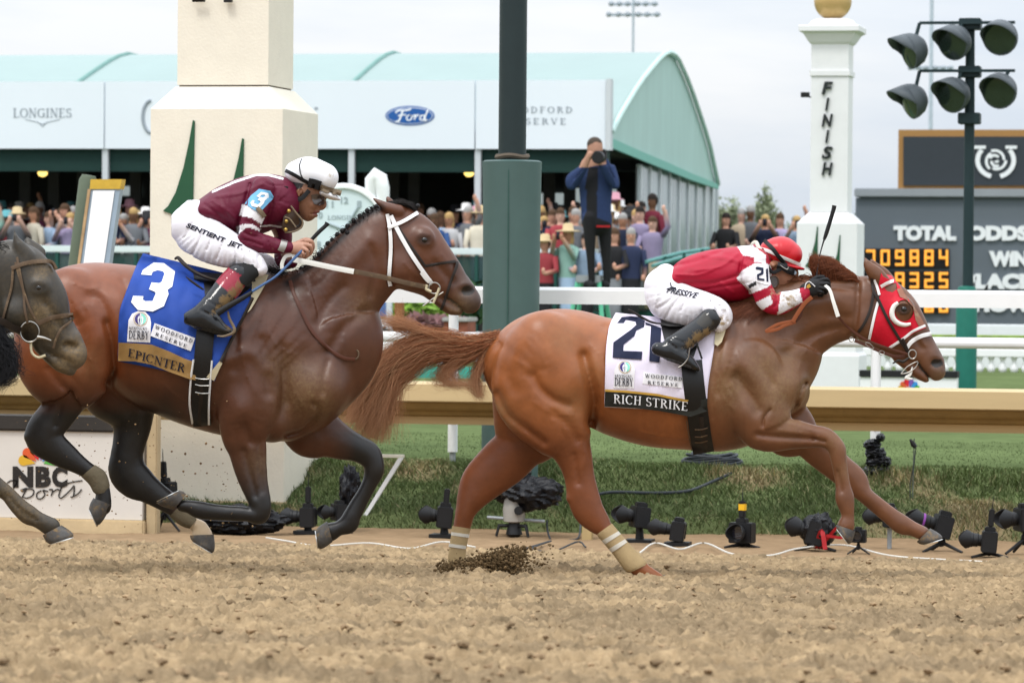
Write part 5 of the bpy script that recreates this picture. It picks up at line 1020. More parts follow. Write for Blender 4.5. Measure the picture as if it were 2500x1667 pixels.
MB().box2((kx(2088), YO, .2), (kx(3050), YO+1.2, kv(484))).build('panel', M_tote, tb); MB().box2((kx(2086), YO-.12, kv(482)), (kx(3052), YO+1.3, kv(461)), bev=.02).build('capping', M_totecap, tb)
MB().box2((kx(2188), YO+.2, kv(460)), (kx(3052), YO+.7, kv(316))).build('upper_screen_frame', M_bronze, tb); MB().prism([(2206, 334), (3040, 334), (3040, 453), (2206, 453)], lambda u, v: at_Y(u, v, YO+.198), (0, -.05, 0)).build('upper_screen', M_totedk, tb)
ox = lambda u, v: at_Y(u, v, YO+.145)
arc = [(2431+48*math.cos(a), 392+44*math.sin(a)) for a in np.radians(np.linspace(-140, -245, 16))]; 
for sg_ in (-1, 1):
    P = [(2431+sg_*(44-8*abs(math.sin(t_*3.1))*0)*math.cos(a)*1.0, 392+40*math.sin(a)) for t_, a in [(x, math.radians(y)) for x, y in zip(np.linspace(0, 1, 12), np.linspace(-40, 75, 12))]]; stroke_on(P, 11, ox, M_tw, tb, 'horseshoe_emblem', (0, -.03, 0), 2)
    stroke_on([(2431+sg_*24, 360), (2431+sg_*52, 360)], 8, lambda u, v: ox(u, v)-np.array([0, .035, 0]), M_tw, tb, 'horseshoe_emblem', (0, -.01, 0))
for i, (r_, a0) in enumerate(((25, 0), (25, 125), (25, 245), (15, 60), (15, 200), (6, 0))): stroke_on([(2431+(r_-k_*.6)*math.cos(math.radians(a0+k_*14)), 392+(r_-k_*.6)*math.sin(math.radians(a0+k_*14))) for k_ in range(9)], 6.5, lambda u, v, i=i: ox(u, v)-np.array([0, .002*i, 0]), M_tw, tb, 'rose_emblem', (0, -.02, 0), 2)
def sign(txt, u0, u1, v0, v1): flat_text('sign_lettering', txt, lambda x, y: o_(u0+(u1-u0)*x, v1-(v1-v0)*y), M_tw, tb, (0, -.05, 0), bold=.07)
sign('TOTAL', 2182, 2335, 551, 588); sign('ODDS', 2362, 2512, 551, 588); sign('WIN', 2415, 2510, 613, 651); sign('PLACE', 2352, 2520, 668, 706); sign('SHOW', 2352, 2520, 726, 762)
SEG = {'0': 'abcdef', '1': 'bc', '2': 'abged', '3': 'abgcd', '4': 'fgbc', '5': 'afgcd', '7': 'abc', '8': 'abcdefg', '9': 'abcdfg', '6': 'acdefg'}
def digits(txt, u0, v0, pitch=35.6, w_=17, h_=33):
    for i, ch in enumerate(txt):
        if ch == ' ': continue
        x = u0+i*pitch; b = MB(); pts = {'a': [(0, 0), (1, 0)], 'b': [(1, 0), (1, .5)], 'c': [(1, .5), (1, 1)], 'd': [(0, 1), (1, 1)], 'e': [(0, .5), (0, 1)], 'f': [(0, 0), (0, .5)], 'g': [(0, .5), (1, .5)]}; seen = set()
        for sgm in SEG[ch]:
            (xa_, ya_), (xb_, yb_) = pts[sgm]
            for k_ in range(4):
                u, v = x+w_*(xa_+(xb_-xa_)*k_/3), v0+h_*(ya_+(yb_-ya_)*k_/3); key = (round(u), round(v))
                if key in seen: continue
                seen.add(key); b.ball(at_Y(u, v, YO-.1), (.024, .02, .030), 5)
        b.build('amber_digit', M_led, tb, smooth=True)
for v0, v1 in ((607, 655), (662, 710), (742, 764)): MB().prism([(2110, v0), (2318, v0), (2318, v1), (2110, v1)], o_, (0, -.06, 0)).build('digit_slot', M_slot, tb)
digits('709884', 2117, 613); digits('  9325', 2117, 668); digits('  1180', 2117, 742, h_=18)

# floodlight post --------------------------------------------------------------------------------------------------
M_flood = mat('grey_floodlight_shell', (.075, .088, .098), rough=.5, var=.12, vscale=3); M_fgl = mat('dark_green_lens', (.02, .032, .025), rough=.1, var=.2, spec=.8); M_dpole = mat('dark_teal_pole', (.016, .032, .036), rough=.5)
YL = 45.0; fl = thing('floodlight_post', 'dark post with six hooded floodlights on two crossbars at the right', 'lamp post', at_Y(2362, 950, YL)); lx = at_Y(2365, 500, YL)[0]; vz = lambda v: at_Y(2365, v, YL)[2]; rpl = 12.3*YL/.99/FPX
MB().lathe((lx, YL, 0), [(rpl*1.08, .0), (rpl, 3.6), (rpl*.85, vz(45))], 20).build('pole', M_dpole, fl, smooth=True); MB().lathe((lx-.012, YL, 0), [(rpl*2.05, .05), (rpl*2.1, vz(712)), (rpl*1.6, vz(700)), (rpl*1.0, vz(698))], 26).build('padding', mat('bright_green_padding', (.012, .13, .095), rough=.5, var=.1), fl, smooth=True)
for v in (60, 176, 290): MB().box((lx, YL, vz(v)), (.125, .125, .065), bev=.01).build('clamp', M_dpole, fl)
for v in (59, 176): a, b_ = at_Y(2245, v, YL-.15)[0], at_Y(2478, v, YL-.15)[0]; MB().box2((a, YL-.18, vz(v)-.012), (b_, YL-.12, vz(v)+.02)).build('crossbar', M_dpole, fl)
def flood(u, v, r, yw, ti):
    c = at_Y(u, v, YL-.2); M = Matrix.Rotation(yw, 4, 'Z') @ Matrix.Rotation(math.pi/2+ti, 4, 'X'); n = 26; L = thing('floodlight', '', '', c); b = MB()
    P = [(.25, -.95), (.55, -.85), (.85, -.55), (1.0, -.15), (1.02, .12)]
    sh = MB().lathe(c, [(q_*r, z*r) for q_, z in P], n, M=M).build('shell', M_flood, fl, smooth=True); MB().lathe(c, [(.001, .05*r), (.93*r, .06*r), (.93*r, .125*r), (.5*r, .2*r), (.001, .22*r)], n, M=M).build('lens', M_fgl, sh, smooth=True)
    R = []
    for ext in (0, .4, .95):
        row = []
        for j in range(n//2+1):
            a = math.radians(-12+204*j/(n//2)); e = ext*(math.sin(max(0, min(math.pi, a)))**.6 if ext else 1); row.append(M @ Vector((1.03*r*math.cos(a), 1.03*r*math.sin(a)*1, (.1+e)*r)))
        R.append([p+Vector(c.tolist()) for p in row])
    ho = MB().rings(R, cap=False, closed=False).build('hood', M_flood, sh, smooth=True); md = ho.modifiers.new('thickness', 'SOLIDIFY'); md.thickness = .012
    tp = at_Y(u+18, v-62 if v < 150 else v-60, YL-.15); bpy.data.objects.remove(L)
    MB().tube([tuple(c+np.array([.06, .02, r*.75])), (float(c[0])+.1, YL-.15, vz(59 if v < 150 else 176))], .022, 8).build('bracket', M_dpole, sh, smooth=True)
fr = 43*YL/.99/FPX
for u, v, yw, ti in ((2222, 125, -1.05, .28), (2328, 104, -.55, .3), (2442, 92, -.25, .3), (2222, 248, -1.05, .38), (2325, 232, -.55, .26), (2440, 222, -.3, .26)): flood(u, v, fr, yw, ti)

# distant stadium masts ------------------------------------------------------------------------------------------
M_mast = mat('pale_grey_mast', (.42, .48, .54), rough=.6); M_mlamp = mat('grey_mast_lamp', (.30, .34, .38), rough=.5)
def mast(label, u, Y, vtop, wpx, rack):
    t = thing('light_mast', label, 'light mast', at_Y(u, 700, Y)*np.array([1, 1, 0])+np.array([0, 0, .2])); x = at_Y(u, 300, Y)[0]; k = Y/.99/FPX; MB().lathe((x, Y, 0), [(wpx*.62*k, .2), (wpx*.5*k, at_Y(u, vtop, Y)[2])], 14).build('pole', M_mast, t, smooth=True)
    for du, v, r in rack: MB().lathe(at_Y(u+du, v, Y), [(.001, -.3*r*k), (r*k, -.2*r*k), (r*.9*k, .3*r*k), (.3*r*k, .8*r*k)], 12, M=Matrix.Rotation(2.0, 4, 'X')).build('lamp', M_mlamp, t, smooth=True)
    for v in sorted(set(v for _, v, _ in rack)): MB().box2((at_Y(u+min(d for d, q_, _ in rack if q_ == v)-6, v, Y)[0], Y+.2, at_Y(u, v, Y)[2]-.06), (at_Y(u+max(d for d, q_, _ in rack if q_ == v)+6, v, Y)[0], Y+.3, at_Y(u, v, Y)[2]+.06)).build('crossbar', M_mast, t)
mast('far stadium light mast with a double rack of lamps above the tent ridge', 1544, 170, -20, 6, [(d, 10, 7) for d in (-52, -32, -12, 12, 32, 54)]+[(d, 36, 7) for d in (-58, -34, -12, 14, 36, 60)])
mast('taller pale mast standing behind the floodlight post', 2272, 130, -60, 9, [(d, 166, 6) for d in (-50, -30, -12, 12, 30, 48)])

# distant trees ---------------------------------------------------------------------------------------------------------
M_bark = mat('grey_bark', (.12, .10, .08), rough=.9); M_lf = [mat('spring_leaves_a', (.19, .23, .14), rough=.8, var=.4, vscale=.8, spec=.2), mat('spring_leaves_b', (.24, .27, .17), rough=.8, var=.4, vscale=.8, spec=.2), mat('dark_leaves', (.12, .15, .10), rough=.8, var=.4, vscale=.8, spec=.2)]
def tree(label, u, vtop, vbase, wpx, Y, mi, seed, sparse=1.0, spread=1.0):
    q_ = np.random.default_rng(seed); base = at_Y(u, 690, Y); base[2] = .2; k = Y/.99/FPX; top = at_Y(u, vtop, Y)[2]; H = top-.2; W_ = wpx*k/2; t = thing('tree', label, 'tree', base); b = MB(); b.tube([base, base+np.array([q_.normal(0, .05)*W_, 0, H*.4]), base+np.array([q_.normal(0, .1)*W_, 0, H*.85])], [H*.03, H*.022, H*.006], 7)
    tips = []
    for i in range(13):
        a = q_.uniform(0, 6.28); z0 = q_.uniform(.3, .75)*H; r = W_*q_.uniform(.45, 1.0)*(1.1-abs(z0/H-.55)); e = base+np.array([math.cos(a)*r, math.sin(a)*r*.7, min(z0+q_.uniform(.12, .35)*H, H*.97)]); s0 = base+np.array([0, 0, z0]); b.tube([s0, (s0+e)/2+np.array([0, 0, H*.03]), e], [H*.012, H*.008, H*.003], 5); tips += [e, (s0+e)/2+np.array([0, 0, H*.05])]
    b.build('trunk', M_bark, t, smooth=True); V = []; 
    for e in tips:
        n = int(95*sparse); P = e+q_.normal(0, 1, (n, 3))*np.array([W_*.22, W_*.22, H*.075]); a = q_.normal(0, 1, (n, 3))*H*.011; c = q_.normal(0, 1, (n, 3))*H*.011; V.append(np.stack([P-a, P+c, P+a, P-c], 1).reshape(-1, 3))
    V = np.concatenate(V); link('crown', np_mesh('crown', V, np.arange(len(V)).reshape(-1, 4), M_lf[mi], False), t)
for i, (lab, u, vt_, w_, Y, mi, sp) in enumerate((('pale round-topped tree beyond the far platform', 1842, 492, 80, 150, 1, 1.0), ('low pale tree right of the glazed tent end', 1770, 512, 70, 160, 1, .9), ('dark tree behind the tent glass', 1690, 525, 70, 140, 2, 1), ('small tree peeping between platform and white pillar', 1905, 530, 60, 170, 0, .9), ('bushy tree behind the tent end, farther left', 1610, 500, 90, 150, 0, 1), ('far pale tree behind the first spectators of the platform', 1795, 530, 80, 190, 0, .8), ('distant tree hidden mostly by the tote board', 2090, 540, 70, 180, 2, 1))): tree(lab, u, vt_, 600, w_, Y, mi, 60+i, sp)
fh = MB()
q_ = np.random.default_rng(5); xs_ = np.linspace(-160, 60, 90); R = [[(x, 230+w_*8, z) for w_, z in ((0, .0), (0, 3.2+2.2*q_.random()), (1, 3.6+2.0*q_.random()), (1, .0))] for x in xs_]; MB().rings(R, cap=True).build('far_treeline', mat('far_hedge_green', (.09, .125, .075), rough=.9, var=.4, vscale=.4, bump=.5, bscale=1.0), None)['kind'] = 'stuff'
o = bpy.data.objects['far_treeline']; tag(o, 'far-off belt of trees beyond the infield', 'trees', None, 'stuff')

def hair_cols(strands, cols):       # one colour per strand, repeated for the three sides
    return np.concatenate([np.repeat(np.asarray(c)[None], len(P)*3, 0) for (P, r), c in zip(strands, cols)])
def hairs_c(name, strands, cols, parent, tip=None):
    o = hairs(name, strands, M_hair, parent); a = o.data.color_attributes.new('col', 'FLOAT_COLOR', 'POINT'); c = np.ones((len(o.data.vertices), 4), np.float32)
    c[:, :3] = hair_cols(strands, cols)
    if tip is not None: f = np.concatenate([np.tile(np.linspace(0, 1, len(P))**1.6, 3) for P, r in strands])[:, None]; c[:, :3] = c[:, :3]*(1-f*.7)+np.array(tip)*f*.7
    a.data.foreach_set('color', c.ravel()); return o
def strand(ctrl, n=4): return catmull(ctrl, n)
def hoof(parent, cor, sole, hw, dc, yc, nm=M_hoof):
    """cor = (front, back) of the coronet, sole = (toe, heel), photo px"""
    (a, b), (c, d) = cor, sole; st = [(*a, *b, hw*.78, yc), (*(np.array(a)*.5+np.array(c)*.5), *(np.array(b)*.5+np.array(d)*.5), hw*.93, yc), (*c, *d, hw, yc)]
    m0 = np.array(st[1][:4]); bv = (m0[:2]-m0[2:]); bv = bv/(np.linalg.norm(bv)+1e-9)*3.2; st[1] = (m0[0]+bv[0], m0[1]+bv[1], m0[2]-bv[0]*.4, m0[3]-bv[1]*.4, st[1][4], yc); e0 = np.array(c, float)*.93+np.array(d, float)*.07; e1 = np.array(d, float)*.95+np.array(c, float)*.05; st.insert(2, (*(np.array(c)*.82+np.array(a)*.18+bv*.6), *(np.array(d)*.82+np.array(b)*.18), hw*.99, yc)); st[-1] = (*e0, *e1, hw*.94, yc)
    o = loft('hoof', st, dc, nm, parent, span=4); c, d = tuple(e0), tuple(e1); c, d = np.array(c, float), np.array(d, float); ax = (c+d)/2-(np.array(a)+np.array(b))/2; ax = ax/np.linalg.norm(ax)*2.2
    loft('horseshoe', [(*c, *d, hw*1.02, yc), (*(c+ax), *(d+ax), hw*1.02, yc)], dc, M_shoe, o, span=0)
def saddle_cloth(name, left, right, n, dc, hit, m, parent, lift=0.012, topd=0.05, wav=0.003):
    """left / right edges (top to bottom); laid on the near flank, over the back and down the far flank"""
    Lp, Rp = catmull(left, 8), catmull(right, 8); k = 26; L = np.array([np.interp(np.linspace(0, 1, k), np.linspace(0, 1, len(Lp)), Lp[:, i]) for i in (0, 1)]).T
    R = np.array([np.interp(np.linspace(0, 1, k), np.linspace(0, 1, len(Rp)), Rp[:, i]) for i in (0, 1)]).T
    P = L[:, None]*(1-np.linspace(0, 1, n))[None, :, None]+R[:, None]*np.linspace(0, 1, n)[None, :, None]
    D = np.full(P.shape[:2], np.nan)
    for i in range(k):
        for j in range(n):
            d = hit.d(*P[i, j])
            if d is not None: D[i, j] = d
    for j in range(n):
        for i in range(k):
            if np.isnan(D[i, j]):
                ok = np.nonzero(~np.isnan(D[:, j]))[0]; D[i, j] = min(dc-.02, D[ok[np.argmin(abs(ok-i))], j]+.05) if len(ok) else dc
    for _ in range(3):
        D[1:-1, 1:-1] = (D[:-2, 1:-1]+D[2:, 1:-1]+D[1:-1, :-2]+D[1:-1, 2:]+2*D[1:-1, 1:-1])/6
    W = np.array([[wav*(math.sin(P[i, j, 0]*.055+P[i, j, 1]*.04)+.7*math.sin(P[i, j, 0]*.12-P[i, j, 1]*.03+2)+.5*math.sin(P[i, j, 1]*.09+P[i, j, 0]*.03))*(i/k)**.5 for j in range(n)] for i in range(k)])
    D = D-lift-np.abs(W)*1.3; up = unproj(np.concatenate([P.reshape(-1, 2), D.reshape(-1, 1)], 1)); uf = unproj(np.concatenate([P.reshape(-1, 2), (2*dc-D).reshape(-1, 1)], 1)); V = np.concatenate([up, uf]); o = k*n; Q = []
    for i in range(k-1):
        for j in range(n-1):
            a = i*n+j; Q.append((a, a+1, a+n+1, a+n)); Q.append((o+a, o+a+n, o+a+n+1, o+a+1))
    Q += [(j, o+j, o+j+1, j+1) for j in range(n-1)]
    ob = link(name, np_mesh(name, V, np.array(Q), m, True), parent); md = ob.modifiers.new('thickness', 'SOLIDIFY'); md.thickness = 0.005; md.offset = 0
    class Sd: pass
    s = Sd(); s.W = V; s.Q = np.array(Q); return ob, Hit(s)
def derby_patch(pts, q, parent, hit, cx, cy, r, lift=.006):
    """arched badge: pts outline; q = (left, right) edge mapping for lettering"""
    ob = patch('badge', pts, hit, lift, M_patch, parent, th=.003)
    def arc(a0, a1, rr, n=10): return [(cx+rr*math.cos(math.radians(a0+(a1-a0)*i/n)), cy-rr*math.sin(math.radians(a0+(a1-a0)*i/n))) for i in range(n+1)]
    pu = patch('badge_emblem', arc(97, 263, r*.84), hit, lift+.003, M_purple, ob, th=.002, sub=8); pm = patch('badge_emblem', arc(-83, 83, r*.84), hit, lift+.003, M_mint, ob, th=.002, sub=8)
    for m_, sg in ((M_whitep, -1), (M_whitep, 1)):
        patch('badge_emblem', [(cx+sg*r*.18, cy-r*.55), (cx+sg*r*.42, cy-r*.15), (cx+sg*r*.40, cy+r*.3), (cx+sg*r*.26, cy+r*.8), (cx+sg*r*.12, cy+r*.8), (cx+sg*r*.26, cy+.1*r), (cx+sg*r*.12, cy-r*.2)], hit, lift+.0045, m_, ob, th=.0015, sub=8)
    cord('badge_ring', arc(0, 360, r, 24), .55, M_goldp, ob, hit, lift+.003, n=2, ns=5)
    V, T, Z, _ = serif2d('KENTUCKY'); text_on('badge_lettering', V, T, q[0], hit, lift+.0035, M_inkn, ob, th=.0015)
    V, T, Z, _ = serif2d('DERBY', .06); text_on('badge_lettering', V, T, q[1], hit, lift+.0035, M_inkn, ob, th=.0015)
    return ob
def reserve_patch(poly, q1, q2, parent, hit, lift=.006):
    ob = patch('sponsor_patch', poly, hit, lift, M_patch, parent, th=.003)
    for t, q in (('WOODFORD', q1), ('RESERVE', q2)):
        V, T, Z, _ = serif2d(t, .3); text_on('patch_lettering', V, T, q, hit, lift+.0035, M_inkn, ob, th=.0015)
def eye(parent, c, r, hit, push=.5):
    d = hit.d(*c); k = r*d/FPX; P = at_d(c[0], c[1], d+k*push); return MB().ball(P, (k, k*.9, k), 10).build('eye', M_eye, parent, smooth=True)

# ----------------------------------------------------------------- horse wearing number 21 (chestnut)
D21 = 20.6
h21 = thing('racehorse', 'chestnut racehorse in red hood and white saddle cloth numbered 21, leading at full gallop', 'horse', at_d(1560, 1400, D21))
s = SDF(1080, 2330, 605, 1440, 0.40, 4.0, D21)
T = [(1272, 803, 1266, 985, .17), (1330, 768, 1326, 1040, .27), (1385, 756, 1386, 1052, .285), (1450, 771, 1450, 1035, .275), (1520, 783, 1530, 1068, .285),
     (1600, 784, 1605, 1091, .30), (1680, 780, 1685, 1098, .30), (1760, 752, 1765, 1100, .265), (1826, 790, 1830, 1060, .20)]
s.tube([p+(0,) for p in T], 2)
s.tube([(1735, 745, 1790, 960, .13, 0), (1790, 742, 1925, 985, .185, 0), (1812, 728, 1968, 912, .15, 0), (1880, 698, 1988, 880, .115, 0), (1958, 686, 2032, 846, .10, 0), (2040, 681, 2068, 830, .09, 0), (2105, 680, 2090, 822, .085, 0)], 30)
s.ball((1905, 945), 66, .14, -.10, 22); s.ball((1915, 955), 62, .13, .10, 18)
# head
s.tube([(2128, 676, 2092, 826, .085, 0), (2172, 680, 2112, 838, .092, 0), (2203, 705, 2136, 850, .098, 0), (2233, 747, 2160, 864, .085, 0), (2258, 795, 2192, 881, .065, 0), (2282, 836, 2222, 894, .055, 0), (2299, 866, 2244, 908, .055, 0), (2305, 893, 2266, 920, .055, 0)], 12)
s.tube([(2196, 868, 2184, 884, .04, 0), (2226, 884, 2212, 905, .042, 0), (2248, 900, 2236, 924, .042, 0), (2264, 914, 2258, 934, .035, 0)], 5)
s.ball((2115, 790), 42, .05, -.055, 14, True)                # cheek
s.ball((2206, 750), 24, .026, -.078, 16, True)               # brow
for sg, o in ((-1, (0, 0)), (1, (15, 2))):                   # ears
    s.tube([(2109+o[0], 627+o[1], 2112+o[0], 627+o[1], .006, .05*sg), (2108+o[0], 650+o[1], 2131+o[0], 646+o[1], .02, .052*sg), (2118+o[0], 672+o[1], 2156+o[0], 664+o[1], .028, .052*sg), (2138+o[0], 692+o[1], 2172+o[0], 680+o[1], .03, .05*sg)], 4)
for sg in (-1, 1): s.cut([(2279, 878, 2284, 896, .024, .062*sg), (2292, 878, 2298, 894, .022, .056*sg)], 5)
s.disp([(2270, 874), (2285, 869), (2302, 876)], 3, -2.5); s.disp([(2190, 745), (2200, 739), (2216, 742)], 2.5, -2.5, -1); s.disp([(2195, 762), (2206, 767), (2218, 763)], 2.5, -2, -1)
s.disp([(2240, 885), (2250, 900), (2262, 914), (2272, 928)], 3.0, 5)
# near hind
s.tube([(1262, 820, 1400, 850, .10, -.15), (1200, 925, 1432, 950, .125, -.155), (1262, 1012, 1447, 1025, .115, -.155), (1325, 1078, 1440, 1062, .085, -.15), (1358, 1118, 1446, 1112, .062, -.145), (1377, 1165, 1452, 1160, .05, -.14), (1384, 1212, 1462, 1200, .047, -.14), (1398, 1250, 1474, 1240, .043, -.14), (1430, 1282, 1488, 1265, .036, -.14), (1462, 1307, 1496, 1282, .033, -.14), (1496, 1349, 1530, 1322, .031, -.14), (1528, 1392, 1572, 1362, .035, -.14), (1552, 1404, 1584, 1379, .033, -.14), (1592, 1422, 1617, 1402, .034, -.14)], 16)
s.ball((1390, 1216), 8, .025, -.14, 8)
# far hind
s.tube([(1200, 930, 1400, 950, .11, .13), (1205, 1030, 1400, 1020, .10, .13), (1211, 1082, 1338, 1083, .08, .13), (1170, 1130, 1293, 1122, .06, .13), (1128, 1168, 1233, 1176, .05, .13), (1117, 1205, 1196, 1208, .046, .13), (1112, 1243, 1164, 1246, .042, .13), (1107, 1278, 1150, 1287, .035, .13), (1099, 1325, 1139, 1330, .032, .13), (1096, 1368, 1136, 1372, .034, .13), (1102, 1400, 1132, 1402, .034, .13)], 14)
# near fore
s.tube([(1770, 920, 1905, 880, .06, -.20), (1795, 1050, 1925, 985, .085, -.185), (1850, 1098, 1892, 1000, .075, -.18), (1910, 1094, 1942, 1021, .062, -.175), (1965, 1090, 1992, 1038, .05, -.17), (2006, 1092, 2028, 1047, .046, -.17), (2022, 1104, 2060, 1080, .046, -.17), (2028, 1126, 2066, 1112, .043, -.17), (2035, 1158, 2071, 1150, .034, -.17), (2040, 1190, 2077, 1184, .031, -.17), (2039, 1218, 2086, 1214, .036, -.17), (2049, 1243, 2086, 1240, .034, -.17), (2054, 1262, 2086, 1262, .03, -.17), (2043, 1283, 2087, 1283, .04, -.17)], 12)
# far fore
s.tube([(1840, 980, 1920, 940, .06, .15), (1860, 1080, 1975, 1000, .07, .15), (1930, 1099, 1988, 1033, .06, .15), (1975, 1131, 2040, 1080, .055, .15), (2020, 1165, 2075, 1118, .05, .15), (2056, 1192, 2110, 1150, .046, .15), (2090, 1216, 2126, 1192, .044, .15), (2126, 1247, 2158, 1220, .033, .15), (2158, 1274, 2192, 1246, .031, .15), (2184, 1297, 2218, 1262, .036, .15), (2212, 1302, 2240, 1277, .033, .15), (2238, 1312, 2266, 1290, .035, .15)], 10)
# muscle relief on the near side
s.disp([(1302, 915), (1318, 948), (1350, 975), (1385, 988)], 11, 7, -1); s.disp([(1215, 960), (1240, 1010), (1290, 1050), (1330, 1080)], 9, 6, -1)
s.disp([(1425, 870), (1440, 930), (1452, 985), (1446, 1030)], 14, 14, -1); s.blob((1395, 945), 38, -7, -1, 60, 30); s.blob((1310, 830), 80, -9, -1); s.blob((1420, 850), 30, 6, -1)
s.disp([(1800, 920), (1838, 975), (1850, 1000)], 15, 7, -1); s.blob((1830, 905), 24, -7, -1, 55, -30); s.blob((1775, 900), 30, -6, -1, 60, -20); s.disp([(1880, 1000), (1865, 1020), (1862, 1040)], 4, 6, -1)
s.disp([(1940, 1018), (1942, 990), (1955, 950), (1966, 935)], 6, 7, -1); s.blob((1815, 1010), 28, -7, -1, 45); s.disp([(1850, 1060), (1900, 1066), (1985, 1070)], 7, 6, -1); s.disp([(1985, 1070), (2015, 1078)], 4, 5, -1)
s.disp([(1920, 860), (1990, 815), (2060, 800)], 13, 5, -1); s.disp([(1850, 770), (1930, 745), (2040, 730)], 22, -5, -1); s.disp([(2095, 690), (2092, 760), (2085, 822)], 7, 6, -1)
s.disp([(2045, 1150), (2056, 1200)], 4, 4, -1); s.disp([(1402, 1110), (1412, 1180)], 6, 4, -1); s.disp([(2160, 1262), (2120, 1232)], 4, 4, -1); s.disp([(2215, 800), (2250, 850)], 7, 3.5, -1); s.blob((2280, 860), 12, -3, -1)
for i in range(6): s.disp([(1560+i*26, 850), (1566+i*27, 960), (1570+i*26, 1050)], 7, 1.6, -1)
for i in range(5): s.disp([(1432+i*5, 905), (1445+i*4, 955), (1452+i*2, 985)], 1.8, 1.6, -1)
for P in ([(1418, 1075), (1430, 1110), (1424, 1140)], [(1560, 1052), (1620, 1066), (1700, 1068)], [(1872, 925), (1896, 965), (1888, 998)], [(2052, 806), (1996, 828), (1962, 866), (1950, 900)], [(1925, 1032), (1970, 1046), (2008, 1056)], [(2226, 800), (2246, 828), (2262, 846)], [(1300, 980), (1350, 1010), (1400, 1012)], [(1260, 880), (1290, 900), (1300, 915)], [(1440, 840), (1470, 870), (1476, 910)], [(1905, 1050), (1950, 1058), (2000, 1068)], [(1745, 900), (1760, 960), (1790, 1000)], [(1800, 860), (1815, 930), (1840, 960)], [(2120, 740), (2150, 790), (2175, 830)], [(2148, 868), (2190, 862)]): s.disp(P, 2.6, -1.6, -1)
for P, wd, am in (([(1850, 850), (1862, 900), (1885, 940)], 9, 3.5), ([(1760, 830), (1745, 900), (1752, 960)], 10, 4), ([(1355, 1010), (1390, 1040), (1410, 1075)], 10, 4), ([(1240, 850), (1235, 900), (1255, 950)], 16, 3), ([(1480, 800), (1500, 830), (1490, 880)], 12, 4), ([(2000, 700), (2060, 705), (2095, 712)], 6, 3), ([(2030, 770), (2070, 775)], 10, 3)): s.disp(P, wd, am, -1)
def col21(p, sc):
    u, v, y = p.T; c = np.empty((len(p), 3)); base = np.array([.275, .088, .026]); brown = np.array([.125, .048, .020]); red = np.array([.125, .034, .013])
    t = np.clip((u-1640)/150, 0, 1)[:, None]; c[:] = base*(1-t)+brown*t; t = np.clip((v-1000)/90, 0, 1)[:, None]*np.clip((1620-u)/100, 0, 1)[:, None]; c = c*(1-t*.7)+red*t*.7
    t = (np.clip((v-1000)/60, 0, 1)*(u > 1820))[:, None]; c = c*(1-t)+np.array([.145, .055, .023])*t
    t = np.clip((u-2250)/40, 0, 1)[:, None]; c = c*(1-t*.5)+np.array([.06, .038, .03])*t*.5
    k = np.hypot((u-2288)/15, (v-886)/11) < 1; c[k] = (.006, .004, .004); k = seg_dist(u, v, [(2240, 885), (2250, 900), (2262, 914), (2272, 928)]) < 3; c[k] = (.015, .01, .008); k = np.hypot((u-2206)/18, (v-755)/14) < 1; c[k] = c[k]*.35
    m = np.zeros(len(p)); near = y < 20
    for q, r, a in (((1900, 950), 62, .42), ((1870, 900), 50, .34), ((1775, 945), 55, .38), ((1925, 880), 40, .28), ((1400, 985), 40, .26), ((1215, 1000), 26, .5), ((1235, 1030), 30, .3), ((1375, 830), 45, .18), ((1445, 900), 40, .2), ((1930, 1015), 45, .3), ((2040, 1075), 40, .16), ((1700, 960), 40, .15), ((2065, 1150), 25, .22), ((2290, 925), 20, .3), ((1745, 880), 40, .3), ((1975, 960), 50, .4), ((1955, 1000), 40, .34), ((1850, 985), 35, .2)):
        m = np.maximum(m, a*np.exp(-((u-q[0])**2+(v-q[1])**2)/r**2))
    return c, m*near*.62+.004
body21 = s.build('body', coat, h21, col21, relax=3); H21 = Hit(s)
hoof(h21, ((2088, 1296), (2042, 1280)), ((2073, 1330), (2041, 1288)), .058, D21, -.17); hoof(h21, ((2271, 1289), (2238, 1322)), ((2304, 1314), (2252, 1330)), .062, D21, .15)
hoof(h21, ((1622, 1402), (1592, 1424)), ((1637, 1418), (1602, 1440)), .06, D21, -.14); hoof(h21, ((1137, 1400), (1100, 1400)), ((1150, 1425), (1100, 1425)), .06, D21, .13)
wr = loft('leg_wrap', [(1457, 1304, 1494, 1277, .039, -.14), (1463, 1313, 1503, 1288, .041, -.14), (1496, 1352, 1531, 1320, .037, -.14), (1512, 1374, 1556, 1346, .041, -.14), (1527, 1394, 1577, 1368, .044, -.14), (1537, 1398, 1580, 1377, .04, -.14)], D21, M_tan, h21)
for a in (.12, .45): 
    p = np.array([(1463, 1313), (1503, 1288)], float)+a*np.array([(52, 62), (50, 58)]); loft('tape_band', [(*p[0]-.8, *p[1]+.8, .0432, -.14), (*(p[0]+(7, 8)), *(p[1]+(7, 8)), .042, -.14)], D21, M_tape, wr, span=0)
wr = loft('leg_wrap', [(1104, 1283, 1149, 1290, .039, .13), (1102, 1300, 1145, 1306, .039, .13), (1096, 1340, 1138, 1344, .036, .13), (1093, 1372, 1138, 1376, .04, .13), (1096, 1394, 1134, 1396, .038, .13)], D21, M_tan, h21)
for y in (1298, 1326): loft('tape_band', [(1102-(y-1298)*.2, y, 1146-(y-1298)*.24, y+6, .041, .13), (1101-(y-1298)*.2, y+8, 1145-(y-1298)*.24, y+14, .041, .13)], D21, M_tape, wr, span=0)
eye(h21, (2206, 755), 8.5, H21)
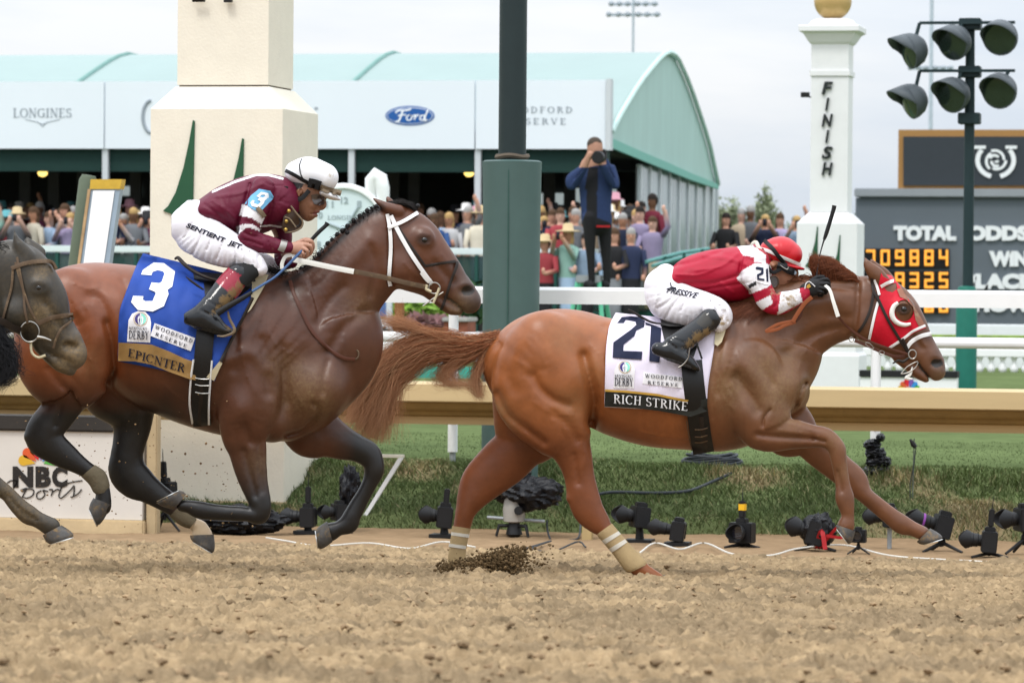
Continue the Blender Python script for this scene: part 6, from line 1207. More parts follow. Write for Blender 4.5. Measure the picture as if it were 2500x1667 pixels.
# tail and mane
def lat(a): return float(RNG.normal(0, a))
st = []; cs = []
for i in range(4200):
    a = RNG.random(); dk = RNG.random()**1.3; p0 = np.array([1226-dk*120, 826+dk*16+RNG.normal(0, 5+4*(1-dk))+dk*8]); y = RNG.normal(0, .022); q = lambda x, sx, yy, sy: (x+lat(sx), yy+lat(sy))
    if a < .47:
        o = RNG.normal(0, 1); pts = [p0, (1120+lat(12), 848+o*13), (1040+lat(14), 852+o*17), (975+lat(14)+o*6, 893+o*20), (938+o*16+lat(10), 958+lat(12)), (905+o*24+lat(18), 1025+RNG.random()*62)]
    elif a < .71:
        o = RNG.normal(0, 1); e = RNG.random(); pts = [p0, (1120+lat(10), 846+o*10), (1050+lat(12), 842+o*14), (960+lat(14), 875+o*14), (900-e*10+lat(10), 905+e*60+o*10), (868-e*24+lat(16), 912+e*125+lat(22))]
    elif a < .81:
        pts = [p0-(0, 4), (1100+lat(12), 828+lat(4)), (1040+lat(12), 812+lat(6)), (985+lat(16), 795+lat(11)), (945+lat(32), 778+lat(15))]
    elif a < .90:
        pts = [(1222+lat(3), 832+lat(5)), (1190+lat(7), 862+lat(6)), (1168+lat(9), 900+lat(7)), (1160+lat(12), 935+lat(10)), (1172+lat(9), 968+lat(8))]
    else:
        pts = [p0+(0, 6), (1150+lat(10), 868+lat(8)), (1100+lat(14), 895+lat(10)), (1085+lat(20), 925+lat(10)), (1135+lat(30), 942+lat(9))]
    yy = np.linspace(0, 1, len(pts))*RNG.normal(0, .05)+y; P = strand([(p[0], p[1], D21+z) for p, z in zip(pts, yy)], 4)
    st.append((P, .00115 if a < .8 else .0009)); k = np.exp(RNG.normal(0, .22)); cs.append(np.array([.27, .098, .042])*k if RNG.random() < .75 else np.array([.46, .25, .13])*k)
hairs_c('tail', st, cs, h21, (.52, .29, .16))
st = []; cs = []
for i in range(2600):
    x = 2098-RNG.random()**1.15*110; t = (2098-x)/110; y = RNG.normal(0, .016); rt = (x, 690-t*2+lat(2)); hgt = (12+52*min(1, t*1.9)**.8)*(.55+.47*RNG.random()); b = RNG.random()
    pts = [rt, (x-2+lat(3), rt[1]-hgt*.55), (x-10-4*b+lat(3), rt[1]-hgt*.95), (x-24-b*16+lat(4), rt[1]-hgt*(1.0-.25*b)+lat(3))]
    if pts[-1][0] < 1992: pts[-1] = (1992+abs(lat(5))-8, pts[-1][1]-6+lat(5))
    st.append((strand([(p[0], p[1], D21+y*(1+.5*j)) for j, p in enumerate(pts)], 4), .0017)); cs.append(np.array([.17, .055, .026])*np.exp(RNG.normal(0, .22)))
for i in range(500):
    x = 1900+RNG.random()*100; y = RNG.normal(0, .02); pts = [(x, 684+lat(3)+(1990-x)*.06), (x-22, 680+lat(5)+(1990-x)*.05), (x-50-RNG.random()*30, 690+lat(8)+(1990-x)*.06)]
    st.append((strand([(p[0], p[1], D21+y) for p in pts], 4), .0018)); cs.append(np.array([.17, .06, .028])*np.exp(RNG.normal(0, .2)))
for i in range(500):
    x = 1800+RNG.random()*110; y = -.05-abs(RNG.normal(0, .05)); pts = [(x, 742+lat(3)), (x-25, 752+lat(5)), (x-45-RNG.random()*20, 775+lat(8))]
    D = H21.many(pts, D21); st.append((strand([(p[0], p[1], d-.01) for p, d in zip(pts, D)], 4), .0016)); cs.append(np.array([.12, .04, .02])*np.exp(RNG.normal(0, .2)))
hairs_c('mane', st, cs, h21)
# saddle cloth with its writing
c1 = lambda p: cc(1100, 720, p)
cl, HC = saddle_cloth('saddle_cloth', [(1503, 764), (1490, 790), (1484, 815), (1479, 862), (1477, 930), (1476, 993)], [(1752, 790), (1748, 812), (1740, 870), (1730, 930), (1726, 975), (1727, 1006)], 40, D21, H21, M_clothw, h21, wav=.005)
patch('name_band', [(1477, 953), (1530, 957), (1605, 966), (1683, 983), (1727, 972), (1727, 1003), (1686, 1017), (1610, 1003), (1550, 996), (1476, 992)], HC, .0085, M_bandk, cl, th=.003)
patch('name_band_trim', [(1477, 950), (1530, 953), (1605, 961), (1683, 977), (1683, 983), (1605, 966.5), (1530, 958.5), (1477, 955.5)], HC, .011, M_goldp, cl, th=.003)
V, T_, Z, _ = serif2d('RICH', .10); text_on('name_lettering', V, T_, c1([(1592, 1056), (1862, 1076), (1866, 990), (1592, 968)]), HC, .0115, M_whitep, cl, th=.002); V, T_, Z, _ = serif2d('STRIKE', .10); text_on('name_lettering', V, T_, c1([(1908, 1084), (2315, 1132), (2322, 1046), (1908, 996)]), HC, .0115, M_whitep, cl, th=.002)
patch('cloth_number', c1([(1625, 275), (1672, 216), (1760, 208), (1835, 214), (1898, 252), (1890, 312), (1815, 345), (1795, 400), (1690, 482), (1685, 545), (1872, 552), (1865, 630), (1720, 622), (1583, 610), (1590, 462), (1765, 335), (1815, 290), (1805, 262), (1712, 240), (1690, 276)]), HC, .010, M_navy, cl, th=.003, sub=7)
patch('cloth_number', c1([(1900, 262), (2058, 322), (2050, 480), (2040, 660), (1940, 645), (1948, 470), (1957, 305), (1905, 292)]), HC, .010, M_navy, cl, th=.003, sub=7)
derby_patch(c1([(1590, 908), (1600, 730), (1630, 668), (1700, 636), (1770, 662), (1802, 730), (1790, 914)]), (c1([(1604, 800), (1770, 806), (1772, 780), (1604, 774)]), c1([(1600, 886), (1782, 892), (1782, 812), (1602, 806)])), cl, HC, 1100+1703/4, 720+704/4, 14.5)
reserve_patch(c1([(1885, 752), (2268, 800), (2260, 910), (1874, 866)]), c1([(1900, 806), (2256, 838), (2262, 804), (1900, 768)]), c1([(1926, 870), (2222, 894), (2226, 862), (1926, 836)]), cl, HC)
# saddle, girth, pad
sd21 = loft('saddle', [(1612, 778, 1618, 806, .16, 0), (1640, 780, 1640, 812, .185, 0), (1690, 775, 1690, 812, .17, 0), (1740, 752, 1744, 800, .12, 0)], D21, M_black, h21, n=24)
cord('saddle_cantle', cc(1500, 540, [(135, 862), (170, 880), (260, 935), (360, 985), (450, 1000), (540, 990)]), [1.6, 2.6, 3.4, 3.0, 2.2, 1.4], M_bridle, sd21, dep=[D21-.14, D21-.13, D21-.15], ns=9)
patch('saddle_flap', [(1612, 790), (1665, 790), (1700, 800), (1705, 840), (1690, 880), (1650, 860), (1622, 830)], HC, .012, M_black, sd21, th=.006, dfun=lambda u, v: (HC.d(u, v) or D21-.2)-.004)
patch('saddle_pad', [(1747, 800), (1776, 788), (1770, 812), (1762, 835), (1752, 845), (1744, 840)], H21, .03, M_pad, h21, th=.012, wav=.004)
gi = strap('girth', [(1688, 880), (1694, 940), (1702, 1000), (1710, 1060), (1718, 1106)], 52, H21, .026, M_black, h21, th=.02)
strap('girth_strap', cc(1640, 880, [(285, 545), (290, 640), (310, 760), (340, 900)]), 13, H21, .034, M_bridle, gi, th=.008)
for y in (670, 740, 795): strap('buckle_keeper', cc(1640, 880, [(225, y+4), (285, y+6), (350, y-12)]), 3.5, H21, .037, M_mudlea, gi, th=.006)
strap('girth_edge', cc(1640, 880, [(145, 590), (165, 720), (195, 880)]), 2.2, H21, .030, M_mudlea, gi, th=.006)
# hood, bridle and reins
c5 = lambda p: cc(1860, 600, p)
hd = patch('hood', c5([(1165, 268), (1265, 290), (1325, 362), (1400, 480), (1490, 600), (1560, 715), (1605, 800), (1490, 850), (1380, 925), (1245, 1000), (1060, 925), (1085, 790), (1118, 600), (1140, 545), (1155, 470), (1140, 385)]), H21, .008, M_hood, h21, th=.006, sub=10,
           holes=[c5([(1390+92*math.cos(a), 632+106*math.sin(a)) for a in np.linspace(0, 2*math.pi, 20)[:-1]]), c5([(1195, 405), (1255, 375), (1312, 360), (1322, 420), (1275, 455), (1220, 440)])])
patch('hood_mud', c5([(1345, 375), (1400, 475), (1490, 595), (1560, 710), (1600, 790), (1540, 800), (1500, 720), (1478, 600), (1410, 525), (1350, 500), (1320, 430)]), H21, .011, M_hoodm, hd, th=.004, sub=10)
cord('blinker_cup', c5([(1332, 556), (1290, 590), (1270, 650), (1285, 712), (1335, 757), (1400, 772), (1452, 762)]), [4.5, 6, 6.6, 6.6, 6, 5, 3.5], M_whiterub, hd, H21, .016, ns=10)
strap('hood_edge', c5([(1095, 335), (1125, 400), (1148, 480)]), 6.5, H21, .012, M_whitel, hd); strap('hood_edge', c5([(1135, 550), (1100, 680), (1048, 915)]), 6.5, H21, .012, M_whitel, hd)
strap('hood_edge', c5([(1245, 998), (1375, 912), (1480, 832), (1598, 778)]), 6.5, H21, .012, M_whitel, hd)
br = strap('bridle_cheekpiece', c5([(1070, 320), (1092, 440), (1140, 530), (1225, 710), (1330, 890), (1425, 1035)]), 7, H21, .017, M_bridle, h21)
strap('browband', c5([(1162, 400), (1225, 365), (1292, 338)]), 8, H21, .02, M_whitel, br); strap('noseband', c5([(1415, 995), (1470, 930), (1560, 880), (1655, 858)]), 10, H21, .016, M_whitel, br)
strap('throat_latch', c5([(1092, 450), (1060, 620), (1000, 760), (940, 845)]), 7, H21, .012, M_bridle, br)
strap('chin_strap', c5([(1372, 905), (1400, 960), (1440, 1060)]), 6, H21, .022, M_bridle, br)
d = H21.d(*c5([(1470, 1060)])[0])
cord('bit_ring', c5([(1470+38*math.cos(a), 1060+44*math.sin(a)) for a in np.linspace(0, 2*math.pi, 17)]), 1.7, M_steel, br, dep=d-.035, n=2)
cord('bit_bar', c5([(1360, 1250), (1420, 1180), (1520, 1130), (1500, 1190), (1420, 1240), (1360, 1250)]), 1.5, M_steel, br, dep=d-.03, n=3)
cord('tongue_tie', c5([(1470, 1180), (1450, 1250), (1410, 1290), (1470, 1300)]), [1.5, 4, 5, 2], M_whiterub, br, dep=d-.02)
cord('bit_shank', c5([(1275, 1150), (1330, 1120), (1380, 1130), (1440, 1090)]), [1.5, 3.5, 4.5, 2.5], M_bridle, br, dep=d-.03)
rn = strap('rein', c5([(745, 690), (850, 805), (1010, 915), (1200, 990), (1430, 1058)]), 6, None, 0, M_brown, h21, dep=[D21-.22, D21-.18, D21-.16, D21-.13, d-.03])
strap('rein_grip', c5([(592, 372), (660, 425), (700, 550), (745, 692)]), 8, None, 0, M_whiterub, rn, dep=[D21-.15, D21-.21, D21-.22, D21-.22], taper=(6, 10))
strap('rein_end', c5([(490, 500), (420, 560), (350, 660), (300, 745)]), 10, None, 0, M_orange, rn, dep=D21-.25)
strap('rein_end', c5([(480, 515), (400, 600), (370, 690), (320, 740)]), 9, None, 0, M_brown, rn, dep=D21-.235)
strap('rein_end', c5([(330, 735), (250, 745), (150, 770), (60, 820), (50, 835), (150, 815), (230, 775), (330, 745)]), 8, None, 0, M_orange, rn, dep=D21-.245)
strap('martingale', c5([(905, 925), (1010, 965), (1180, 1040), (1300, 1080), (1400, 1075)]), 8, None, 0, M_brown, br, dep=[D21-.06, D21-.08, D21-.09, d-.02])
cord('martingale_ring', c5([(875+22*math.cos(a), 915+20*math.sin(a)) for a in np.linspace(0, 2*math.pi, 13)]), 1.2, M_steel, br, dep=D21-.06, n=2)
cord('martingale_ring', c5([(1170+26*math.cos(a), 1045+20*math.sin(a)) for a in np.linspace(0, 2*math.pi, 13)]), 1.2, M_steel, br, dep=D21-.1, n=2)
cord('rein_buckle', c5([(1010, 945), (1050, 950), (1095, 1000), (1060, 1000), (1010, 960)]), 1.0, M_steel, br, dep=D21-.12, n=2)

# ----------------------------------------------------------------- horse wearing number 3 (bay)
D3 = 19.7
h3 = thing('racehorse', 'bay racehorse with braided black mane, white bridle and blue saddle cloth numbered 3', 'horse', at_d(480, 1400, D3))
s = SDF(12, 1185, 465, 1365, 0.40, 4.0, D3)
T = [(150, 690, 140, 915, .17), (212, 645, 203, 930, .27), (285, 644, 275, 935, .285), (340, 650, 335, 950, .28), (400, 655, 395, 1000, .285), (460, 663, 460, 1029, .295), (530, 672, 532, 1054, .295), (612, 682, 615, 1072, .265), (690, 745, 696, 1072, .21)]
s.tube([p+(0,) for p in T], 2)
s.tube([(640, 680, 790, 1030, .17, 0), (668, 682, 856, 975, .185, 0), (707, 676, 866, 885, .15, 0), (770, 630, 886, 808, .115, 0), (840, 567, 912, 752, .10, 0), (897, 523, 946, 708, .088, 0), (936, 504, 986, 692, .082, 0)], 30)
s.ball((775, 945), 76, .14, -.10, 24); s.ball((775, 950), 74, .13, .10, 20); s.ball((665, 1030), 50, .12, -.08, 20); s.ball((700, 1030), 46, .12, .06, 20)
s.tube([(970, 500, 950, 697, .085, 0), (1020, 520, 957, 698, .095, 0), (1046, 548, 976, 705, .10, 0), (1078, 588, 1008, 713, .085, 0), (1107, 626, 1042, 725, .065, 0), (1130, 664, 1075, 738, .055, 0), (1152, 692, 1099, 747, .055, 0), (1165, 711, 1120, 757, .055, 0), (1165, 728, 1136, 759, .05, 0)], 12)
s.tube([(1048, 712, 1040, 727, .04, 0), (1078, 728, 1068, 748, .042, 0), (1104, 742, 1093, 767, .042, 0), (1124, 755, 1116, 769, .035, 0)], 5)
s.ball((978, 655), 42, .05, -.06, 14, True); s.ball((1034, 580), 25, .026, -.078, 16, True)
for sg, o in ((-1, (0, 0)), (1, (30, -5))):
    s.tube([(906, 482, 908, 481, .006, .05*sg), (922+o[0]*.7, 501, 931+o[0]*.7, 489+o[1], .02, .052*sg), (940+o[0]*.5, 520, 955+o[0]*.5, 496+o[1], .028, .052*sg), (962+o[0]*.3, 528, 984+o[0]*.3, 503, .03, .05*sg)] if sg < 0 else [(941, 478, 944, 477, .006, .05), (942, 492, 957, 487, .02, .05), (950, 510, 970, 500, .026, .05)], 4)
for sg in (-1, 1): s.cut([(1130, 700, 1135, 722, .024, .062*sg), (1150, 700, 1152, 720, .022, .055*sg)], 5)
s.disp([(1085, 725), (1105, 735), (1118, 745), (1132, 760)], 3.0, 5); s.disp([(1122, 698), (1138, 691), (1158, 698)], 3, -2.5); s.disp([(1020, 576), (1030, 570), (1047, 574)], 2.5, -2.5, -1); s.disp([(1024, 595), (1036, 600), (1050, 596)], 2.5, -2, -1)
# near hind
s.tube([(90, 730, 250, 740, .10, -.15), (34, 830, 300, 850, .13, -.155), (60, 905, 268, 900, .12, -.155), (108, 938, 240, 938, .085, -.15), (116, 972, 213, 972, .06, -.145), (94, 1015, 184, 1006, .05, -.14), (68, 1048, 158, 1040, .047, -.14), (62, 1078, 152, 1060, .046, -.14), (90, 1097, 168, 1085, .04, -.14), (130, 1120, 193, 1108, .035, -.14), (168, 1143, 212, 1122, .032, -.14), (202, 1164, 234, 1138, .033, -.14), (221, 1182, 258, 1157, .037, -.14), (233, 1202, 268, 1190, .034, -.14), (232, 1216, 272, 1216, .035, -.14), (228, 1232, 272, 1240, .04, -.14)], 16)
s.ball((68, 1066), 9, .025, -.14, 8)
# far hind
s.tube([(180, 930, 380, 930, .11, .13), (240, 985, 380, 975, .10, .13), (268, 1012, 375, 1015, .075, .13), (276, 1045, 368, 1045, .055, .13), (275, 1080, 357, 1078, .05, .13), (269, 1115, 350, 1112, .047, .13), (264, 1150, 358, 1150, .045, .13), (285, 1175, 376, 1172, .041, .13), (320, 1196, 392, 1184, .036, .13), (358, 1219, 416, 1202, .033, .13), (400, 1246, 445, 1222, .033, .13), (440, 1276, 468, 1246, .037, .13), (462, 1290, 486, 1268, .034, .13), (470, 1294, 505, 1280, .036, .13), (468, 1308, 520, 1306, .042, .13)], 12)
# near fore, folded
s.tube([(515, 900, 690, 880, .06, -.20), (528, 1000, 680, 985, .085, -.19), (540, 1066, 650, 1050, .068, -.18), (556, 1098, 651, 1090, .055, -.175), (570, 1140, 652, 1140, .048, -.17), (586, 1180, 655, 1180, .044, -.17), (604, 1222, 661, 1215, .043, -.17), (611, 1245, 662, 1238, .043, -.17), (606, 1252, 652, 1262, .04, -.17), (590, 1236, 600, 1272, .034, -.17), (555, 1233, 556, 1271, .032, -.17), (515, 1228, 514, 1269, .031, -.17), (488, 1222, 484, 1266, .036, -.17), (468, 1221, 458, 1253, .033, -.17), (452, 1222, 436, 1247, .035, -.17)], 10)
# far fore, reaching
s.tube([(680, 960, 800, 960, .06, .15), (690, 1070, 820, 1010, .075, .15), (742, 1086, 838, 1032, .062, .15), (795, 1101, 868, 1057, .055, .15), (840, 1110, 898, 1076, .05, .15), (868, 1120, 926, 1094, .046, .15), (886, 1136, 936, 1120, .045, .15), (889, 1156, 937, 1145, .044, .15), (885, 1175, 925, 1172, .036, .15), (872, 1203, 909, 1202, .031, .15), (853, 1230, 894, 1236, .031, .15), (838, 1253, 880, 1266, .036, .15), (829, 1266, 872, 1290, .035, .15), (815, 1276, 843, 1300, .035, .15), (800, 1275, 815, 1320, .04, .15)], 10)
s.disp([(262, 790), (274, 840), (276, 900), (262, 935)], 12, 12, -1); s.blob((225, 840), 38, -8, -1, 55, 20); s.blob((150, 740), 70, -8, -1); s.disp([(215, 725), (240, 730), (262, 770)], 12, 5, -1)
s.disp([(120, 900), (150, 940), (180, 960)], 9, 4, -1); s.disp([(150, 990), (135, 1040)], 6, 3, -1); s.disp([(560, 880), (610, 860), (650, 900)], 16, -5, -1); s.disp([(640, 830), (650, 900), (655, 960)], 12, 5, -1); s.disp([(690, 850), (695, 930), (700, 980)], 12, 5, -1)
s.blob((620, 930), 26, -6, -1, 60, -10); s.blob((590, 1000), 30, -7, -1, 40); s.disp([(765, 985), (780, 1000), (768, 1025), (740, 1050), (700, 1062)], 6, 6, -1); s.disp([(800, 880), (790, 920), (788, 960)], 7, 4, -1)
s.disp([(890, 760), (840, 800), (800, 860)], 13, 5, -1); s.disp([(760, 720), (840, 650), (900, 590)], 22, -5, -1); s.disp([(952, 530), (950, 600), (955, 690)], 7, 6, -1); s.disp([(596, 1100), (612, 1160), (625, 1210)], 7, 5, -1); s.disp([(632, 1080), (636, 1150), (640, 1200)], 6, 4, -1)
s.disp([(830, 1078), (860, 1096), (880, 1108)], 5, 4, -1); s.disp([(1060, 640), (1105, 690)], 7, 3.5, -1); s.blob((1140, 690), 14, -4, -1); s.disp([(1000, 690), (1050, 712)], 8, -3, -1)
for P in ([(640, 760), (665, 830), (700, 860)], [(590, 850), (600, 910), (625, 960)], [(880, 740), (850, 790), (835, 840), (842, 880)], [(640, 1075), (632, 1110), (640, 1150)], [(1078, 620), (1098, 650), (1112, 672)], [(400, 940), (450, 980), (520, 1000)], [(180, 690), (215, 705), (240, 700)], [(110, 800), (150, 830), (180, 860)], [(720, 960), (745, 1000), (740, 1040)], [(985, 640), (1015, 670), (1045, 690)], [(840, 1060), (870, 1078), (900, 1100)], [(205, 860), (230, 890), (235, 920)]): s.disp(P, 2.6, -1.6, -1)
for P, wd, am in (([(560, 760), (575, 830), (568, 900)], 11, 4), ([(840, 700), (800, 740), (770, 790)], 10, 3.5), ([(905, 600), (915, 650), (905, 720)], 8, 3), ([(300, 690), (320, 740), (312, 800)], 12, 3.5), ([(180, 780), (205, 830), (200, 890)], 12, 3.5), ([(600, 1040), (612, 1080)], 8, 4)): s.disp(P, wd, am, -1)
def col3(p, sc):
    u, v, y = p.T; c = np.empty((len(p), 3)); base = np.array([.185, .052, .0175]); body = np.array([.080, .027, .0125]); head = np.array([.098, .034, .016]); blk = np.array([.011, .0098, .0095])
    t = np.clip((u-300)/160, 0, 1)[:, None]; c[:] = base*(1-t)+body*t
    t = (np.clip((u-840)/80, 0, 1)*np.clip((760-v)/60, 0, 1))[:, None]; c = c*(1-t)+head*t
    t = np.clip((v-905)/110, 0, 1)[:, None]*np.clip((480-u)/70, 0, 1)[:, None]; c = c*(1-t)+blk*t
    t = np.clip((v-1070)/150, 0, 1)[:, None]*(u > 480)[:, None]*(u < 690)[:, None]; c = c*(1-t)+blk*t
    t = np.clip((u-800)/70, 0, 1)[:, None]*np.clip((v-1020)/40, 0, 1)[:, None]; c = c*(1-t)+blk*t; t = ((u > 760)*np.clip((v-1150)/40, 0, 1))[:, None]; c = c*(1-t)+blk*t; t = ((u > 420)*(u < 520)*(v > 1195)*(y < 0))[:, None]; c = c*(1-t)+blk*t
    t = np.clip(1-seg_dist(u, v, [(700, 690), (775, 640), (850, 565), (900, 522), (930, 508)])/15, 0, 1)[:, None]; c = c*(1-t)+blk*t
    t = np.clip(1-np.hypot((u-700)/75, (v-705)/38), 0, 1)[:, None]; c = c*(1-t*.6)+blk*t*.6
    t = np.clip((u-1095)/45, 0, 1)[:, None]; c = c*(1-t*.7)+np.array([.035, .026, .022])*t*.7
    k = np.hypot((u-1142)/16, (v-710)/12) < 1; c[k] = (.006, .004, .004); k = seg_dist(u, v, [(1085, 725), (1105, 735), (1118, 745), (1132, 760)]) < 3; c[k] = (.012, .009, .008); t = np.clip(1.6-np.hypot((u-1036)/16, (v-586)/12), 0, 1)[:, None]; c = c*(1-.7*t)
    k = (np.hypot(u-495, v-1290) < 32)&(y > 0); c[k] = (.5, .38, .25)
    m = np.zeros(len(p))
    for q, r, a in (((745, 960), 70, .30), ((720, 920), 50, .26), ((205, 880), 45, .2), ((780, 990), 45, .3), ((640, 1130), 40, .16), ((880, 740), 40, .18), ((1120, 750), 30, .25), ((690, 900), 50, .18), ((870, 1105), 14, .3)):
        m = np.maximum(m, a*np.exp(-((u-q[0])**2+(v-q[1])**2)/r**2))
    return c, m*(y < 20)*.7+.004
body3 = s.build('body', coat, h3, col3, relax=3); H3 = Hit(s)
hoof(h3, ((272, 1232), (228, 1215)), ((238, 1286), (216, 1240)), .06, D3, -.14); hoof(h3, ((424, 1244), (455, 1206)), ((380, 1226), (440, 1196)), .06, D3, -.17)
hoof(h3, ((522, 1304), (464, 1306)), ((521, 1352), (468, 1320)), .06, D3, .13); hoof(h3, ((812, 1322), (799, 1272)), ((777, 1341), (770, 1292)), .06, D3, .15)
for st in ([(198, 1163, 232, 1134, .039, -.14), (218, 1183, 257, 1152, .042, -.14), (227, 1200, 268, 1184, .041, -.14), (236, 1207, 262, 1200, .036, -.14)], [(414, 1260, 446, 1226, .04, .13), (440, 1282, 470, 1248, .043, .13), (462, 1290, 482, 1266, .039, .13)]):
    loft('leg_wrap', st, D3, M_khaki, h3)
eye(h3, (1036, 586), 8, H3)
# braided mane
st = []; cs = []
crest = catmull([(670, 686), (705, 676), (745, 655), (775, 628), (805, 598), (845, 562), (880, 535), (905, 517), (925, 507)], 6)
for i in range(1500):
    p = crest[RNG.integers(len(crest))]+RNG.normal(0, 4, 2); t = RNG.random(); y = RNG.normal(0, .02); e = RNG.normal(0, 2.5, 2)
    st.append((strand([(p[0], p[1]+3, D3+y), (p[0]-2+e[0]*.5, p[1]-1+e[1]*.5, D3+y*1.3), (p[0]-5+e[0], p[1]+2+e[1], D3+y*1.5)], 3), .0018)); cs.append((.012, .011, .011))
for i in range(160):
    y = RNG.normal(0, .03); st.append((strand([(700+lat(14), 676+lat(4), D3+y), (680+lat(10), 664+lat(5), D3+y), (655+lat(14), 655+lat(7), D3+y)], 4), .0012)); cs.append((.014, .013, .013))
for i in range(500):
    y = RNG.normal(0, .02); st.append((strand([(955+lat(5), 500+lat(3), D3+y), (975+lat(5), 494+lat(3), D3+y), (1000+lat(4), 500+lat(3), D3+y), (1014+lat(3), 512+lat(3), D3+y)], 3), .0018)); cs.append((.02, .017, .016))
hairs_c('mane', st, cs, h3)
M_braid = mat('black_hair_braid', (.012, .011, .012), rough=.5, bump=.5, bscale=200)
for x, y in cc(640, 470, [(648, 512), (694, 477), (744, 422), (793, 386), (842, 340), (902, 284), (963, 241), (1035, 189), (1112, 140), (668, 560), (735, 490), (775, 442), (832, 392), (885, 345), (925, 308), (997, 260), (600, 590), (380, 748), (425, 732), (480, 725), (556, 600)]):
    k = D3/FPX; x, y = (x-2.5, y-3.0) if x < 925 and y < 610 and (x+y*1.15) < 1495 else (x, y); MB().ball(at_d(x, y, D3-.02+lat(.01)), (5.9*k, 5.2*k, 6.2*k), 7).build('mane_braid', M_braid, h3, smooth=True)
MB().ball(at_d(1020, 503, D3-.02), 6*D3/FPX, 7).build('mane_braid', M_braid, h3, smooth=True)
# cloth
c1 = lambda p: cc(0, 540, p); c6 = lambda p: cc(640, 470, p); c7 = lambda p: cc(400, 660, p); c5 = lambda p: cc(400, 360, p)
cl, HC3 = saddle_cloth('saddle_cloth', [(349, 619), (332, 652), (312, 702), (293, 757), (289, 815), (288, 881)], [(640, 690), (615, 724), (590, 775), (560, 842), (536, 895), (524, 930)], 44, D3, H3, M_clothb, h3, wav=.006)
band = [(289, 836), (330, 838), (370, 841), (412, 857), (450, 875), (478, 884), (478, 928), (462, 925), (412, 907), (370, 890), (330, 882), (288, 881)]
patch('name_band', band, HC3, .0095, M_bandt, cl, th=.003)
V, T_, Z, _ = serif2d('EPICNTER', .05); text_on('name_lettering', V, T_, c1([(1248, 1318), (1795, 1478), (1815, 1395), (1256, 1240)]), HC3, .0125, M_inkn, cl, th=.002)
patch('cloth_number', c1([(1378, 520), (1396, 476), (1500, 404), (1602, 410), (1710, 490), (1682, 638), (1636, 670), (1646, 712), (1600, 830), (1492, 882), (1345, 866), (1280, 790), (1300, 728), (1400, 732), (1396, 766), (1420, 780), (1490, 778), (1522, 704), (1510, 688), (1455, 665), (1480, 598), (1555, 605), (1580, 590), (1606, 512), (1592, 490), (1540, 478), (1490, 495), (1478, 528)]), HC3, .010, M_whitep, cl, th=.003, sub=7)
derby_patch(c1([(1240, 1175), (1255, 965), (1290, 903), (1350, 878), (1420, 886), (1465, 935), (1475, 990), (1466, 1186)]), (c1([(1262, 1056), (1435, 1062), (1437, 1034), (1263, 1030)]), c1([(1256, 1148), (1452, 1158), (1454, 1074), (1258, 1066)])), cl, HC3, 1372/4, 540+955/4, 16.5)
reserve_patch(c1([(1510, 995), (1905, 1140), (1862, 1268), (1468, 1118)]), c1([(1510, 1046), (1872, 1190), (1886, 1154), (1522, 1012)]), c1([(1512, 1114), (1818, 1238), (1830, 1204), (1525, 1082)]), cl, HC3)
# saddle
sd3 = loft('saddle', [(470, 660, 478, 700, .15, 0), (510, 664, 512, 706, .185, 0), (560, 668, 562, 715, .17, 0), (622, 672, 628, 715, .12, 0)], D3, M_black, h3, n=24)
cord('saddle_cantle', c5([(105, 1092), (140, 1078), (200, 1140), (300, 1215), (420, 1270), (520, 1300)]), [2.5, 4.5, 5.2, 5, 4.5, 4], M_bridle, sd3, dep=[D3-.12, D3-.12, D3-.16, D3-.18, D3-.2, D3-.2], ns=9)
cord('saddle_cantle', c5([(215, 1262), (260, 1300), (330, 1350), (390, 1390)]), [1, 2.8, 3.2, 2], M_bridle, sd3, dep=D3-.27, ns=8)
patch('saddle_flap', c7([(390, 110), (540, 90), (800, 120), (855, 130), (850, 170), (760, 240), (600, 330), (400, 240)]), HC3, .012, M_black, sd3, th=.006, dfun=lambda u, v: (HC3.d(u, v) or D3-.2)-.004)
patch('saddle_pad', c7([(830, 40), (1022, 40), (985, 150), (885, 325), (850, 380), (785, 445), (800, 400), (850, 280), (862, 130)]), H3, .03, M_pad, h3, th=.012, wav=.003)
strap('cloth_piping', c7([(870, 265), (780, 450), (690, 620), (620, 760), (555, 890)]), 8, HC3, .012, M_bridle, h3, th=.008)
patch('strap_end', c7([(545, 885), (572, 905), (490, 1078), (415, 1042)]), H3, .032, M_pad, h3, th=.008, dfun=lambda u, v: (H3.d(u, v) or D3-.3)-.0)
gi = strap('girth', [(503, 795), (497, 860), (492, 930), (490, 985), (494, 1040)], 44, H3, .026, M_black, h3, th=.02)
strap('girth_edge', c7([(290, 870), (265, 1050), (252, 1300), (280, 1500)]), 5, H3, .03, M_whitel, gi, th=.012); strap('girth_edge', c7([(470, 880), (455, 1060), (440, 1300), (440, 1510)]), 5, H3, .03, M_whitel, gi, th=.012)
strap('girth_strap', c7([(362, 1085), (362, 1250), (350, 1400), (350, 1510)]), 9, H3, .034, M_bridle, gi, th=.008)
for y in (1050, 1115, 1190): strap('buckle_keeper', c7([(305, y), (360, y+12), (440, y+12)]), 3, H3, .037, M_steel, gi, th=.005)
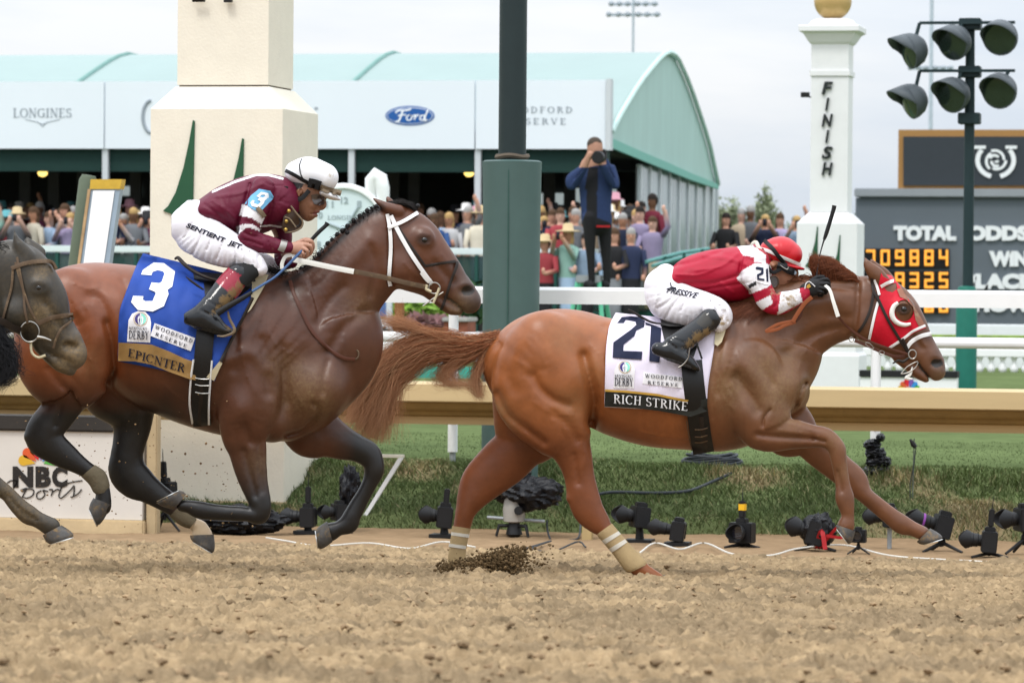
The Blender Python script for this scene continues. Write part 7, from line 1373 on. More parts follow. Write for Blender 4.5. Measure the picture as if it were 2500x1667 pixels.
# bridle and rein
br = strap('bridle_cheekpiece', c6([(1258, 225), (1330, 380), (1450, 592), (1580, 785), (1662, 895)]), 10, H3, .016, M_whitel, h3)
strap('throat_latch', c6([(1222, 210), (1246, 350), (1256, 550), (1240, 820), (1252, 915)]), 9, H3, .012, M_whitel, br); strap('browband', c6([(1228, 345), (1380, 280), (1522, 195)]), 9, H3, .02, M_whitel, br)
strap('noseband', c6([(1312, 318), (1450, 520), (1600, 730)]), 6, H3, .012, M_bridle, br); strap('noseband', c6([(1600, 718), (1750, 692), (1890, 672)]), 7, H3, .014, M_bridle, br)
strap('noseband', c6([(1905, 668), (1900, 720), (1850, 850), (1785, 1050), (1745, 1150)]), 7, H3, .018, M_bridle, br); strap('bridle_buckle', c6([(1560, 775), (1605, 835), (1640, 870)]), 13, H3, .02, M_whitel, br)
d = H3.d(*c6([(1690, 930)])[0])
cord('bit_ring', c6([(1682+56*math.cos(a), 934+54*math.sin(a)) for a in np.linspace(0, 2*math.pi, 17)]), 1.8, M_steel, br, dep=d-.03, n=2)
cord('bit_bar', c6([(1570, 1108), (1680, 1030), (1770, 972)]), 2.0, M_steel, br, dep=d-.04)
cord('bit_keeper', c6([(1610, 900), (1600, 940), (1650, 970)]), 4, M_pad, br, dep=d-.04); cord('bit_keeper', c6([(1730, 930), (1700, 1010), (1670, 1080)]), 3, M_pad, br, dep=d-.045)
rn = strap('rein', c6([(890, 768), (1150, 820), (1400, 880), (1610, 925)]), 12, None, 0, M_mudlea, h3, dep=[D3-.20, D3-.19, D3-.16, d-.04])
strap('rein_grip', c6([(290, 652), (450, 682), (700, 735), (895, 772)]), 13, None, 0, M_whiterub, rn, dep=[D3-.22, D3-.22, D3-.21, D3-.205])
strap('rein_loop', c6([(195, 745), (195, 690), (230, 625), (300, 612), (330, 650)]), 9, None, 0, M_whiterub, rn, dep=D3-.2)
strap('martingale', c7([(1232, 95), (1270, 230), (1350, 402), (1450, 590), (1600, 752), (1750, 852), (1868, 868)]), 9, H3, .012, M_brown, h3, th=.006)
cord('martingale_knot', c7([(1780, 910), (1850, 875), (1895, 850), (1900, 800), (1880, 775)]), 2.2, M_mudlea, h3, dep=D3-.14)

# ----------------------------------------------------------------- dark horse entering at the left
DG = 18.75
hg = thing('racehorse', 'dark mud-splashed racehorse in plain brown bridle entering at the left edge', 'horse', at_d(-330, 1400, DG))
s = SDF(-940, 222, 545, 1400, 0.40, 5.0, DG)
s.tube([(-770, 740, -775, 930, .17, 0), (-700, 690, -700, 980, .28, 0), (-560, 690, -560, 1010, .28, 0), (-420, 695, -420, 1070, .30, 0), (-300, 690, -300, 1100, .29, 0), (-200, 770, -200, 1050, .2, 0)], 2)
s.tube([(-320, 690, -130, 980, .17, 0), (-230, 650, -90, 900, .14, 0), (-130, 620, -30, 850, .11, 0), (-50, 608, 5, 815, .09, 0), (10, 606, 32, 812, .085, 0)], 30)
s.tube([(84, 618, -34, 690, .085, 0), (118, 636, -14, 712, .092, 0), (145, 677, 8, 755, .098, 0), (158, 705, 22, 783, .10, 0), (163, 738, 40, 808, .092, 0), (170, 765, 68, 823, .078, 0), (183, 792, 93, 844, .064, 0), (197, 818, 113, 866, .057, 0), (208, 842, 136, 882, .057, 0), (207, 856, 160, 886, .05, 0)], 12)
s.tube([(95, 842, 84, 856, .04, 0), (128, 866, 112, 884, .042, 0), (158, 882, 136, 904, .042, 0), (180, 894, 166, 916, .03, 0)], 5)
s.ball((40, 765), 40, .05, -.06, 14, True); s.ball((97, 700), 24, .028, -.080, 14, True)
for sg, P in ((-1, [(32, 556, 34, 557, .006), (31, 585, 47, 582, .02), (33, 608, 66, 600, .028), (38, 635, 88, 625, .03)]), (1, [(63, 577, 66, 577, .006), (57, 592, 82, 596, .02), (64, 612, 112, 628, .028)])): s.tube([p+(.052*sg,) for p in P], 4)
for sg in (-1, 1): s.cut([(160, 833, 166, 853, .024, .064*sg), (183, 838, 185, 857, .022, .057*sg)], 5)
s.disp([(150, 836), (166, 827), (188, 834)], 3, -2.5); s.disp([(80, 692), (94, 685), (110, 692)], 2.5, -3, -1); s.disp([(82, 712), (95, 718), (110, 712)], 2.5, -2.5, -1)
s.disp([(132, 868), (155, 876), (180, 886)], 3, 5)
for yc, L in ((-.16, [(-330, 1000, -200, 950, .08), (-280, 1100, -150, 1040, .065), (-200, 1150, -120, 1080, .05), (-110, 1190, -50, 1120, .045), (-50, 1200, 0, 1165, .035), (0, 1215, 25, 1185, .032), (32, 1252, 55, 1215, .035), (50, 1272, 86, 1238, .036), (76, 1281, 107, 1254, .033), (102, 1294, 147, 1278, .036)]),
              (.15, [(-330, 1000, -200, 950, .08), (-310, 1110, -220, 1070, .06), (-300, 1180, -230, 1160, .05), (-330, 1240, -290, 1250, .035), (-400, 1270, -395, 1300, .033), (-450, 1290, -440, 1320, .035)]),
              (-.15, [(-790, 800, -600, 820, .12), (-800, 900, -610, 930, .11), (-740, 1010, -640, 1010, .07), (-740, 1080, -660, 1090, .05), (-780, 1150, -700, 1180, .045), (-760, 1210, -720, 1220, .034), (-730, 1290, -695, 1290, .033), (-715, 1360, -670, 1345, .036)]),
              (.13, [(-790, 800, -600, 820, .12), (-820, 900, -640, 930, .11), (-830, 1010, -740, 1030, .07), (-860, 1090, -790, 1110, .05), (-880, 1150, -820, 1170, .045), (-870, 1230, -835, 1235, .034), (-860, 1320, -825, 1320, .033), (-850, 1370, -810, 1360, .036)])):
    s.tube([p+(yc,) for p in L], 14)
s.disp([(-20, 640), (-5, 720), (0, 800)], 7, 5, -1); s.disp([(110, 740), (150, 800)], 8, 4, -1); s.blob((185, 820), 14, -4, -1); s.disp([(60, 830), (120, 850)], 9, -3, -1); s.disp([(20, 1210), (50, 1245), (90, 1270)], 4, 4, -1)
def colg(p, sc):
    u, v, y = p.T; c = np.empty((len(p), 3)); c[:] = (.020, .0185, .015); t = np.clip((u-150)/50, 0, 1)[:, None]; c = c*(1-t)+np.array([.06, .05, .04])*t
    k = np.hypot((u-171)/18, (v-845)/12) < 1; c[k] = (.005, .004, .004); k = seg_dist(u, v, [(132, 868), (155, 876), (180, 886)]) < 3; c[k] = (.008, .007, .006); k = np.hypot((u-96)/15, (v-703)/11) < 1; c[k] *= .4
    m = np.full(len(p), .045)
    for q, r, a in (((100, 770), 40, .30), ((100, 660), 30, .22), ((180, 860), 40, .34), ((150, 890), 30, .3), ((130, 800), 40, .22), ((60, 1240), 60, .18), ((30, 1200), 40, .2)): m = np.maximum(m, a*np.exp(-((u-q[0])**2+(v-q[1])**2)/r**2))
    return c, m
s.build('body', coat, hg, colg, relax=2); HG = Hit(s); eye(hg, (95, 703), 9.5, HG, .72)
hoof(hg, ((150, 1281), (104, 1306)), ((183, 1309), (119, 1329)), .062, DG, -.16); hoof(hg, ((-668, 1350), (-712, 1364)), ((-650, 1385), (-715, 1392)), .06, DG, -.15); hoof(hg, ((-808, 1362), (-848, 1372)), ((-792, 1392), (-850, 1398)), .06, DG, .13); hoof(hg, ((-440, 1322), (-452, 1288)), ((-475, 1330), (-485, 1290)), .058, DG, .15)
st = []; cs = []
for i in range(1300):
    x = -260+RNG.random()*300; y = RNG.normal(0, .025); b = RNG.random(); yb = 607+max(0, -40-x)*.25
    st.append((strand([(x, yb+4+lat(3), DG+y), (x-20, yb-8+lat(5), DG+y*1.4), (x-55-b*30, yb+lat(8)+10*b, DG-.05+y*2)], 4), .0018)); cs.append((.012, .011, .010))
for i in range(700):      # long dark hair hanging below the throat
    y = -.06+RNG.normal(0, .04); b = RNG.random(); st.append((strand([(-50+lat(22), 800+lat(25), DG+y-.1), (-5+lat(18), 840+lat(16), DG+y-.1), (18+lat(16), 880+lat(16), DG+y-.1), (20+lat(20)-b*16, 905+b*25+lat(8), DG+y-.1), (-5+lat(18)-b*20, 930+lat(18), DG+y-.1)], 4), .0012)); cs.append((.014, .014, .016))
hairs_c('mane', st, cs, hg)
cg = lambda p: cc(0, 540, p)
br = strap('bridle_cheekpiece', cg([(165, 350), (190, 480), (230, 700), (240, 850), (270, 1000)]), 6, HG, .014, M_mudlea, hg); strap('browband', cg([(110, 460), (250, 410), (400, 390), (500, 400), (550, 470)]), 10, HG, .018, M_mudlea, br)
strap('noseband_strap', cg([(150, 400), (205, 600), (290, 850), (370, 1000)]), 6, HG, .012, M_mudlea, br); strap('noseband', cg([(370, 1000), (480, 950), (600, 925), (715, 915)]), 11, HG, .014, M_mudlea, br)
strap('noseband', cg([(720, 935), (690, 980), (600, 1050), (550, 1140), (520, 1240)]), 6, HG, .016, M_mudlea, br); strap('throat_latch', cg([(125, 470), (110, 650), (60, 830), (25, 960)]), 6, HG, .012, M_mudlea, br)
d = HG.d(*cg([(290, 1080)])[0])
cord('bit_ring', cg([(290+92*math.cos(a), 1080+100*math.sin(a)) for a in np.linspace(0, 2*math.pi, 21)]), 2.0, M_steel, br, dep=d-.03, n=2); cord('bit_bar', cg([(365, 1130), (430, 1140), (500, 1165)]), [5, 4, 2], M_steel, br, dep=d-.04)
cord('chin_strap', cg([(300, 1170), (310, 1280), (370, 1330), (445, 1310)]), 3.4, M_pad, br, dep=d-.02)
strap('rein', cg([(-900, 800), (-300, 880), (0, 970), (110, 1030), (205, 1070)]), 16, None, 0, M_bridle, hg, dep=[DG-.3, DG-.28, DG-.24, DG-.2, d-.04])

# ================================================================= JOCKEYS
skin = mat('skin', (0, 0, 0), rough=0.5, attr=True, var=0.08, vscale=40, bump=0.06, bscale=150, spec=0.4, mudcol=(.2, .13, .07), mudscale=60, mudlo=.42)
silk = mat('racing_silk', (0, 0, 0), rough=0.5, attr=True, var=0.06, vscale=14, bump=0.26, bscale=26, spec=0.25, mudcol=(.34, .25, .15), mudscale=42, mudlo=.40, stretch=(1, 1, 1.6))
breech = mat('white_breeches', (0, 0, 0), rough=0.55, attr=True, var=0.03, bump=0.28, bscale=24, spec=0.2, mudcol=(.36, .26, .15), mudscale=50, mudlo=.40)
bootm = mat('polished_boot', (0, 0, 0), rough=0.16, attr=True, var=0.1, bump=0.10, bscale=30, spec=0.4, mudcol=(.17, .105, .04), mudscale=55, mudlo=.36)
helm = mat('helmet_cover', (0, 0, 0), rough=0.35, attr=True, var=0.03, spec=0.45, mudcol=(.40, .32, .22), mudscale=60, mudlo=.40)
M_rub = mat('black_rubber', (.013, .013, .014), rough=.5, bump=.3, bscale=220, dirt=.08)
M_blue_shaft = mat('blue_whip_shaft', (.045, .095, .21), rough=.4, var=.2, dirt=.2)
M_lens = mat('smoked_lens', (.05, .035, .03), rough=.08, var=0, spec=.8)
M_mudgog = mat('muddy_goggle_frame', (.17, .125, .08), rough=.6, dirt=.28, dirtcol=(.35, .28, .18))
M_lblue = mat('light_blue_armband', (.16, .42, .66), rough=.5, var=.03)
M_brass = mat('brass_button', (.45, .30, .08), rough=.3, metal=.8)
M_silver = mat('silver_tape', (.33, .32, .29), rough=.4, metal=.3, dirt=.2)
M_gum = mat('brown_goggle_pad', (.055, .032, .02), rough=.35, dirt=.14)
# ----------------------------------------------------------------- rider of number 21
j = lambda p: cc(1500, 540, p)
j21 = thing('person', 'jockey in red and white silks and red helmet crouched low over horse 21', 'jockey', at_d(1700, 780, D21))
s = SDF(1590, 2000, 570, 930, .34, 3.2, D21)
s.tube([(1876, 622, 1940, 630, .066, 0), (1866, 634, 1945, 646, .07, 0), (1868, 645, 1943, 660, .07, 0), (1880, 668, 1938, 678, .063, 0), (1892, 688, 1926, 692, .048, 0)], 8)
s.tube([(1840, 615, 1870, 690, .06, 0), (1868, 620, 1895, 680, .055, 0)], 10)
s.tube([(1936, 650, 1944, 652, .012, 0), (1943, 664, 1950, 668, .014, 0), (1940, 672, 1948, 676, .014, 0)], 5); s.ball((1930, 684), 6, .025, 0, 5)
s.tube([(1836, 625, 1836, 700, .10, 0), (1790, 620, 1790, 722, .14, 0), (1720, 625, 1730, 710, .14, 0), (1650, 672, 1660, 730, .13, 0), (1610, 700, 1620, 750, .12, 0)], 12)
for sg in (-1, 1):
    s.tube([(1640, 700, 1610, 750, .06, .09*sg), (1710, 722, 1680, 775, .055, .15*sg), (1765, 745, 1735, 785, .045, .2*sg), (1700, 800, 1720, 815, .035, .2*sg), (1640, 835, 1660, 850, .03, .2*sg), (1640, 850, 1645, 875, .03, .2*sg), (1690, 890, 1690, 900, .025, .2*sg)], 8)
    s.tube([(1840, 650, 1862, 645, .04, .15*sg), (1838, 700, 1866, 690, .035, .18*sg), (1880, 748, 1890, 728, .03, .18*sg), (1950, 730, 1948, 714, .024, .15*sg), (1985, 712, 1978, 695, .022, .13*sg)], 8)
s.ball((1886, 647), 9, .012, -.073, 3); s.ball((1886, 647), 9, .012, .073, 3); s.ball((1888, 648), 4, .012, -.085, 0)
def cj21(p, sc):
    c, m = poly_cols(p, (.36, .165, .095), [(j([(1380, 300), (1520, 320), (1560, 380), (1500, 400), (1440, 380)]), (.03, .02, .015))], [((1880, 610), 30, .3), ((1900, 660), 40, .2)]); return c, m
s.build('body', skin, j21, cj21); HB21 = Hit(s)
s = SDF(1610, 1990, 580, 785, .32, 3.0, D21)
s.tube([(1632, 662, 1664, 700, .145, 0), (1674, 629, 1700, 716, .165, 0), (1730, 611, 1745, 730, .17, 0), (1788, 604, 1788, 738, .175, 0), (1826, 600, 1830, 722, .165, 0), (1848, 610, 1852, 695, .115, 0)], 6)
for sg in (-1, 1): s.tube([(1815, 640, 1878, 634, .06, .15*sg), (1806, 676, 1878, 668, .058, .18*sg), (1832, 706, 1885, 700, .055, .19*sg), (1846, 740, 1897, 716, .05, .19*sg), (1868, 760, 1905, 722, .048, .19*sg), (1898, 766, 1916, 714, .044, .18*sg), (1938, 750, 1940, 708, .038, .165*sg), (1962, 735, 1958, 702, .034, .15*sg), (1974, 722, 1966, 696, .03, .14*sg)], 8)
s.tube([(1838, 598, 1850, 640, .07, 0), (1862, 612, 1872, 650, .062, 0)], 8)
for P, wd, am in (([(1640, 650), (1690, 640), (1760, 615)], 5, 3), ([(1670, 690), (1740, 690), (1810, 670)], 4, 3.2), ([(1700, 660), (1760, 650), (1800, 620)], 4, -2), ([(1690, 712), (1760, 700), (1826, 690)], 3, 3), ([(1650, 670), (1700, 672), (1740, 660)], 3, -2), ([(1810, 640), (1806, 680), (1832, 712)], 4, 4), ([(1836, 660), (1838, 690)], 2.5, 2), ([(1850, 680), (1856, 705)], 2.5, 2), ([(1895, 712), (1900, 735), (1890, 750)], 3, 3), ([(1910, 725), (1925, 735)], 3, 2.5), ([(1935, 715), (1945, 730)], 3, 2.5), ([(1720, 625), (1780, 632), (1820, 645)], 5, -2), ([(1760, 690), (1790, 715)], 4, -2)): s.disp(P, wd, am, -1)
W_ = (.74, .72, .74); R_ = (.36, .006, .028)
def cjer21(p, sc):
    c, m = poly_cols(p, R_, [(j([(1195, 240), (1330, 220), (1480, 330), (1480, 420), (1370, 395), (1362, 352), (1258, 335)]), W_), (j([(1190, 560), (1250, 480), (1372, 412), (1530, 420), (1540, 610), (1505, 640), (1320, 715), (1300, 660)]), W_), (j([(1370, 800), (1525, 722), (1548, 800), (1440, 872)]), W_), (j([(1625, 690), (1800, 650), (1840, 790), (1590, 920), (1605, 850)]), W_), (j([(1305, 625), (1385, 582), (1390, 618), (1315, 662)]), (.02, .02, .022))],
        [((1930, 735), 38, .42), ((1895, 710), 22, .4), ((1885, 720), 18, .3), ((1860, 610), 25, .3), ((1975, 705), 14, .3), ((1745, 635), 60, .1)]); return c, m
s.build('racing_silks', silk, j21, cjer21); HJ21 = Hit(s)
pt = patch('number_armband', j([(1372, 425), (1400, 408), (1500, 440), (1515, 520), (1505, 620), (1470, 618), (1385, 590)]), HJ21, .005, M_patch, j21, th=.003, sub=8)
patch('armband_number', j([(1380, 448), (1400, 444), (1455, 455), (1458, 500), (1452, 520), (1412, 535), (1412, 555), (1465, 562), (1466, 582), (1395, 572), (1392, 520), (1432, 500), (1436, 478), (1382, 470)]), HJ21, .009, M_navy, pt, th=.002, sub=8)
patch('armband_number', j([(1482, 468), (1500, 462), (1505, 590), (1488, 590)]), HJ21, .009, M_navy, pt, th=.002, sub=8)
cord('collar', j([(1330, 240), (1355, 212), (1385, 208), (1400, 240), (1420, 275), (1440, 330)]), [2, 4, 5, 5, 5, 4], M_tape, j21, dep=[D21-.05, D21-.06, D21-.06, D21-.08, D21-.09, D21-.1])
cord('scarf', j([(1410, 275), (1480, 300), (1500, 350), (1450, 380)]), [4, 9, 10, 5], mat('dark_red_scarf', (.22, .03, .03), rough=.7, dirt=.25), j21, dep=D21-.06)
s = SDF(1570, 1800, 635, 815, .32, 3.0, D21)
s.tube([(1645, 652, 1606, 690, .13, 0), (1660, 676, 1584, 726, .165, 0), (1672, 702, 1592, 765, .165, 0)], 6)
for sg in (-1, 1): s.tube([(1655, 672, 1582, 728, .10, .06*sg), (1668, 690, 1594, 764, .10, .09*sg), (1705, 708, 1644, 788, .092, .14*sg), (1745, 723, 1692, 780, .082, .18*sg), (1775, 742, 1724, 768, .072, .21*sg), (1788, 768, 1735, 782, .062, .22*sg), (1770, 800, 1742, 797, .052, .22*sg)], 8)
s.tube([(1616, 655, 1630, 668, .05, 0), (1622, 648, 1626, 652, .02, 0)], 4)
for P, wd, am in (([(1665, 720), (1640, 750), (1625, 775)], 2.5, 2), ([(1650, 715), (1630, 738), (1605, 752)], 2.5, 2), ([(1680, 728), (1660, 760)], 2.5, 1.8), ([(1735, 735), (1745, 760), (1738, 780)], 3, 3), ([(1755, 745), (1765, 770), (1750, 790)], 3, 3), ([(1720, 740), (1712, 765)], 2.5, 2), ([(1770, 760), (1775, 785)], 3, 2.4), ([(1610, 700), (1600, 740)], 3, -1.5)): s.disp(P, wd, am*1.7, -1)
s.build('breeches', breech, j21, lambda p, sc: poly_cols(p, (.76, .74, .78), [], [((1762, 785), 26, .42), ((1740, 790), 18, .4), ((1780, 760), 24, .26), ((1660, 780), 30, .12)])); HL21 = Hit(s)
V, T_, _ = text2d('PRESSIVE', .02, .25); text_on('breeches_lettering', V, T_, j([(505, 695), (800, 752), (832, 700), (530, 640)]), HL21, .004, M_inkn, j21, th=.0015)
cord('breeches_lettering', j([(545, 600), (560, 640), (600, 650), (560, 655), (510, 660)]), 1.2, M_inkn, j21, HL21, .004)
def boots(px, sg, D, leg, foot, sole, cf, parent):
    s = SDF(px[0], px[1], px[2], px[3], .44, 3.0, D); s.tube([p[:4]+(p[4], yy*sg) for p, yy in zip(leg, (.25, .285, .315, .34, .35))], 5); s.tube([p[:4]+(p[4], .355*sg) for p in foot], 8); s.disp(sole, 2, 2.5)
    lx = [(leg[-1][0]*.75+leg[-1][2]*.25, leg[-1][1]), (leg[-1][0]*.4+leg[-1][2]*.6, leg[-1][3]-4)]; s.disp(lx, 3, 3); a = np.array(leg[-2]); s.disp([(a[0]+6, a[1]+2), (a[0]*.4+a[2]*.6, a[3]-10)], 2.5, 2)
    b = s.build('boot', bootm, parent, cf); return b, Hit(s)
leg = [(1718, 757, 1750, 802, .055), (1690, 783, 1730, 816, .054), (1660, 808, 1708, 832, .05), (1637, 824, 1689, 846, .046), (1620, 836, 1672, 856, .043)]
foot = [(1613, 836, 1601, 868, .033), (1632, 838, 1625, 879, .040), (1655, 846, 1655, 888, .044), (1680, 866, 1680, 898, .044), (1700, 889, 1699, 906, .036), (1707, 900, 1706, 907, .02)]
cb = lambda p, sc: poly_cols(p, (.011, .012, .014), [(j([(800, 990), (830, 940), (890, 880), (980, 1000), (920, 1035), (860, 1040)]), (.03, .026, .02))], [((1705, 822), 20, .5), ((1725, 812), 16, .5), ((1685, 838), 16, .45), ((1668, 850), 10, .3), ((1695, 900), 14, .22)])
for sg in (-1, 1): bt, hb = boots((1590, 1765, 745, 920), sg, D21, leg, foot, [(1601, 870), (1655, 884), (1704, 904)], cb, j21)
cord('stirrup', j([(735, 1235), (728, 1290), (715, 1345), (670, 1400), (625, 1430)]), 1.6, M_steel, j21, dep=D21-.40); strap('stirrup_leather', j([(800, 1190), (830, 1270), (855, 1345)]), 5, None, 0, M_black, j21, dep=D21-.40)
s = SDF(1845, 1975, 570, 672, .12, 2.4, D21)
s.tube([(1885, 585, 1878, 640, .085, 0), (1910, 577, 1905, 650, .097, 0), (1931, 590, 1923, 654, .087, 0)], 4); s.tube([(1920, 640, 1916, 654, .08, 0), (1948, 648, 1945, 659, .065, 0), (1963, 654, 1961, 660, .03, 0)], 5)
s.cut([(1860, 640, 1840, 690, .12, 0), (1900, 652, 1890, 690, .12, 0), (1935, 665, 1930, 700, .12, 0)], 3); s.disp([(1896, 578), (1905, 600), (1900, 640)], 1.5, .8)
hl = s.build('helmet', helm, j21, lambda p, sc: poly_cols(p, (.50, .004, .012), [], [((1880, 590), 20, .1), ((1935, 645), 14, .25)])); HH = Hit(s)
strap('helmet_band', j([(1405, 262), (1500, 290), (1620, 345), (1740, 395), (1825, 430)]), 8, HH, .004, M_whitel, hl); strap('helmet_strap', j([(1460, 185), (1540, 262), (1600, 342), (1680, 435)]), 10, HH, .008, M_rub, hl)
g = strap('goggles', j([(1590, 430), (1650, 450), (1700, 480), (1760, 500)]), 17, HB21, .03, M_rub, j21, th=.02)
patch('goggle_lens', j([(1715, 475), (1750, 470), (1782, 500), (1770, 522), (1725, 515)]), HB21, .03, mat('grey_lens', (.22, .27, .32), rough=.1, var=0), g, dfun=lambda u, v: D21-.03)
cord('goggle_ring', j([(1555+48*math.cos(a), 592+56*math.sin(a)) for a in np.linspace(0, 2*math.pi, 15)]), 2, M_gum, j21, dep=D21-.15, n=2)
patch('goggle_lens', j([(1555+45*math.cos(a), 592+52*math.sin(a)) for a in np.linspace(0, 2*math.pi, 15)[:-1]]), HB21, 0, M_lens, j21, dfun=lambda u, v: D21-.14)
strap('chin_strap', j([(1490, 420), (1520, 480), (1560, 500), (1620, 470), (1690, 440)]), 9, None, 0, M_rub, hl, dep=D21-.1); cord('chin_buckle', j([(1620, 430), (1660, 460), (1690, 470), (1700, 445)]), 1.2, M_steel, hl, dep=D21-.11)
def fist(parent, name, m, palm, fingers, thumb, D, win, colr):
    s = SDF(*win, .30, 2.0, D, ym2=.02); s.tube(palm, 6)
    for f in fingers+[thumb]: s.tube([(x-r*.7, y-r*.7, x+r*.7, y+r*.7, r/s.s, z) for x, y, z, r in f], 1.2)
    return s.build(name, m, parent, colr, relax=0)
fist(j21, 'glove', mat('black_glove', (.016, .016, .017), rough=.6, bump=.3, bscale=90, dirt=.1), [(1964, 692, 1972, 724, .026, -.14), (1984, 682, 1990, 722, .026, -.14), (2002, 680, 2008, 712, .024, -.14)],
     [[(2003, 684, -.15, 5), (2018, 682, -.155, 5), (2024, 692, -.13, 4.6), (2016, 699, -.11, 4.2)], [(2006, 693, -.16, 5), (2021, 693, -.165, 5), (2024, 703, -.135, 4.6), (2015, 708, -.115, 4.2)], [(2003, 702, -.16, 4.8), (2016, 705, -.165, 4.8), (2017, 714, -.135, 4.4), (2008, 717, -.115, 4)], [(1998, 710, -.155, 4.4), (2008, 714, -.16, 4.4), (2007, 721, -.135, 4), (1999, 722, -.12, 3.8)]],
     [(1978, 688, -.12, 6), (1995, 677, -.11, 5.4), (2010, 676, -.105, 4.8)], D21, (1950, 2040, 660, 740), None)
cord('glove_trim', j([(1860, 660), (1870, 610), (1900, 590), (1930, 610), (1960, 640)]), 1.1, M_whitel, j21, dep=D21-.175); patch('glove_emblem', j([(1880, 625), (1905, 610), (1920, 640), (1895, 655), (1875, 650)]), HB21, 0, M_goldp, j21, dfun=lambda u, v: D21-.172)
wp = thing('riding_whip', 'black riding whip held upright above the mane of horse 21', 'whip', at_d(1998, 690, D21-.1))
cord('handle', [(2037, 502), (2034, 515), (2018, 568), (2012, 585)], [5.6, 5.2, 5.2, 3.5], M_rub, wp, dep=D21-.02, ns=10); cord('shaft', [(2013, 582), (2008, 598), (2001, 625), (1996, 655), (1990, 700)], [2.6, 1.8, 1.5, 1.5, 1.5], M_rub, wp, dep=[D21-.02, D21-.03, D21-.12])
# ----------------------------------------------------------------- rider of number 3
j = lambda p: cc(400, 360, p)
j3 = thing('person', 'jockey in maroon silks and white helmet riding horse 3 with a whip in hand', 'jockey', at_d(560, 690, D3))
s = SDF(415, 835, 378, 830, .34, 2.4, D3)
s.tube([(718, 436, 800, 442, .066, 0), (705, 456, 804, 462, .072, 0), (708, 472, 794, 476, .071, 0), (717, 495, 786, 494, .066, 0), (727, 514, 776, 515, .054, 0), (741, 531, 762, 530, .036, 0)], 6)
s.tube([(782, 476, 790, 478, .012, 0), (785, 490, 796, 492, .013, 0), (784, 500, 797, 504, .020, 0), (780, 508, 790, 510, .016, 0)], 3); s.ball((776, 517), 4.6, .024, 0, 2); s.ball((771, 526), 4.8, .022, 0, 2); s.disp([(782, 521.5), (758, 522)], 1.7, 2.6); s.disp([(782, 507), (770, 513), (764, 524)], 2.5, 1.6); s.ball((757, 529), 7, .022, 0, 5)
for sg in (-1, 1): s.cut([(778, 483, 784, 487, .016, .045*sg), (774, 483, 780, 489, .016, .055*sg)], 5); s.ball((731, 468), 8, .011, .074*sg, 3); s.tube([(729, 458, 736, 458, .008, .082*sg), (725, 466, 731, 466, .008, .085*sg), (727, 478, 733, 478, .008, .08*sg)], 2)
s.ball((765, 499), 9, .02, -.045, 8); s.ball((765, 499), 9, .02, .045, 8)
s.tube([(660, 450, 700, 550, .08, 0), (695, 465, 722, 530, .058, 0), (712, 470, 738, 515, .055, 0)], 10)
s.tube([(680, 455, 680, 545, .12, 0), (620, 445, 620, 560, .14, 0), (550, 470, 545, 555, .14, 0), (490, 520, 480, 590, .13, 0)], 10)
for sg in (-1, 1): s.tube([(480, 545, 460, 600, .06, .09*sg), (560, 590, 540, 640, .055, .15*sg), (630, 632, 610, 662, .042, .2*sg), (570, 680, 595, 695, .036, .2*sg), (500, 745, 525, 755, .03, .2*sg), (480, 770, 490, 795, .03, .2*sg), (550, 800, 550, 812, .025, .2*sg)], 8)
s.tube([(620, 470, 650, 475, .04, -.16), (598, 550, 622, 555, .036, -.2), (608, 600, 632, 582, .034, -.2), (660, 610, 672, 590, .028, -.2), (703, 615, 705, 594, .025, -.2), (722, 622, 722, 590, .022, -.2), (742, 618, 746, 590, .018, -.2)], 6)
s.tube([(630, 500, 660, 500, .04, .16), (676, 590, 700, 580, .034, .17), (690, 635, 710, 620, .026, .1), (730, 635, 730, 620, .022, .02), (748, 630, 746, 618, .018, .02)], 6)
for f in ([(746, 588, -.205, 5), (760, 589, -.215, 4.9), (765, 603, -.2, 4.4), (760, 617, -.18, 3.9)], [(745, 597, -.212, 5), (758, 601, -.222, 4.9), (760, 616, -.205, 4.4), (752, 625, -.185, 3.9)], [(740, 606, -.215, 4.8), (750, 612, -.225, 4.7), (750, 625, -.205, 4.3), (742, 631, -.185, 3.8)], [(733, 613, -.212, 4.4), (741, 620, -.22, 4.3), (739, 630, -.2, 3.9), (731, 633, -.185, 3.6)], [(725, 594, -.175, 5.6), (744, 585, -.165, 5), (758, 586, -.165, 4.4)]):
    s.tube([(x-r*.7, y-r*.7, x+r*.7, y+r*.7, r/s.s, z) for x, y, z, r in f], 1.0)
def cj3(p, sc):
    c, m = poly_cols(p, (.25, .115, .065), [(j([(1170, 300), (1380, 340), (1345, 395), (1290, 420), (1262, 480), (1200, 450)]), (.012, .010, .009)), (j([(1150, 450), (1260, 480), (1300, 560), (1290, 640), (1200, 760), (1100, 700)]), (.05, .012, .018))], [((770, 505), 40, .12)])
    k = p[:, 0] > 695; k &= p[:, 1] > 575; c[k] = (.42, .22, .15); k = np.hypot((p[:, 0]-773)/9, (p[:, 1]-521)/6) < 1; c[k] = (.22, .075, .06); return c, m
s.build('body', skin, j3, cj3, relax=0); HB3 = Hit(s)
s = SDF(470, 730, 412, 665, .32, 3.0, D3)
s.tube([(484, 490, 500, 538, .145, 0), (512, 475, 520, 553, .165, 0), (562, 450, 556, 569, .17, 0), (616, 430, 602, 576, .175, 0), (652, 425, 642, 562, .178, 0), (680, 430, 672, 555, .16, 0), (694, 448, 688, 528, .11, 0)], 6)
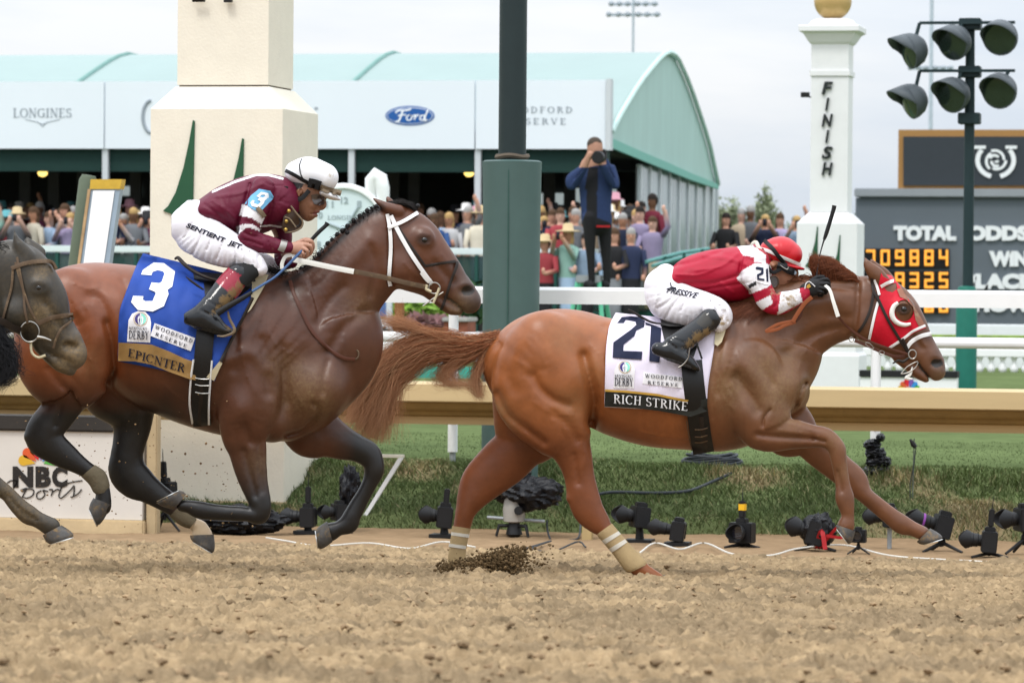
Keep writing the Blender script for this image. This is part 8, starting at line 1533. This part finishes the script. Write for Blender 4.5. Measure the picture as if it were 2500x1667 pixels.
s.tube([(614, 452, 670, 468, .06, -.155), (600, 490, 656, 512, .058, -.185), (586, 526, 642, 540, .055, -.2), (579, 560, 634, 562, .052, -.2), (583, 592, 636, 574, .05, -.2), (604, 607, 642, 574, .045, -.2), (640, 614, 668, 580, .04, -.2), (676, 618, 690, 587, .034, -.2), (706, 618, 709, 591, .03, -.2)], 8)
s.tube([(640, 500, 690, 500, .055, .15), (668, 560, 712, 572, .05, .18), (669, 610, 710, 606, .046, .17), (676, 648, 712, 618, .038, .12), (700, 652, 722, 628, .03, .06)], 8)
s.tube([(690, 436, 700, 470, .07, 0), (696, 452, 712, 492, .06, 0)], 6)
for P, wd, am in (([(530, 480), (590, 470), (640, 450)], 5, -2.2), ([(500, 500), (540, 530), (570, 560)], 4, 2.6), ([(520, 490), (560, 520), (590, 550)], 4, -2), ([(610, 450), (600, 490), (586, 530), (579, 570)], 5, 5), ([(600, 540), (625, 548)], 2.5, 2), ([(590, 585), (615, 590), (640, 600)], 2.5, 2.4), ([(600, 598), (640, 606)], 2.5, -1.6), ([(585, 560), (610, 575), (640, 580)], 3, 2.6), ([(655, 590), (662, 610)], 2.5, 2), ([(672, 586), (678, 612)], 2, 2), ([(650, 470), (665, 500), (650, 540)], 4, 3), ([(640, 440), (660, 452), (692, 454)], 2, 1.8), ([(560, 460), (555, 500), (570, 540)], 6, -2)): s.disp(P, wd, am, -1)
MR = (.105, .004, .022)
def cjer3(p, sc):
    u, v, y = p.T; c, m = poly_cols(p, MR, [(j([(765, 555), (800, 565), (900, 620), (985, 690), (955, 752), (860, 690), (735, 665)]), W_), (j([(712, 775), (760, 755), (860, 750), (950, 800), (935, 818), (860, 790), (800, 785), (715, 860)]), W_)], [((630, 545), 24, .3), ((612, 560), 20, .26), ((660, 600), 36, .2), ((690, 600), 20, .25), ((680, 455), 30, .16), ((595, 535), 24, .2)])
    k = (seg_dist(u, v, j([(480, 432), (690, 338), (900, 268), (1020, 270), (1160, 305)])) < 2.6); c[k] = W_; k = (seg_dist(u, v, j([(945, 772), (1050, 762), (1150, 780)])) < 2.2)&(y < 0); c[k] = W_; return c, m
s.build('racing_silks', silk, j3, cjer3); HJ3 = Hit(s)
pt = patch('number_armband', j([(790, 548), (850, 470), (930, 405), (1040, 425), (1072, 480), (1064, 505), (1000, 570), (935, 640), (880, 610)]), HJ3, .006, M_lblue, j3, th=.003, sub=8)
patch('armband_number', j([(905, 478), (950, 435), (1020, 448), (1025, 488), (985, 520), (975, 548), (935, 590), (860, 575), (845, 540), (865, 515), (885, 520), (880, 545), (920, 558), (945, 535), (940, 522), (915, 512), (940, 482), (968, 490), (990, 475), (985, 462), (955, 462), (930, 488)]), HJ3, .010, M_whitep, pt, th=.002, sub=8)
strap('armband_strap', j([(910, 590), (950, 630), (985, 680)]), 11, HJ3, .012, M_mudgog, j3); strap('wrist_tape', j([(1180, 905), (1165, 960), (1140, 1015)]), 16, HJ3, .004, M_silver, j3, th=.006)
s = SDF(418, 700, 488, 705, .32, 3.0, D3)
s.tube([(498, 496, 452, 522, .14, 0), (504, 518, 430, 570, .165, 0), (512, 540, 440, 606, .165, 0)], 6)
s.tube([(488, 512, 432, 590, .10, -.06), (525, 535, 478, 631, .095, -.12), (566, 565, 540, 652, .085, -.165), (606, 598, 580, 652, .074, -.195), (634, 620, 604, 660, .066, -.205), (645, 640, 624, 672, .054, -.21)], 8)
s.tube([(488, 520, 432, 590, .10, .06), (535, 560, 500, 635, .09, .12), (600, 598, 575, 660, .08, .17), (655, 622, 640, 680, .07, .2), (682, 650, 662, 690, .055, .21)], 8)
for P, wd, am in (([(500, 560), (480, 600), (470, 622)], 2.5, 2), ([(520, 575), (505, 610)], 2.5, 2), ([(545, 590), (530, 630)], 2.5, 2), ([(565, 600), (575, 630), (570, 650)], 3, 2.6), ([(590, 610), (596, 640)], 3, 2.6), ([(610, 615), (618, 645)], 3, 2.4), ([(630, 625), (632, 655)], 3, 2), ([(470, 545), (450, 580)], 3, 1.8), ([(500, 505), (508, 530)], 2.5, 2)): s.disp(P, wd, am*1.7, -1)
s.build('breeches', breech, j3, lambda p, sc: poly_cols(p, (.76, .735, .775), [], [((630, 650), 26, .14), ((470, 600), 40, .06)])); HL3 = Hit(s)
V, T_, _ = text2d('SENTIENT  JET', .03, -.05); text_on('breeches_lettering', V, T_, j([(200, 790), (735, 1005), (770, 950), (240, 738)]), HL3, .004, M_inkn, j3, th=.0015)
loft('knee_sock', [(640, 652, 588, 638, .05, -.215), (634, 670, 573, 646, .056, -.23), (618, 686, 560, 656, .055, -.245), (604, 700, 548, 668, .05, -.26)], D3, mat('black_sock', (.016, .016, .016), rough=.8, dirt=.12), j3)
leg = [(604, 690, 555, 655, .054), (588, 714, 530, 684, .052), (564, 738, 506, 716, .05), (540, 755, 485, 745, .046), (524, 768, 470, 762, .043)]
foot = [(470, 760, 457, 794, .033), (487, 752, 476, 803, .04), (511, 757, 510, 812, .044), (536, 785, 540, 820, .045), (560, 800, 560, 821, .038), (572, 806, 570, 816, .022)]
redtop = j([(590, 1150), (900, 1330), (700, 1480), (640, 1420), (505, 1310)])
cb = lambda p, sc: poly_cols(p, (.011, .012, .014), [(redtop, (.26, .012, .03))], [((585, 700), 20, .46), ((570, 715), 20, .5), ((550, 735), 20, .52), ((535, 750), 14, .48), ((520, 762), 12, .35), ((560, 800), 16, .4)])
for sg in (-1, 1): boots((448, 620, 640, 832), sg, D3, leg, foot, [(457, 795), (510, 806), (568, 818)], cb, j3)
cord('stirrup', cc(400, 660, [(625, 400), (640, 470), (690, 590), (600, 640), (520, 640)]), [2, 3.5, 4, 3, 2], M_mudgog, j3, dep=D3-.40)
s = SDF(685, 842, 375, 500, .13, 2.4, D3)
s.tube([(726, 393, 721, 450, .082, 0), (757, 383, 752, 463, .098, 0), (793, 398, 788, 470, .088, 0)], 4); s.tube([(786, 460, 786, 480, .082, 0), (812, 470, 808, 488, .066, 0), (829, 482, 828, 490, .03, 0)], 5)
s.cut([(690, 448, 680, 500, .13, 0), (742, 454, 735, 500, .13, 0), (775, 474, 770, 510, .13, 0), (800, 490, 796, 520, .13, 0)], 3); s.disp([(778, 388), (794, 400), (790, 440)], 1.4, .8)
hl = s.build('helmet', helm, j3, lambda p, sc: poly_cols(p, (.76, .76, .78), [], [((808, 430), 20, .36), ((800, 400), 16, .3), ((815, 480), 16, .36)])); HH = Hit(s)
strap('helmet_strap', j([(1185, 225), (1270, 268), (1340, 310), (1420, 355)]), 9, HH, .005, M_rub, hl); cord('helmet_elastic', j([(1345, 112), (1325, 180), (1340, 270), (1385, 345)]), 1.4, M_rub, hl, HH, .003)
strap('goggles', j([(1410, 345), (1470, 358), (1530, 378)]), 23, HH, .02, M_rub, hl, th=.018); strap('goggle_frame', j([(1528, 390), (1600, 415), (1670, 432), (1732, 450)]), 14, HH, .018, M_mudgog, hl, th=.014)
strap('chin_strap', j([(1205, 380), (1235, 450), (1290, 505), (1350, 495), (1420, 420)]), 11, None, 0, M_rub, hl, dep=D3-.088); strap('chin_strap', j([(1295, 510), (1300, 570), (1320, 650)]), 6, None, 0, M_rub, hl, dep=[D3-.085, D3-.07, D3-.05])
patch('goggle_lens', j([(1440, 465), (1500, 455), (1560, 470), (1582, 510), (1565, 555), (1520, 570), (1470, 555), (1445, 510)]), HB3, .012, M_lens, j3, th=.006, sub=6)
gp = patch('neck_goggles', j([(1170, 600), (1235, 565), (1280, 620), (1345, 700), (1355, 760), (1300, 815), (1215, 835), (1150, 800), (1165, 700)]), HB3, 0, M_gum, j3, th=.04, sub=8, dfun=lambda u, v: D3-.13+.0006*abs(u-700), wav=.004)
cord('goggle_rim', j([(1240, 570), (1300, 650), (1355, 720), (1340, 785), (1260, 825), (1180, 830)]), 2.2, M_mudgog, gp, dep=D3-.14); cord('goggle_rim', j([(1320, 690), (1335, 730), (1310, 770), (1260, 760)]), 2, M_rub, gp, dep=D3-.14); cord('goggle_rim', j([(1180, 680), (1230, 700), (1290, 780)]), 2, M_mudgog, gp, dep=D3-.145)
strap('goggle_band', j([(1195, 380), (1185, 470), (1190, 600)]), 10, None, 0, M_rub, j3, dep=D3-.12)
for x, y in j([(1220, 622), (1195, 722), (1190, 803)]): MB().ball(at_d(x, y, D3-.15), .011, 8).build('brass_button', M_brass, gp, smooth=True)
wp = thing('riding_whip', 'long blue-shafted whip held low by the jockey in maroon', 'whip', at_d(560, 760, D3-.3))
cord('handle', j([(1598, 740), (1580, 765), (1510, 830), (1440, 905), (1370, 985)]), [6.6, 5, 5, 4.6, 4], M_rub, wp, dep=[D3-.19, D3-.2], ns=10)
cord('shaft', j([(1370, 985), (1280, 1078), (1180, 1180), (1080, 1270), (960, 1345), (860, 1408)]), [3.6, 3.6, 3.2, 3, 3.2, 3.6], M_blue_shaft, wp, dep=[D3-.2, D3-.34, D3-.42])
cord('flap', cc(400, 660, [(860, 215), (780, 265), (640, 345), (520, 420)]), [4.5, 6, 7.5, 8.5], M_rub, wp, dep=[D3-.42, D3-.42], ns=10)
